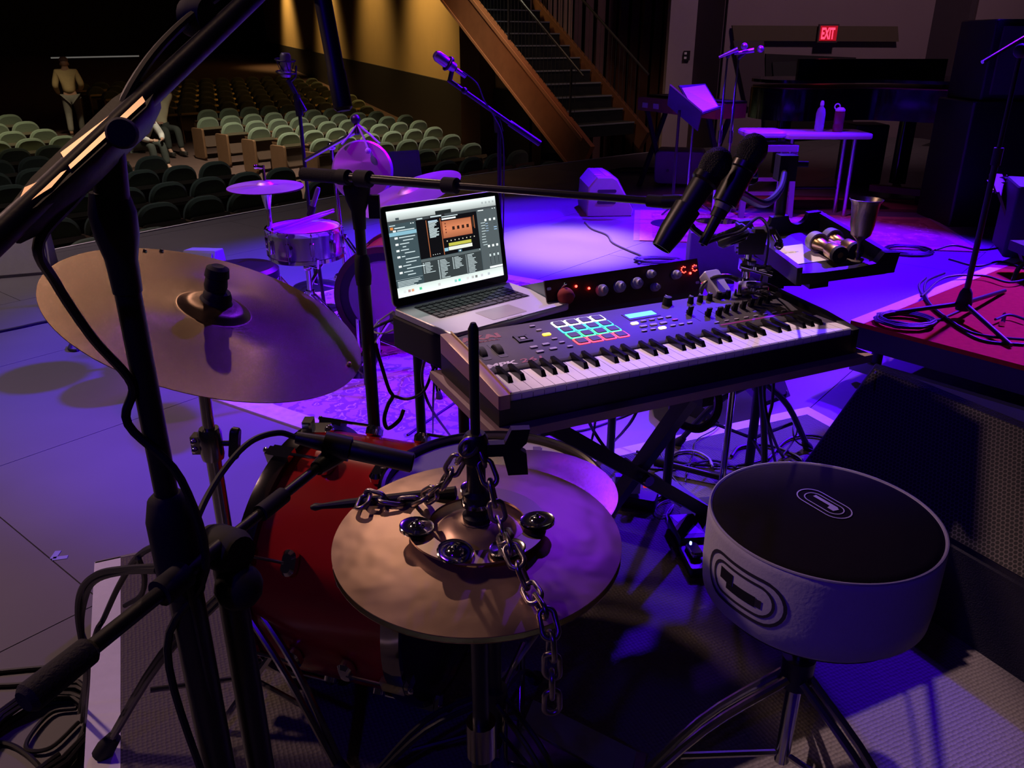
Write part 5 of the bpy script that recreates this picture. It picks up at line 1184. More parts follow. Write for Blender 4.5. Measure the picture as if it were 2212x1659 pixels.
wedge('stage_monitor', 'small blue-lit monitor top showing above the ride cymbal', (Wz(392, 605, 0).x, Wz(392, 605, 0).y), (.90, -.10), .22, 0, [(0, 0), (.24, 0), (.20, .17), (.08, .18)], 3, GREYB, GREYB)
wedge('stage_monitor', 'blue-lit monitor standing behind the hanging gong', (Wz(825, 432, 0).x, Wz(825, 432, 0).y), (.9, .44), .45, 0, [(0, 0), (.30, 0), (.22, .42), (.12, .44)], 3, GREYB, GREYB)
wg = wedge('stage_monitor', 'black monitor wedge with fine grille under the keyboard right end', (.82, 2.97), (.80, .60), .52, 0, [(0, 0), (.36, 0), (.36, .20), (.20, .31)], 3, CARP, mat('fine_grille', (.09, .085, .09), .5, .4))
sh_ = Wz(1545, 838, .22)
for k, (dx, lab) in enumerate(((0, 'long printed sheet of paper leaning by the keyboard wedge'), (-.07, 'second sheet of paper partly under the printed one'))):
    A_, B_ = Wz(1560, 835, .24) + Vector((dx, -.02*k, .0)), Wz(1655, 935, .03) + Vector((dx*.8, -.02*k, 0)); d_ = (B_-A_).normalized(); s_ = d_.cross(Vector((-.5, -.5, .7))).normalized()
    pp = solo('sheet_of_paper', MB().add([A_ - s_*.055, A_ + s_*.055, B_ + s_*.055, B_ - s_*.055, A_ - s_*.055 - Vector((0, 0, .002)), A_ + s_*.055 - Vector((0, 0, .002)), B_ + s_*.055 - Vector((0, 0, .002)), B_ - s_*.055 - Vector((0, 0, .002))], [(0,1,2,3),(7,6,5,4),(0,4,5,1),(1,5,6,2),(2,6,7,3),(3,7,4,0)]), PAPER, lab, 'paper', A_, 'sheets by the wedge', ang=0)

# ---- music stand, straight microphone stands, electric piano, amplifier
YM = 7.4
ms = thing('music_stand', 'music stand with a violet-lit sheet of music', 'music stand', (Wy(1497, 270, YM).x, YM, 0))
P_ = [Wy(1466, 184, YM+.05), Wy(1524, 180, YM+.10), Wy(1556, 233, YM-.12), Wy(1505, 250, YM-.15)]
nn = (P_[1]-P_[0]).cross(P_[3]-P_[0]).normalized(); nn = nn if nn.y < 0 else -nn
part('desk', MB().add([v - nn*.004 for v in P_] + [v - nn*.016 for v in P_], [(0,1,2,3),(7,6,5,4),(0,4,5,1),(1,5,6,2),(2,6,7,3),(3,7,4,0)]), mat('blue_black_metal', (.03, .03, .05), .4), ms, True, ang=0)
part('ledge', MB().beam(P_[3] + nn*.02, P_[2] + nn*.02, .05, .01), mat('blue_black_metal', (.03, .03, .05)), ms, True)
xx = Wy(1497, 270, YM).x; part('shaft', MB().bar((xx, YM, .03), (xx, YM, Wy(1500, 225, YM).z), .011), DCHROME, ms, True)
for a in (0, 120, 240): part('leg', MB().bar(Vector((xx, YM, .18)), Vector((xx, YM, .01)) + az(a)*.28, .009), DCHROME, ms, True)
C4 = [P_[0].lerp(P_[1], .06).lerp(P_[3], .10), P_[1].lerp(P_[0], .06).lerp(P_[2], .06), P_[2].lerp(P_[3], .05), P_[3].lerp(P_[2], .04)]
MUS = mat('music_paper', (.80, .78, .80), .7); N, Lk, b = nodes_of(MUS); wv = N.new('ShaderNodeTexWave'); wv.inputs['Scale'].default_value = 9; wv.bands_direction = 'Z'; wv.inputs['Distortion'].default_value = 3
mr = N.new('ShaderNodeMix'); mr.data_type = 'RGBA'; mr.inputs[6].default_value = (.80, .78, .80, 1); mr.inputs[7].default_value = (.62, .58, .66, 1); Lk.new(wv.outputs['Fac'], mr.inputs[0]); Lk.new(mr.outputs[2], b.inputs['Base Color'])
solo('sheet_music', MB().add([v + nn*.001 for v in C4] + [v - nn*.002 for v in C4], [(0,1,2,3),(7,6,5,4),(0,4,5,1),(1,5,6,2),(2,6,7,3),(3,7,4,0)]), MUS, 'open sheet music on the far music stand', 'sheet music', C4[3], ang=0)
d2 = thing('folded_music_stand', 'second music stand desk seen edge-on beside the lit sheet', 'music stand', (Wy(1463, 300, 6.9).x, 6.9, 0))
part('shaft', MB().bar((Wy(1463, 300, 6.9).x, 6.9, .03), (Wy(1463, 300, 6.9).x, 6.9, Wy(1468, 238, 6.9).z), .012), BLACKM, d2, True)
part('desk', MB().beam(Wy(1445, 205, 6.95), Wy(1512, 262, 6.8), .34, .012, (1, .2, .6)), mat('blue_black_metal', (.03, .03, .05)), d2, True)
part('base', MB().lathe([(0, 0), (.17, 0), (.17, .012), (0, .02)], 28, T(Wy(1463, 300, 6.9).x, 6.9, 0)), BLACKM, d2, True)
for px, top, a_, b_, lab in ((1572, 118, (1553, 124), (1608, 100), 'left straight chrome stand with a small vocal microphone'), (1596, 120, (1586, 116), (1643, 106), 'right straight chrome stand with a slanted vocal microphone')):
    y = 7.0; pt = Wy(px, top, y); t = thing('straight_microphone_stand', lab, 'microphone stand', (pt.x, y, 0), 'paired straight stands')
    part('upper_tube', MB().bar((pt.x, y, .75), pt, .008), CHROME, t, True); part('lower_tube', MB().bar((pt.x, y, .02), (pt.x, y, .95), .012), CHROME, t, True)
    part('clutch', MB().bar((pt.x, y, .66), (pt.x, y, .76), .018), DCHROME, t, True); part('base', MB().lathe([(0, 0), (.13, 0), (.135, .012), (.02, .03), (0, .03)], 32, T(pt.x, y, 0)), CHROME, t, True)
    q0, q1 = Wy(*a_, y-.02), Wy(*b_, y-.06); m_ = thing('stand_microphone', 'small vocal microphone clipped on the %s' % lab.split(' with')[0], 'microphone', q0, 'paired stand microphones')
    part('body', MB().tube([q0, q0.lerp(q1, .75)], [.010, .018], 14), mat('satin_mic', (.32, .32, .36)), m_, True); part('grille', MB().ball(q1, .027, 14, 9), mat('mic_mesh', (.4, .4, .42)), m_, True); part('clip', MB().bar(pt - Vector((0, 0, .02)), q0.lerp(q1, .45), .014), BLACKM, m_, True)
EPM = mat('red_brown_tolex', (.30, .085, .060), .45, 0, .2, 10); y = 8.6
a_, b_ = Wy(1378, 222, y+.35), Wy(1462, 238, y-.25)
ep = thing('stage_piano', 'red-brown stage piano on a stand behind the music stands', 'keyboard', (a_.x, a_.y, 0))
dd = (b_-a_); dd.z = 0; L_ = 1.25; dd.normalize(); EM = frame((a_.x, a_.y, a_.z-.07), dd)
part('case', MB().box((0, 0, 0), (L_, .36, .13), EM), EPM, ep, True); part('lid', MB().box((0, .12, .13), (L_, .36, .15), EM), BLACKM, ep, True)
part('end_block', MB().box((.62, -.012, .0), (.80, .0, .125), EM), mat('copper_block', (.48, .17, .10), .4), ep, True)
for x in (.09, .28): part('label_plate', MB().box((x, -.006, .03), (x+.09, -.001, .08), EM), mat('plate', (.7, .62, .55), .4), ep, True)
for x in (.1, 1.1): part('leg', MB().beam(EM @ Vector((x, .05, 0)), (EM @ Vector((x+.05, .30, 0))).xy.to_3d(), .04, .04), BLACKM, ep, True); part('leg', MB().beam(EM @ Vector((x, .30, 0)), (EM @ Vector((x-.02, .02, 0))).xy.to_3d(), .04, .04), BLACKM, ep, True)
q = Wz(1416, 390, 0); t = thing('amplifier', 'grey rounded amplifier box on the stage floor behind the microphones', 'amplifier', (q.x, q.y, 0))
AM = frame((q.x, q.y, 0), (.97, -.22, 0)); part('cabinet', MB().prism(rrect(.52, .34, .05), .40, AM @ T(.26, 0, .20) @ RX(PI/2), .0, .012), mat('beige_vinyl', (.42, .36, .33), .6, 0, .06, 20), t, True)
part('back_panel', MB().prism(rrect(.46, .28, .03), .0, AM @ T(.26, 0, .20) @ RX(PI/2), -.004), BLACKP, t, True)
part('jack', MB().ball(AM @ Vector((.14, -.40, .17)), .018, 10, 6), CHROME, t, True)

# ---- tall stool, bench boards, bottles
y = 7.15
bt = thing('bench', 'blue-lit bench board on metal legs holding two bottles', 'bench', Wy(1800, 300, y).xy.to_3d())
ztop = Wy(1800, 292, y).z; x0, x1 = Wy(1698, 290, y).x, Wy(1884, 290, y).x
VINB = mat('pale_vinyl_board', (.50, .48, .55), .4)
part('board', MB().prism(rrect(x1-x0, .40, .03), .045, frame(((x0+x1)/2, y+.16, ztop-.03), (1, -.02, 0)), 0, .008), VINB, bt, True)
for x, yy in ((x1-.11, y+.06), (x0+.08, y+.06), (x1-.11, y+.28), (x0+.08, y+.28)): part('leg', MB().bar((x, yy, .0), (x+.0, yy, ztop-.03), .020), mat('satin_chrome', (.6, .58, .6)), bt, True)
part('cross_tube', MB().bar((x0+.08, y+.28, .22), (x1-.11, y+.28, .22), .014), BLACKM, bt, True)
x0, x1 = Wy(1613, 285, y).x, Wy(1702, 285, y).x
b3 = thing('padded_stool', 'tall stool with violet-blue padded seat and square legs', 'stool', ((x0+x1)/2, y-.2, 0))
part('seat_pad', MB().prism(rrect(x1-x0, .36, .06), .05, T((x0+x1)/2, y+.15, ztop-.02), 0, .014), VINB, b3, True)
part('seat_frame', MB().prism(rrect(.42, .36, .02), .05, T((x0+x1)/2+.06, y+.12, ztop-.13), 0), mat('blue_grey_wood', (.22, .21, .26), .4), b3, True)
for sx in (-.13, .25):
    for sy in (0., .28): part('leg', MB().beam(((x0+x1)/2+sx, y+sy, ztop-.1), ((x0+x1)/2+sx*1.12, y+sy, 0), .045, .045), mat('blue_grey_wood', (.22, .21, .26)), b3, True)
for z in (.22, .34): part('rung', MB().beam(((x0+x1)/2-.13, y, z), ((x0+x1)/2+.25, y, z), .03, .03), mat('blue_grey_wood', (.22, .21, .26)), b3, True)
zb = ztop + .016
q = Wy(1768, 283, y+.16); bo = thing('water_bottle', 'clear plastic water bottle standing on the bench', 'bottle', (q.x, q.y, zb))
CLB = mat('clear_bottle', (.62, .62, .75), .12, 0, trans=.55); part('body', MB().lathe([(0, 0), (.036, 0), (.039, .01), (.039, .05), (.037, .06), (.039, .07), (.039, .15), (.030, .185), (.016, .20), (.014, .212), (0, .212)], 24), CLB, bo); part('cap', MB().lathe([(0, .212), (.016, .212), (.016, .235), (.010, .25), (0, .252)], 16), WHITE, bo)
q = Wy(1808, 288, y+.13); bo = thing('sports_bottle', 'dark red sports bottle with pale loop lid', 'bottle', (q.x, q.y, zb))
part('body', MB().lathe([(0, 0), (.040, 0), (.042, .012), (.042, .055), (.039, .065), (.042, .075), (.042, .155), (.038, .17), (0, .17)], 24), mat('maroon_plastic', (.20, .02, .06), .3), bo)
part('lid', MB().lathe([(0, .168), (.041, .168), (.041, .18), (.024, .198), (0, .20)], 20), WHITE, bo); part('loop', MB().torus(.022, .006, T(-.03, 0, .205) @ RX(PI/2), 20, 6), WHITE, bo)

# ---- grand piano and tall black loudspeaker at right
BLKG = mat('piano_lacquer', (.006, .006, .008), .12, spec=.6)
PXo, PYo = 2.55, 8.7
gp = thing('grand_piano', 'black grand piano in shadow behind the bench', 'piano', (3.6, 9.2, 0))
oln = spl([(2.55, 9.2, 0), (2.50, 8.95, 0), (2.62, 8.62, 0), (2.95, 8.50, 0), (3.30, 8.62, 0), (3.70, 8.62, 0), (4.15, 8.30, 0), (4.60, 7.95, 0)], 6)
poly = [(v.x, v.y) for v in oln] + [(5.1, 7.9), (5.1, 9.5), (2.9, 9.55), (2.62, 9.42)]
part('rim', MB().prism(poly, 1.0, None, .70), BLKG, gp, True); part('soundboard_edge', MB().prism([(x*.985+.055, yy*.985+.13) for x, yy in poly], 1.012, None, 1.0), mat('gold_plate', (.30, .18, .06), .35, .8), gp, True)
lidp = [(x, yy) for x, yy in poly]
part('lid', MB().prism(lidp, 1.085, None, 1.055), BLKG, gp, True); part('lid_prop', MB().bar((4.3, 8.6, 1.0), (4.35, 8.65, 1.06), .015), BLKG, gp, True)
part('music_desk', MB().box((3.0, 9.1, 1.085), (4.55, 9.16, 1.27)), BLKG, gp, True)
for x, yy in ((3.98, 8.52), (4.95, 8.1), (2.95, 9.2)):
    lg = part('leg', MB().prism(rrect(.13, .13, .02), .70, T(x, yy, 0), .09), BLKG, gp, True); part('caster', MB().lathe([(0, -.02), (.045, -.02), (.045, .02), (0, .02)], 16, T(x, yy, .045) @ RX(PI/2)), BRASSM, lg, True)
part('pedal_lyre', MB().box((4.5, 8.6, .12), (4.75, 8.65, .7)), BLKG, gp, True)
dl = thing('dolly', 'low dark wheeled dolly under the grand piano', 'dolly', Wz(1960, 450, 0))
for k, (px, py) in enumerate(((1985, 445), (2075, 445))):
    q = Wz(px, py, 0); part('wheel', MB().lathe([(0, -.025), (.055, -.025), (.06, 0), (.055, .025), (0, .025)], 20, T(q.x, q.y, .06) @ RY(PI/2)), RUBBER, dl, True)
q0, q1 = Wz(1880, 405, .14), Wz(2080, 425, .14); part('frame_bar', MB().beam(q0, q1, .08, .06), mat('brown_bar', (.10, .035, .02), .6), dl, True)
q = Wz(1870, 400, 0); solo('flight_case', MB().prism(rrect(.36, .40, .02), .62, T(q.x, q.y+.25, 0), 0, .01), BLACKM, 'black upright flight case standing behind the bench leg', 'case', (q.x, q.y+.25, 0))
t = thing('tall_loudspeaker', 'tall black loudspeaker stack filling the right edge', 'loudspeaker', (4.10, 7.1, 0))
part('lower_cabinet', MB().prism(rrect(.85, .6, .02), 1.0, T(4.10, 7.1, 0), 0, .01), BLACKM, t, True); part('upper_cabinet', MB().prism(rrect(.78, .55, .02), 1.60, T(4.13, 7.12, 0), 1.0, .01), BLACKM, t, True)
part('grille', MB().box((3.80, 6.82, 1.05), (4.46, 6.85, 1.55)), mat('fine_grille', (.09, .085, .09)), t, True)
# ================================================================== RED CARPETED PLATFORM AT RIGHT
RCZ = .30; RC = frame((1.511, 3.436, 0), (.639, -.769, 0))
rp = thing('carpeted_platform', 'low platform with red carpet and white taped edge', 'platform', RC)
part('carpet_top', MB().box((0, 0, RCZ-.02), (2.44, 2.52, RCZ)), mat('red_carpet', (.46, .035, .022), .95, 0, .25, 40, .5, 220, spec=.05), rp)
part('deck', MB().box((.01, .01, RCZ-.12), (2.43, 2.51, RCZ-.02)), BLACKM, rp)
part('edge_tape', MB().box((-.002, 0, RCZ), (.06, 2.522, RCZ+.001)), WTAPE, rp)
part('end_tape', MB().box((.06, 2.47, RCZ), (.40, 2.522, RCZ+.001)), WTAPE, rp)
for x in (.1, 1.2, 2.3):
    for y in (.1, 2.4): part('leg', MB().bar((x, y, 0), (x, y, RCZ-.12), .025), BLACKM, rp)
part('cross_rail', MB().box((.0, .06, .05), (2.3, .10, .10)), mat('blue_rail', (.20, .20, .30), .4), rp)
hub = Wz(2082, 655, RCZ+.07)
t = thing('tripod_microphone_stand', 'black tripod boom stand standing on the red carpet', 'microphone stand', (hub.x, hub.y, RCZ))
part('hub', MB().lathe([(0, -.03), (.03, -.03), (.034, 0), (.026, .05), (.015, .07), (0, .07)], 16, T(*hub)), RUBBER, t, True)
ptop = Wy(2188, 110, hub.y).z
part('pole', MB().bar(hub, (hub.x, hub.y, 1.02), .0125).bar((hub.x, hub.y, 1.0), (hub.x, hub.y, ptop), .009), BLACKM, t, True)
part('height_clutch', MB().bar((hub.x, hub.y, .97), (hub.x, hub.y, 1.04), .019), RUBBER, t, True)
for px, py in ((1895, 680), (2184, 746), (2170, 628)):
    f = Wz(px, py, RCZ+.012); part('leg', MB().bar(hub, f, .011, .010), BLACKM, t, True)
part('boom', MB().bar(Wd(2122, 134, 4.35), Wd(2330, 10, 4.5), .010), DCHROME, t, True); part('swivel', MB().ball((hub.x, hub.y, ptop), .028, 12, 8), RUBBER, t, True)

def cable(label, P, r=.0034, m=CABLE, k=6, name='cable', cat='cable', group=None):
    P = [Vector(p) for p in P]; return solo(name, MB().tube(spl(P, k), r, 7), m, label, cat, P[0], group)
def coil(label, c, rad, n, z, r=.005, m=CABLE, sq=.85, tail=None, seed=1):
    rnd = random.Random(seed); P = []
    for i in range(n*14):
        a = 2*PI*i/14; k = 1 + .10*math.sin(i*.37+seed) + rnd.uniform(-.02, .02); P.append(Vector((c[0] + rad*k*math.cos(a), c[1] + rad*k*sq*math.sin(a), z + r + .004*(i/14.) + rnd.uniform(0, .004))))
    if tail: P += [Vector(v) for v in tail]
    return solo('cable_coil', MB().tube(P, r, 6), m, label, 'cable', (c[0], c[1], z))
c_ = Wz(1953, 700, RCZ); coil('coiled black cable lying on the red carpet by the tripod leg', c_, .115, 6, RCZ, .0055, tail=[Wz(2030, 690, RCZ+.006), Wz(2080, 668, RCZ+.006)])
Z_ = RCZ + .006
for k, P in enumerate((
    [(2000, 600), (1985, 620), (2010, 660), (2060, 700), (2120, 735), (2212, 745)], [(2040, 590), (2000, 610), (2005, 650), (2050, 690), (2110, 722), (2225, 735)],
    [(1990, 640), (2040, 600), (2120, 595), (2180, 610), (2230, 600)], [(2050, 560), (2110, 575), (2160, 565), (2215, 580)], [(2020, 540), (2060, 530), (2120, 540), (2190, 530)], [(2150, 690), (2180, 680), (2215, 690)])):
    cable(('black cable curving nearest the tripod leg on the red carpet', 'black cable just inside the outermost curve on the carpet', 'black cable looping across the middle of the red carpet', 'black cable behind the tripod pole on the carpet', 'farthest black cable on the red carpet', 'short black cable end by the red carpet right edge')[k], [Wz(x, y, Z_ + .008*(k % 3)) for x, y in P], .006)
q = Wz(2175, 560, RCZ); t = thing('keyboard_amplifier', 'dark blue-black cabinet with paper on top at right edge', 'amplifier', (q.x, q.y, RCZ))
AQ = frame((q.x, q.y, RCZ), (.9, -.35, 0)); part('cabinet', MB().prism(rrect(.70, .42, .02), .40, AQ @ T(.33, .25, 0), 0, .008), mat('midnight_tolex', (.022, .020, .045), .6), t, True)
part('side_handle', MB().tube([AQ @ Vector((.02, .03, .36)), AQ @ Vector((.05, .0, .20)), AQ @ Vector((.10, .0, .06))], .006, 6), mat('blue_strip', (.2, .2, .4), .3), t, True)
solo('sheet_of_paper', MB().box((0, 0, .405), (.34, .26, .408), AQ @ T(.06, .10, 0)), PAPER, 'white paper lying on the dark cabinet at right edge', 'paper', (q.x+.2, q.y+.2, RCZ+.405))
gh, gn = Wd(2152, 382, 4.9), Wd(2225, 590, 4.5); t = thing('guitar', 'guitar leaning at right edge with tuners on its headstock', 'guitar', (gn.x, gn.y, RCZ))
dn = (gn-gh).normalized(); part('headstock', MB().beam(gh - dn*.02, gh + dn*.14, .075, .016, (0, -1, .2)), mat('dark_mahogany', (.10, .035, .02), .3), t, True)
part('neck', MB().beam(gh + dn*.13, gn, .045, .022, (0, -1, .2)), mat('dark_mahogany', (.10, .035, .02)), t, True)
for k in range(3):
    for s_ in (-1, 1): p = gh + dn*(.01+.045*k) + Vector((.05*s_, -.01, .01*s_)); part('tuner', MB().ball(p, .011, 8, 6).bar(p, gh + dn*(.01+.045*k), .004), CHROME, t, True)
part('body', MB().prism(ellipse(.20, .17), .09, axis(gn + dn*.22, Vector((-.2, -1, .3))), 0, .01), mat('dark_mahogany', (.10, .035, .02)), t, True)
t = thing('chair_frame', 'chrome-legged seat frame at right edge of the carpet', 'chair', Wz(2205, 640, RCZ))
part('leg', MB().tube(spl([Wz(2165, 700, RCZ+.01), Wd(2180, 640, 4.1), Wd(2200, 580, 4.2), Wd(2240, 560, 4.2)], 5), .012, 8), CHROME, t, True)
part('leg', MB().tube([Wd(2240, 565, 4.2), Wz(2270, 720, RCZ+.01)], .012, 8), CHROME, t, True); part('seat', MB().cbox(Wd(2290, 545, 4.2), (.34, .34, .05)), BLACKM, t, True)
coil('black cable pile on the stage floor beside the taped platform edge', Wz(1960, 545, 0), .16, 4, 0, .007, seed=4)

# ================================================================== PERCUSSION POLE WITH TRAY
pb = Wz(1618, 1004, RZT); pt = Wy(1700, 338, pb.y)
pp = thing('percussion_pole', 'black upright pole with clamp rising behind the keyboard right end', 'stand', (pb.x, pb.y, RZT))
part('pole', MB().bar(pb, pt, .0150), BLACKM, pp, True)
tripod(pp, pb.x, pb.y, RZT, .45, .25, (65, 185, 305), BLACKM, .010, .016, False)
part('top_clamp', MB().cbox(pt - Vector((0, .0, .03)), (.05, .05, .07)).bar(pt - Vector((-.02, 0, .02)), pt + Vector((.06, -.01, -.02)), .008), RUBBER, pp, True)
part('lower_clamp', MB().cbox((pb.x, pb.y, .80), (.05, .06, .06)).cbox((pb.x+.05, pb.y, .80), (.06, .04, .05)), RUBBER, pp, True)
part('strap', MB().torus(.022, .006, T(pb.x, pb.y, .95), 20), CABLE, pp, True)
M2b = M2 @ Vector((0, 0, L2*.55))
part('gooseneck', MB().tube(spl([pt - Vector((0, 0, .04)), Wd(1685, 410, 2.0), Wd(1650, 440, 1.7), M2b + Vector((.01, .02, -.01))], 6), .009, 10), BLACKM, pp, True)
part('mic_clip', MB().lathe([(.0165, -.03), (.020, -.03), (.0195, .03), (.016, .03), (.0165, -.03)], 18, axis(M2b, d2)) if isinstance(d2, Vector) else MB().lathe([(.018, -.03), (.0225, -.03), (.0215, .03), (.017, .03), (.018, -.03)], 18, axis(M2b, t2-h2)), BLACKP, pp, True)
BL_, BR_, FR2, FL2 = Wd(1702, 505, 2.36), Wd(1838, 500, 2.34), Wd(1915, 588, 2.02), Wd(1738, 612, 2.0)
tx = (FR2-FL2).normalized(); ty = ((BL_+BR_)/2 - (FL2+FR2)/2); ty = (ty - tx*ty.dot(tx)).normalized(); tw = .245; td = ((BL_+BR_)/2 - (FL2+FR2)/2).length
TM = frame((FL2+FR2)/2, tx, ty)
tr = thing('percussion_tray', 'black percussion tray with scalloped back rail and side walls', 'tray', TM)
part('floor_plate', MB().prism(rrect(tw, td, .02), .012, T(0, td/2, 0), -.004), BLACKP, tr)
sc_p = [(-tw/2, 0), (tw/2, 0), (tw/2, .060)]
for cx in (.055, -.055): sc_p += [(cx + .030*math.cos(a), .060 - .030*math.sin(a)) for a in [PI*i/10 for i in range(11)]]
sc_p += [(-tw/2, .060)]
part('back_rail', MB().prism(sc_p, .012, T(0, td, .0) @ RX(PI/2), -.008), BLACKP, tr)
part('front_rail', MB().prism([(-tw/2, 0), (tw/2, 0), (tw/2+.01, .05), (tw/2-.03, .055), (tw/2-.05, .030), (.02, .026), (-tw/2+.05, .026), (-tw/2, .03)], .008, T(0, .0, .0) @ RX(PI/2), -.012), BLACKP, tr)
for s_ in (-1, 1): part('side_wall', MB().beam((tw/2*s_, 0, .02), (tw/2*s_, td, .035), .014, .045), BLACKP, tr)
part('underside_clamp', MB().cbox((-.05, .06, -.018), (.05, .05, .028)), BLACKP, tr)
part('mount_arm', MB().bar((-tw/2+.02, td*.75, -.012), WM[tr].inverted() @ Vector((pb.x, pb.y, .84)), .011), BLACKM, tr)
pa = solo('set_list', MB().prism(rrect(.115, .15, .002), .0135, TM @ T(-.048, td*.46, .0), .0122), PAPER, 'white set list paper lying in the percussion tray', 'paper', TM)
b = MB()
for k, w_ in enumerate((.012, .007, .014, .009)): b.cbox((-.082 + .016*k, td*.46+.018, .0137), (w_, .003, .0002), TM)
part('typed_line', b, mat('grey_ink', (.4, .36, .42), .7), pa, True, kind='stuff')
bi = thing('binoculars', 'brass and black binoculars lying in the percussion tray', 'binoculars', TM @ T(.035, td*.30, .04))
for s_, o_ in ((-.024, 0), (.026, .012)):
    M_ = T(s_, o_, 0) @ RX(PI/2 + R(12)) @ RZ(0)
    M_ = T(s_, o_, 0) @ RY(R(-10)) @ RX(PI/2)
    br = part('barrel', MB().lathe([(0, -.075), (.024, -.075), (.025, -.055), (.017, -.045), (.012, -.005), (.020, .012), (.022, .05), (.019, .062), (0, .062)], 22, M_), BRASSM, bi)
    part('eyepiece', MB().lathe([(.008, .0635), (.0215, .062), (.0225, .050), (.0205, .047), (.0, .060)], 22, M_), RUBBER, br)
    part('objective_cover', MB().lathe([(0, -.078), (.0255, -.078), (.0265, -.05), (.024, -.049), (0, -.070)], 22, M_), GREYP, br)
part('bridge', MB().cbox((0, .01, .004), (.05, .03, .010)).bar((0, -.03, .004), (0, .04, .004), .006), BRASSM, bi)
gb_ = Wd(1850, 562, 2.06); gt = Wd(1853, 434, 2.06); gh_ = (gt-gb_).length*1.02; gs_ = gh_/.155
go = thing('goblet', 'tarnished metal goblet standing upright on the tray front', 'goblet', gb_)
part('bowl', MB().lathe([(r*gs_, z*gs_) for r, z in ((0, .052), (.010, .053), (.024, .066), (.029, .09), (.031, .12), (.034, .145), (.0405, .155), (.0395, .1555), (.032, .143), (.028, .09), (.02, .068), (0, .062))], 40), mat('tarnished_pewter', (.44, .38, .30), .38, 1., .3, 25, .15, 120), go)
part('stem', MB().lathe([(r*gs_, z*gs_) for r, z in ((0, .0), (.006, .004), (.0045, .015), (.007, .022), (.004, .03), (.006, .046), (.011, .054), (0, .055))], 24), mat('tarnished_pewter', (.44, .38, .30)), go)
part('foot', MB().lathe([(r*gs_, z*gs_) for r, z in ((0, -.002), (.028, -.002), (.030, .002), (.018, .004), (.006, .008), (0, .009))], 32), mat('tarnished_pewter', (.44, .38, .30)), go)
cb = Wd(1618, 522, 2.05); t = thing('cowbell', 'black cowbell with chrome bracket above the keyboard knobs', 'cowbell', cb)
part('bell', MB().add([cb + Vector(v) for v in ((-.036, -.028, .028), (.036, -.028, .028), (.036, .02, .028), (-.036, .02, .028), (-.030, -.022, -.028), (.034, -.022, -.028), (.034, .018, -.028), (-.030, .018, -.028))], [(0,1,2,3),(7,6,5,4),(0,4,5,1),(1,5,6,2),(2,6,7,3),(3,7,4,0)]), mat('black_bell', (.014, .012, .013), .3, .4), t, True, ang=0)
part('bracket', MB().cbox(cb + Vector((.03, -.01, .030)), (.05, .03, .014)).bar(cb + Vector((.055, -.01, .03)), cb + Vector((.075, -.01, .0)), .008).ball(cb + Vector((.07, -.02, -.005)), .012, 10, 6), CHROME, t, True)
for k in range(5): part('rivet', MB().ball(cb + Vector((-.036, -.029, .024-.011*k)), .003, 6, 4), CHROME, t, True)
cx_, cy_ = cb.x + .002, cb.y; hs = thing('holder_rod', 'chrome holder rod and multi clamp under the cowbell', 'clamp', (cx_, cy_, RZT))
part('rod', MB().bar((cx_, cy_, .20), (cx_, cy_, cb.z-.025), .0095), CHROME, hs, True); part('base', MB().lathe([(0, 0), (.11, 0), (.11, .01), (.02, .03), (0, .04)], 28, T(cx_, cy_, RZT)), BLACKM, hs, True)
for z_, s_ in ((cb.z-.06, .024), (cb.z-.115, .030)):
    part('clamp_block', MB().cbox((cx_, cy_, z_), (s_*1.5, s_*1.3, s_*1.2)).bar((cx_-.02, cy_-.01, z_), (cx_+.06, cy_-.02, z_-.02), .008), CHROME, hs, True); wing(hs, (cx_+.02, cy_-.012, z_), (.3, -1, .1), CHROME, 1.2)
part('bent_arm', MB().tube(spl([(cx_, cy_, cb.z-.11), (cx_-.05, cy_, cb.z-.09), (cx_-.10, cy_+.01, cb.z-.11), (cx_-.115, cy_+.01, cb.z-.16)], 6), .007, 10), DCHROME, hs, True)
part('bent_arm', MB().tube(spl([(cx_, cy_, cb.z-.11), (cx_+.05, cy_, cb.z-.115), (cx_+.085, cy_+.01, cb.z-.13)], 6), .009, 10), DCHROME, hs, True)
hc = Wd(1556, 440, 1.72); t = thing('headphones', 'black headphones hanging behind the vocal microphones', 'headphones', hc)
HPm = mat('gloss_black', (.012, .012, .014), .2); HM = frame(hc, (.75, -.1, .62), None, (.3, -1, .3))
part('headband', MB().tube([HM @ Vector((.075*math.cos(a), .075*math.sin(a), 0)) for a in [R(20 + 14*i) for i in range(18)]], .007, 8), HPm, t, True)
for a in (22, 255):
    p = HM @ Vector((.078*math.cos(R(a)), .078*math.sin(R(a)), 0)); cu = part('ear_cup', MB().lathe([(0, -.018), (.028, -.018), (.034, -.008), (.034, .008), (.026, .016), (0, .018)], 22, axis(p, HM.to_3x3() @ Vector((math.cos(R(a)), math.sin(R(a)), .3)))), HPm, t, True)
    part('ear_pad', MB().torus(.026, .009, axis(p + Vector((0, -.012, 0)), HM.to_3x3() @ Vector((math.cos(R(a)), math.sin(R(a)), .3))), 24), RUBBER, cu, True)
ad = Wd(1538, 622, 2.12); solo('power_adapter', MB().prism(rrect(.05, .075, .006), .03, T(ad.x, ad.y, ad.z) @ RZ(R(30)) @ RX(R(40)), 0, .003), mat('lilac_white_plastic', (.55, .52, .52), .4), 'pale power adapter block beside the rack unit', 'adapter', ad)

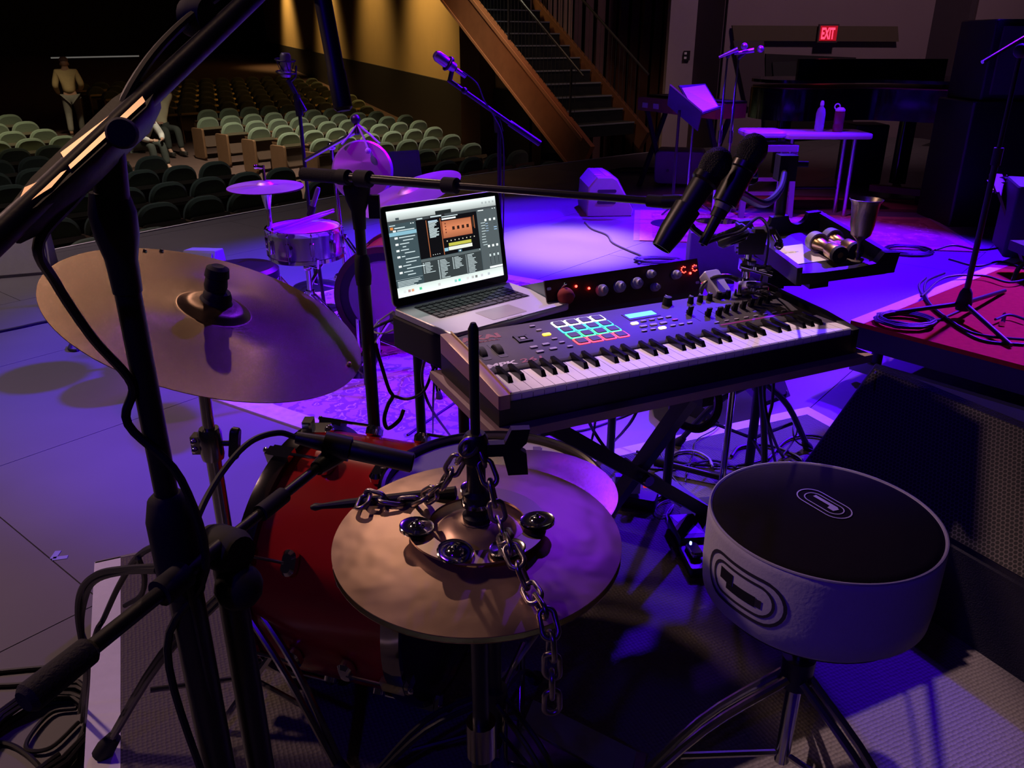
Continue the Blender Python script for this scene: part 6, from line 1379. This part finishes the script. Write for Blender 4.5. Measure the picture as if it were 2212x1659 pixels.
# ================================================================== PEDALS, CABLES AND ODDMENTS ON THE RISER
q = Wz(1482, 1165, RZT); t = thing('effects_pedal', 'black effects pedal with blue triangle graphics beside the throne', 'pedal', (q.x, q.y, RZT))
PM_ = frame((q.x, q.y, RZT), (.95, .10, 0)); part('box', MB().prism(rrect(.075, .125, .006), .045, PM_, 0, .003), mat('pedal_black', (.010, .010, .014), .25), t, True)
BT = mat('blue_graphic', (.22, .20, .60), .35)
part('graphic', MB().add([PM_ @ Vector(v) for v in ((-.034, .058, .0456), (.030, .058, .0456), (-.022, .020, .0456))], [(0, 2, 1)]), BT, t, True); part('graphic', MB().add([PM_ @ Vector(v) for v in ((-.016, -.040, .0456), (.034, -.040, .0456), (.018, .004, .0456))], [(0, 1, 2)]), BT, t, True)
q = Wz(1505, 1222, RZT); t = thing('footswitch', 'small footswitch with silver treadle in front of the pedal', 'pedal', (q.x, q.y, RZT)); PM_ = frame((q.x, q.y, RZT), (.95, .10, 0))
part('box', MB().prism(rrect(.070, .11, .006), .030, PM_, 0, .003), mat('pedal_black', (.010, .010, .014)), t, True); part('treadle', MB().prism(rrect(.032, .066, .010), .048, PM_ @ T(-.006, .010, 0) @ RX(R(-6)), .032, .004), CHROME, t, True); part('lamp', MB().ball(PM_ @ Vector((-.008, .040, .047)), .0035, 8, 6), mat('blue_led', (.2, .3, 1), .4, em=(.2, .35, 1.), ems=8), t, True)
a_, b_ = Wz(1424, 998, RZT+.03), Wz(1590, 1040, RZT+.02); dm = (b_-a_).normalized(); t = thing('mallet', 'long black mallet with foam end lying among the riser cables', 'mallet', a_)
part('shaft', MB().bar(a_ + dm*.02, b_ + dm*.08, .010), mat('satin_black_tube', (.022, .02, .022)), t, True); part('foam_head', MB().tube([a_ - dm*.02, a_ - dm*.012, a_ + dm*.03], [.008, .018, .016], 14), RUBBER, t, True)
t = thing('power_strip', 'dark power strip with white plugs below the keyboard stand', 'power strip', Wz(1330, 1075, RZT)); q = Wz(1340, 1085, RZT)
part('strip', MB().prism(rrect(.22, .055, .008), .04, T(q.x, q.y, RZT) @ RZ(R(-20)), 0, .004), BLACKP, t, True)
for k, (px, py) in enumerate(((1312, 1052), (1338, 1040), (1372, 1048))): w_ = Wz(px, py, RZT+.07); part('plug', MB().cbox(w_, (.028, .024, .045)), WHITE if k != 1 else GREYP, t, True)
part('red_switch', MB().cbox(Wz(1396, 1050, RZT+.045), (.018, .012, .006)), mat('red_rocker', (.4, .02, .02), .4, em=(1, .05, .03), ems=.6), t, True)
S2 = lambda x, y, h=.008: Wz(x, y, RZT + h)
CB = [
 ('pale grey cable looping on the riser behind the throne', [S2(1440, 1000), S2(1460, 978), S2(1500, 975), S2(1530, 990), S2(1540, 1010)], .005, GCABLE),
 ('pale grey cable curling below the X stand foot', [S2(1300, 1040, .03), S2(1325, 1065), S2(1365, 1080), S2(1410, 1078), S2(1440, 1065)], .0045, GCABLE),
 ('black cable loop nearest the taped riser corner', [S2(1580, 985), S2(1600, 965), S2(1660, 962), S2(1720, 985), S2(1740, 1005)], .006, CABLE),
 ('black cable standing up in a small loop by the grille', [S2(1690, 985), S2(1712, 955, .03), S2(1722, 930, .06), S2(1717, 915, .07), S2(1713, 930, .06), S2(1722, 955, .03), S2(1760, 975)], .003, CABLE),
 ('black cable sweeping right toward the big monitor', [S2(1660, 990), S2(1700, 950), S2(1750, 940), S2(1800, 950)], .005, CABLE),
 ('black cable crossing the riser from stand to throne', [S2(1375, 975), S2(1450, 995), S2(1520, 1005), S2(1600, 1005), S2(1660, 990)], .0045, CABLE),
 ('black cable drooping between X stand and riser mat', [S2(1360, 1000, .02), S2(1420, 1015), S2(1480, 1005), S2(1540, 995), S2(1590, 1010)], .004, CABLE),
 ('thin black lead wandering over the blue taped edge', [S2(1555, 915), S2(1540, 930), S2(1505, 950), S2(1500, 975), S2(1490, 1000), S2(1480, 1040)], .002, CABLE),
 ('thin cable squiggle on the dark mat left of the pedal', [S2(1450, 1078), S2(1430, 1085), S2(1415, 1100), S2(1425, 1113), S2(1445, 1108), S2(1455, 1090), S2(1440, 1110), S2(1445, 1130)], .0022, GCABLE),
 ('black lead with metal plug lying beside the throne rim', [S2(1420, 960, .05), S2(1440, 1010, .03), S2(1465, 1045, .01), S2(1490, 1065)], .0035, CABLE)]
for lab, P, r_, m_ in CB: cable(lab, P, r_, m_)
solo('jack_plug', MB().bar(S2(1465, 1048, .012), S2(1490, 1072, .012), .008).bar(S2(1490, 1072, .012), S2(1526, 1105, .012), .0045), CHROME, 'bright jack plug lying beside the throne rim', 'plug', S2(1465, 1048, .012))
# cables dropping from the keyboard rig
KZ = .73
for lab, P, r_, m_ in (
 ('black cable hanging straight behind the X stand crossing', [Wz(1262, 885, KZ), Wd(1282, 930, 2.1), Wd(1310, 970, 2.2), Wz(1345, 1000, RZT+.01)], .0045, CABLE),
 ('black cable hanging from the board centre to the riser', [Wz(1290, 880, KZ), Wd(1285, 915, 2.1), Wd(1278, 950, 2.2), Wz(1262, 985, RZT+.01)], .0035, CABLE),
 ('black cable slung low behind the crossed bars', [Wd(1380, 880, 2.2), Wd(1360, 915, 2.3), Wz(1330, 950, .2), Wz(1305, 970, RZT+.01), Wz(1290, 985, RZT+.01)], .0045, CABLE),
 ('pair of hanging cables right of the percussion pole', [Wd(1650, 815, 2.2), Wd(1652, 870, 2.25), Wd(1665, 930, 2.3), Wz(1690, 985, RZT+.01), Wz(1720, 1000, RZT+.01)], .0045, CABLE),
 ('hanging cable joining its pair by the percussion pole', [Wd(1672, 810, 2.2), Wd(1668, 870, 2.25), Wd(1660, 920, 2.3), Wz(1675, 1000, RZT+.01)], .0045, CABLE),
 ('big black strap loop hanging under the keyboard', [Wd(1535, 830, 2.0), Wd(1552, 860, 2.0), Wd(1545, 900, 2.0), Wd(1515, 925, 2.02), Wd(1480, 920, 2.05), Wd(1452, 900, 2.05)], .011, CABLE),
 ('black lead arching from laptop case to the floor', [Wd(850, 690, 2.1), Wd(815, 705, 2.1), Wd(795, 725, 2.0), Wd(788, 770, 2.0), Wd(790, 830, 2.05)], .004, CABLE),
 ('thin pale lead curving beside the laptop hinge', [Wd(850, 672, 2.2), Wd(818, 695, 2.2), Wd(806, 715, 2.15), Wd(830, 720, 2.1), Wd(865, 705, 2.1), Wd(895, 685, 2.08)], .0025, GCABLE),
 ('dark cable hanging in a deep curve left of the board', [Wd(958, 745, 1.95), Wd(935, 800, 2.0), Wd(915, 845, 2.05), Wd(880, 862, 2.1), Wd(850, 855, 2.1)], .004, CABLE),
 ('reddish cable hanging left of the board to the rug', [Wd(960, 738, 1.95), Wd(922, 770, 2.0), Wd(912, 820, 2.1), Wd(930, 880, 2.2), Wz(975, 945, .17)], .004, mat('red_cable', (.10, .02, .02), .5)),
 ('thin dark cable falling straight beside the reddish one', [Wd(965, 748, 1.95), Wd(942, 800, 2.0), Wd(936, 860, 2.1), Wz(935, 935, .17)], .003, CABLE)):
    cable(lab, P, r_, m_)
cable('dark cable trailing over the patterned rug', [Wz(985, 868, .012), Wz(930, 905, .012), Wz(880, 940, .012)], .005)
cable('pale jointed lead lying on the stage under the keyboard', [Wz(1210, 935, .006), Wz(1270, 925, .006), Wz(1340, 900, .006), Wz(1385, 880, .006)], .006, GCABLE)
cable('grey monitor cable snaking over the blue stage', [Wz(1264, 480, .006), Wz(1280, 495, .006), Wz(1312, 508, .006), Wz(1325, 525, .006), Wz(1360, 542, .006), Wz(1388, 555, .006), Wz(1380, 570, .006)], .010, mat('blue_grey_cable', (.10, .09, .14), .5))
coil('blue-lit coil of cable on the stage behind the rack unit', Wz(1420, 566, 0), .16, 3, 0, .008, mat('blue_grey_cable', (.10, .09, .14)), .5, seed=9)
coil('tangle of cables beside the grey amplifier', Wz(1375, 372, 0), .30, 4, 0, .012, sq=.6, seed=12)
cable('black cable entering from the left edge of the stage', [Wz(-30, 722, .006), Wz(40, 708, .006), Wz(100, 695, .006), Wz(150, 690, .006), Wz(240, 690, .006)], .009)
cable('small loop of cable under the ride cymbal edge', [Wz(152, 745, .006), Wz(150, 755, .006), Wz(165, 757, .006), Wz(180, 750, .006), Wz(210, 760, .006)], .008)
# left corner: tied leads and the heap of slack cable
for k, P in enumerate(([(345, 1175), (300, 1200), (260, 1260), (225, 1335), (200, 1395)], [(345, 1225), (280, 1228), (210, 1240), (175, 1275), (168, 1330), (180, 1410), (185, 1470)], [(340, 1232), (270, 1235), (205, 1255), (182, 1300), (176, 1360), (190, 1440)])):
    n_ = len(P); cable(('thin lead slanting from the left stand to the taped edge', 'outer lead looping left from the stand over the tape', 'inner lead looping left from the stand over the tape')[k], [Wd(x, y, .72 + .35*i/(n_-1)) for i, (x, y) in enumerate(P)] + [Wz(170+k*6, 1540+k*20, .02)], .0034)
cable('short loose cable tie ending in a knob on the riser', [Wd(298, 1205, .80), Wd(312, 1245, .85), Wd(305, 1285, .9), Wd(270, 1308, .95)], .003)
coil('heap of coiled black cable on the floor at lower left', (Wz(105, 1600, 0).x-.02, Wz(105, 1600, 0).y-.02), .115, 9, 0, .006, sq=1.25, seed=3)
cable('black cable leaving the lower left coil toward the edge', [Wz(120, 1440, .006), Wz(60, 1445, .006), Wz(-40, 1455, .006)], .006); cable('second black cable running off the left edge', [Wz(120, 1465, .006), Wz(50, 1478, .006), Wz(-40, 1482, .006)], .006)
cable('black cable sweeping into the lower left corner', [Wz(-30, 1600, .006), Wz(30, 1612, .006), Wz(80, 1650, .006), Wz(100, 1690, .006)], .006)
cable('black cable rising in a wide loop at lower left', [Wz(165, 1530, .01), Wz(110, 1540, .01), Wz(65, 1590, .01), Wz(60, 1620, .01), Wz(110, 1615, .01), Wz(170, 1560, .01)], .005)

# ================================================================== PEOPLE IN THE AUDITORIUM
def skin(name, J, E, m, parent, sub=2, world=True):
    """a surface grown along a skeleton of joints {name: (point, radius)}"""
    ks = list(J); inv = rootm(parent).inverted()
    me = bpy.data.meshes.new(name); me.from_pydata([inv @ Vector(J[k][0]) for k in ks], [(ks.index(a), ks.index(b)) for a, b in E], []); me.materials.append(m)
    o = bpy.data.objects.new(name, me); COL.objects.link(o); o.parent = parent
    md = o.modifiers.new('skin', 'SKIN'); md.use_smooth_shade = True
    for i, k in enumerate(ks):
        r = J[k][1]; me.skin_vertices[0].data[i].radius = r if isinstance(r, tuple) else (r, r)
    me.skin_vertices[0].data[0].use_root = True
    s_ = o.modifiers.new('sub', 'SUBSURF'); s_.levels = sub; s_.render_levels = sub
    return o
SKINM = mat('skin', (.42, .24, .17), .6); HAIR = mat('dark_hair', (.03, .02, .015), .7)
LIMB = [('pel', 'bel'), ('bel', 'che'), ('che', 'nec'), ('nec', 'hed'), ('hed', 'top'), ('che', 'sl'), ('sl', 'el'), ('el', 'wl'), ('wl', 'hl'), ('che', 'sr'), ('sr', 'er'), ('er', 'wr'), ('wr', 'hr'), ('pel', 'tl'), ('tl', 'kl'), ('kl', 'al'), ('al', 'fl'), ('pel', 'tr'), ('tr', 'kr'), ('kr', 'ar'), ('ar', 'fr')]
def person(label, o, yaw, J, shirt, trous, sc=1., cap=None, hair=True, short=False):
    M_ = T(*o) @ RZ(yaw); t = thing('person', label, 'person', M_)
    W_ = {k: (M_ @ (Vector(p)*sc), r*sc) for k, (p, r) in J.items()}
    body = skin('body', {k: (p, r*(.78 if k in ('pel', 'bel', 'che', 'sl', 'sr', 'tl', 'tr') else .95)) for k, (p, r) in W_.items()}, LIMB, SKINM, t)
    sub_ = {k: (W_[k][0], W_[k][1]*f) for k, f in (('pel', 1.10), ('bel', 1.12), ('che', 1.10), ('sl', 1.25), ('el', 1.35), ('sr', 1.25), ('er', 1.35))}
    ed = [('pel', 'bel'), ('bel', 'che'), ('che', 'sl'), ('sl', 'el'), ('che', 'sr'), ('sr', 'er')]
    if not short: sub_['wl'] = (W_['wl'][0], W_['wl'][1]*1.4); sub_['wr'] = (W_['wr'][0], W_['wr'][1]*1.4); ed += [('el', 'wl'), ('er', 'wr')]
    skin('shirt', sub_, ed, shirt, t)
    sub_ = {k: (W_[k][0], W_[k][1]*f) for k, f in (('pel', 1.13), ('tl', 1.14), ('kl', 1.2), ('al', 1.45), ('tr', 1.14), ('kr', 1.2), ('ar', 1.45))}
    skin('trousers', sub_, [('pel', 'tl'), ('tl', 'kl'), ('kl', 'al'), ('pel', 'tr'), ('tr', 'kr'), ('kr', 'ar')], trous, t)
    hd = Vector(J['hed'][0])*sc; r = .098*sc
    part('head', MB().ball(hd + Vector((0, 0, .03*sc)), r, 18, 12, (.86, 1.0, 1.18)).ball(hd + Vector((0, -r*1.02, .0)), .018*sc, 8, 6).ball(hd + Vector((r*.86, 0, 0)), .022*sc, 8, 6, (.5, 1, 1.4)).ball(hd + Vector((-r*.86, 0, 0)), .022*sc, 8, 6, (.5, 1, 1.4)), SKINM, t)
    for s_ in (-1, 1): part('eye', MB().ball(hd + Vector((.034*s_*sc, -r*.90, .035*sc)), .012*sc, 8, 6), HAIR, t)
    part('mouth', MB().cbox(hd + Vector((0, -r*.93, -.045*sc)), (.045*sc, .012, .010)), mat('lip', (.30, .10, .09), .6), t)
    if cap: cp = part('cap', MB().lathe([(0, .125*sc), (.05*sc, .118*sc), (.088*sc, .075*sc), (.098*sc, .035*sc), (.094*sc, .03*sc), (0, .04*sc)], 20, T(*(hd + Vector((0, .005, .035*sc))))), cap, t); part('brim', MB().prism(rrect(.14*sc, .10*sc, .04*sc), .012, T(*(hd + Vector((0, -.12*sc, .068*sc)))), 0), cap, cp)
    elif hair: part('hair', MB().lathe([(0, .155*sc), (.06*sc, .140*sc), (.092*sc, .08*sc), (.096*sc, .03*sc), (.08*sc, -.02*sc), (0, .0)], 20, T(*(hd + Vector((0, .018*sc, .0))))), HAIR, t)
    for s_ in ('l', 'r'): part('shoe', MB().prism(rrect(.095*sc, .26*sc, .045*sc), .085*sc, M_.inverted() @ T(*(W_['a'+s_][0] - Vector((0, 0, W_['a'+s_][0].z - (M_ @ Vector((0, 0, 0))).z if True else 0)))) @ RZ(yaw) @ T(0, -.05*sc, 0), 0, .012), mat('dark_shoe', (.03, .025, .022), .5), t)
    for s_ in ('l', 'r'):
        h = M_.inverted() @ W_['h'+s_][0]; w_ = M_.inverted() @ W_['w'+s_][0]; d_ = (h-w_).normalized(); sd_ = d_.orthogonal().normalized()
        for k in range(4): part('finger', MB().tube([h + sd_*(.013*(k-1.5)), h + d_*.045 + sd_*(.015*(k-1.5)), h + d_*(.07 + .01*(k in (1, 2))) + sd_*(.014*(k-1.5))], [.009, .008, .006], 6), SKINM, t)
        part('thumb', MB().tube([w_ + d_*.03, h + sd_*.035, h + d_*.03 + sd_*.04], [.010, .009, .007], 6), SKINM, t)
    return t
STAND = dict(pel=((0, 0, .95), .130), bel=((0, 0, 1.10), .135), che=((0, .0, 1.34), .150), nec=((0, .01, 1.50), .060), hed=((0, -.01, 1.60), .070), top=((0, -.01, 1.68), .055),
  sl=((.19, 0, 1.42), .075), el=((.27, .06, 1.14), .052), wl=((.24, -.12, .98), .034), hl=((.22, -.17, .95), .030), sr=((-.19, 0, 1.42), .075), er=((-.27, .05, 1.15), .052), wr=((-.22, -.12, 1.05), .034), hr=((-.18, -.16, 1.03), .030),
  tl=((.10, 0, .86), .098), kl=((.11, .02, .50), .066), al=((.12, .22, .14), .044), fl=((.12, .10, .05), .040), tr=((-.10, 0, .86), .098), kr=((-.11, -.22, .52), .066), ar=((-.10, -.26, .10), .044), fr=((-.10, -.38, .05), .040))
q = Wd(168, 285, 18.8); person('man in tan sweater, grey trousers and cap walking up the aisle', (q.x, q.y, hz(q)), R(205), STAND, mat('tan_sweater', (.46, .34, .17), .9, 0, .12, 14), mat('grey_denim', (.13, .125, .11), .9, 0, .15, 20), 1.0, mat('maroon_cap', (.12, .06, .055), .8))
SIT = dict(pel=((0, .02, .50), .130), bel=((0, .06, .66), .135), che=((0, .10, .90), .145), nec=((0, .10, 1.06), .058), hed=((0, .07, 1.16), .070), top=((0, .07, 1.24), .055),
  sl=((.19, .10, .98), .072), el=((.34, .06, 1.22), .050), wl=((.16, .14, 1.24), .034), hl=((.11, .17, 1.24), .030), sr=((-.19, .10, .98), .072), er=((-.28, .0, .74), .050), wr=((-.20, -.22, .66), .034), hr=((-.17, -.28, .66), .030),
  tl=((.10, -.02, .50), .095), kl=((.12, -.42, .52), .066), al=((.12, -.48, .12), .044), fl=((.12, -.58, .05), .038), tr=((-.10, -.02, .50), .095), kr=((-.14, -.42, .52), .066), ar=((-.13, -.44, .12), .044), fr=((-.13, -.54, .05), .038))
q = A0 + AV*4.9 - U*.30; person('person in cream shirt seated on the aisle with one arm behind head', (q.x, q.y, hz(q)), face, SIT, mat('cream_shirt', (.66, .58, .40), .9), mat('dark_trousers', (.035, .04, .035), .9), 1.0, short=True)
BEND = {k: (v[0], v[1]) for k, v in SIT.items()}
BEND.update(che=((0, -.16, .84), .15), bel=((0, -.02, .66), .14), nec=((0, -.27, .92), .06), hed=((0, -.36, .95), .07), top=((0, -.42, .98), .055), sl=((.19, -.18, .90), .072), sr=((-.19, -.18, .90), .072), el=((.26, -.30, .66), .05), er=((-.26, -.30, .66), .05), wl=((.14, -.42, .60), .034), wr=((-.14, -.42, .60), .034), hl=((.10, -.46, .60), .03), hr=((-.10, -.46, .60), .03))
q = A0 + AV*3.6 - U*1.35; PAT = mat('patterned_shirt', (.50, .48, .46), .9, 0, .5, 14); person('person in pale patterned shirt bending forward beside the aisle', (q.x, q.y, hz(q)-.02), face + .3, BEND, PAT, mat('dark_trousers', (.035, .04, .035)), 1.0)
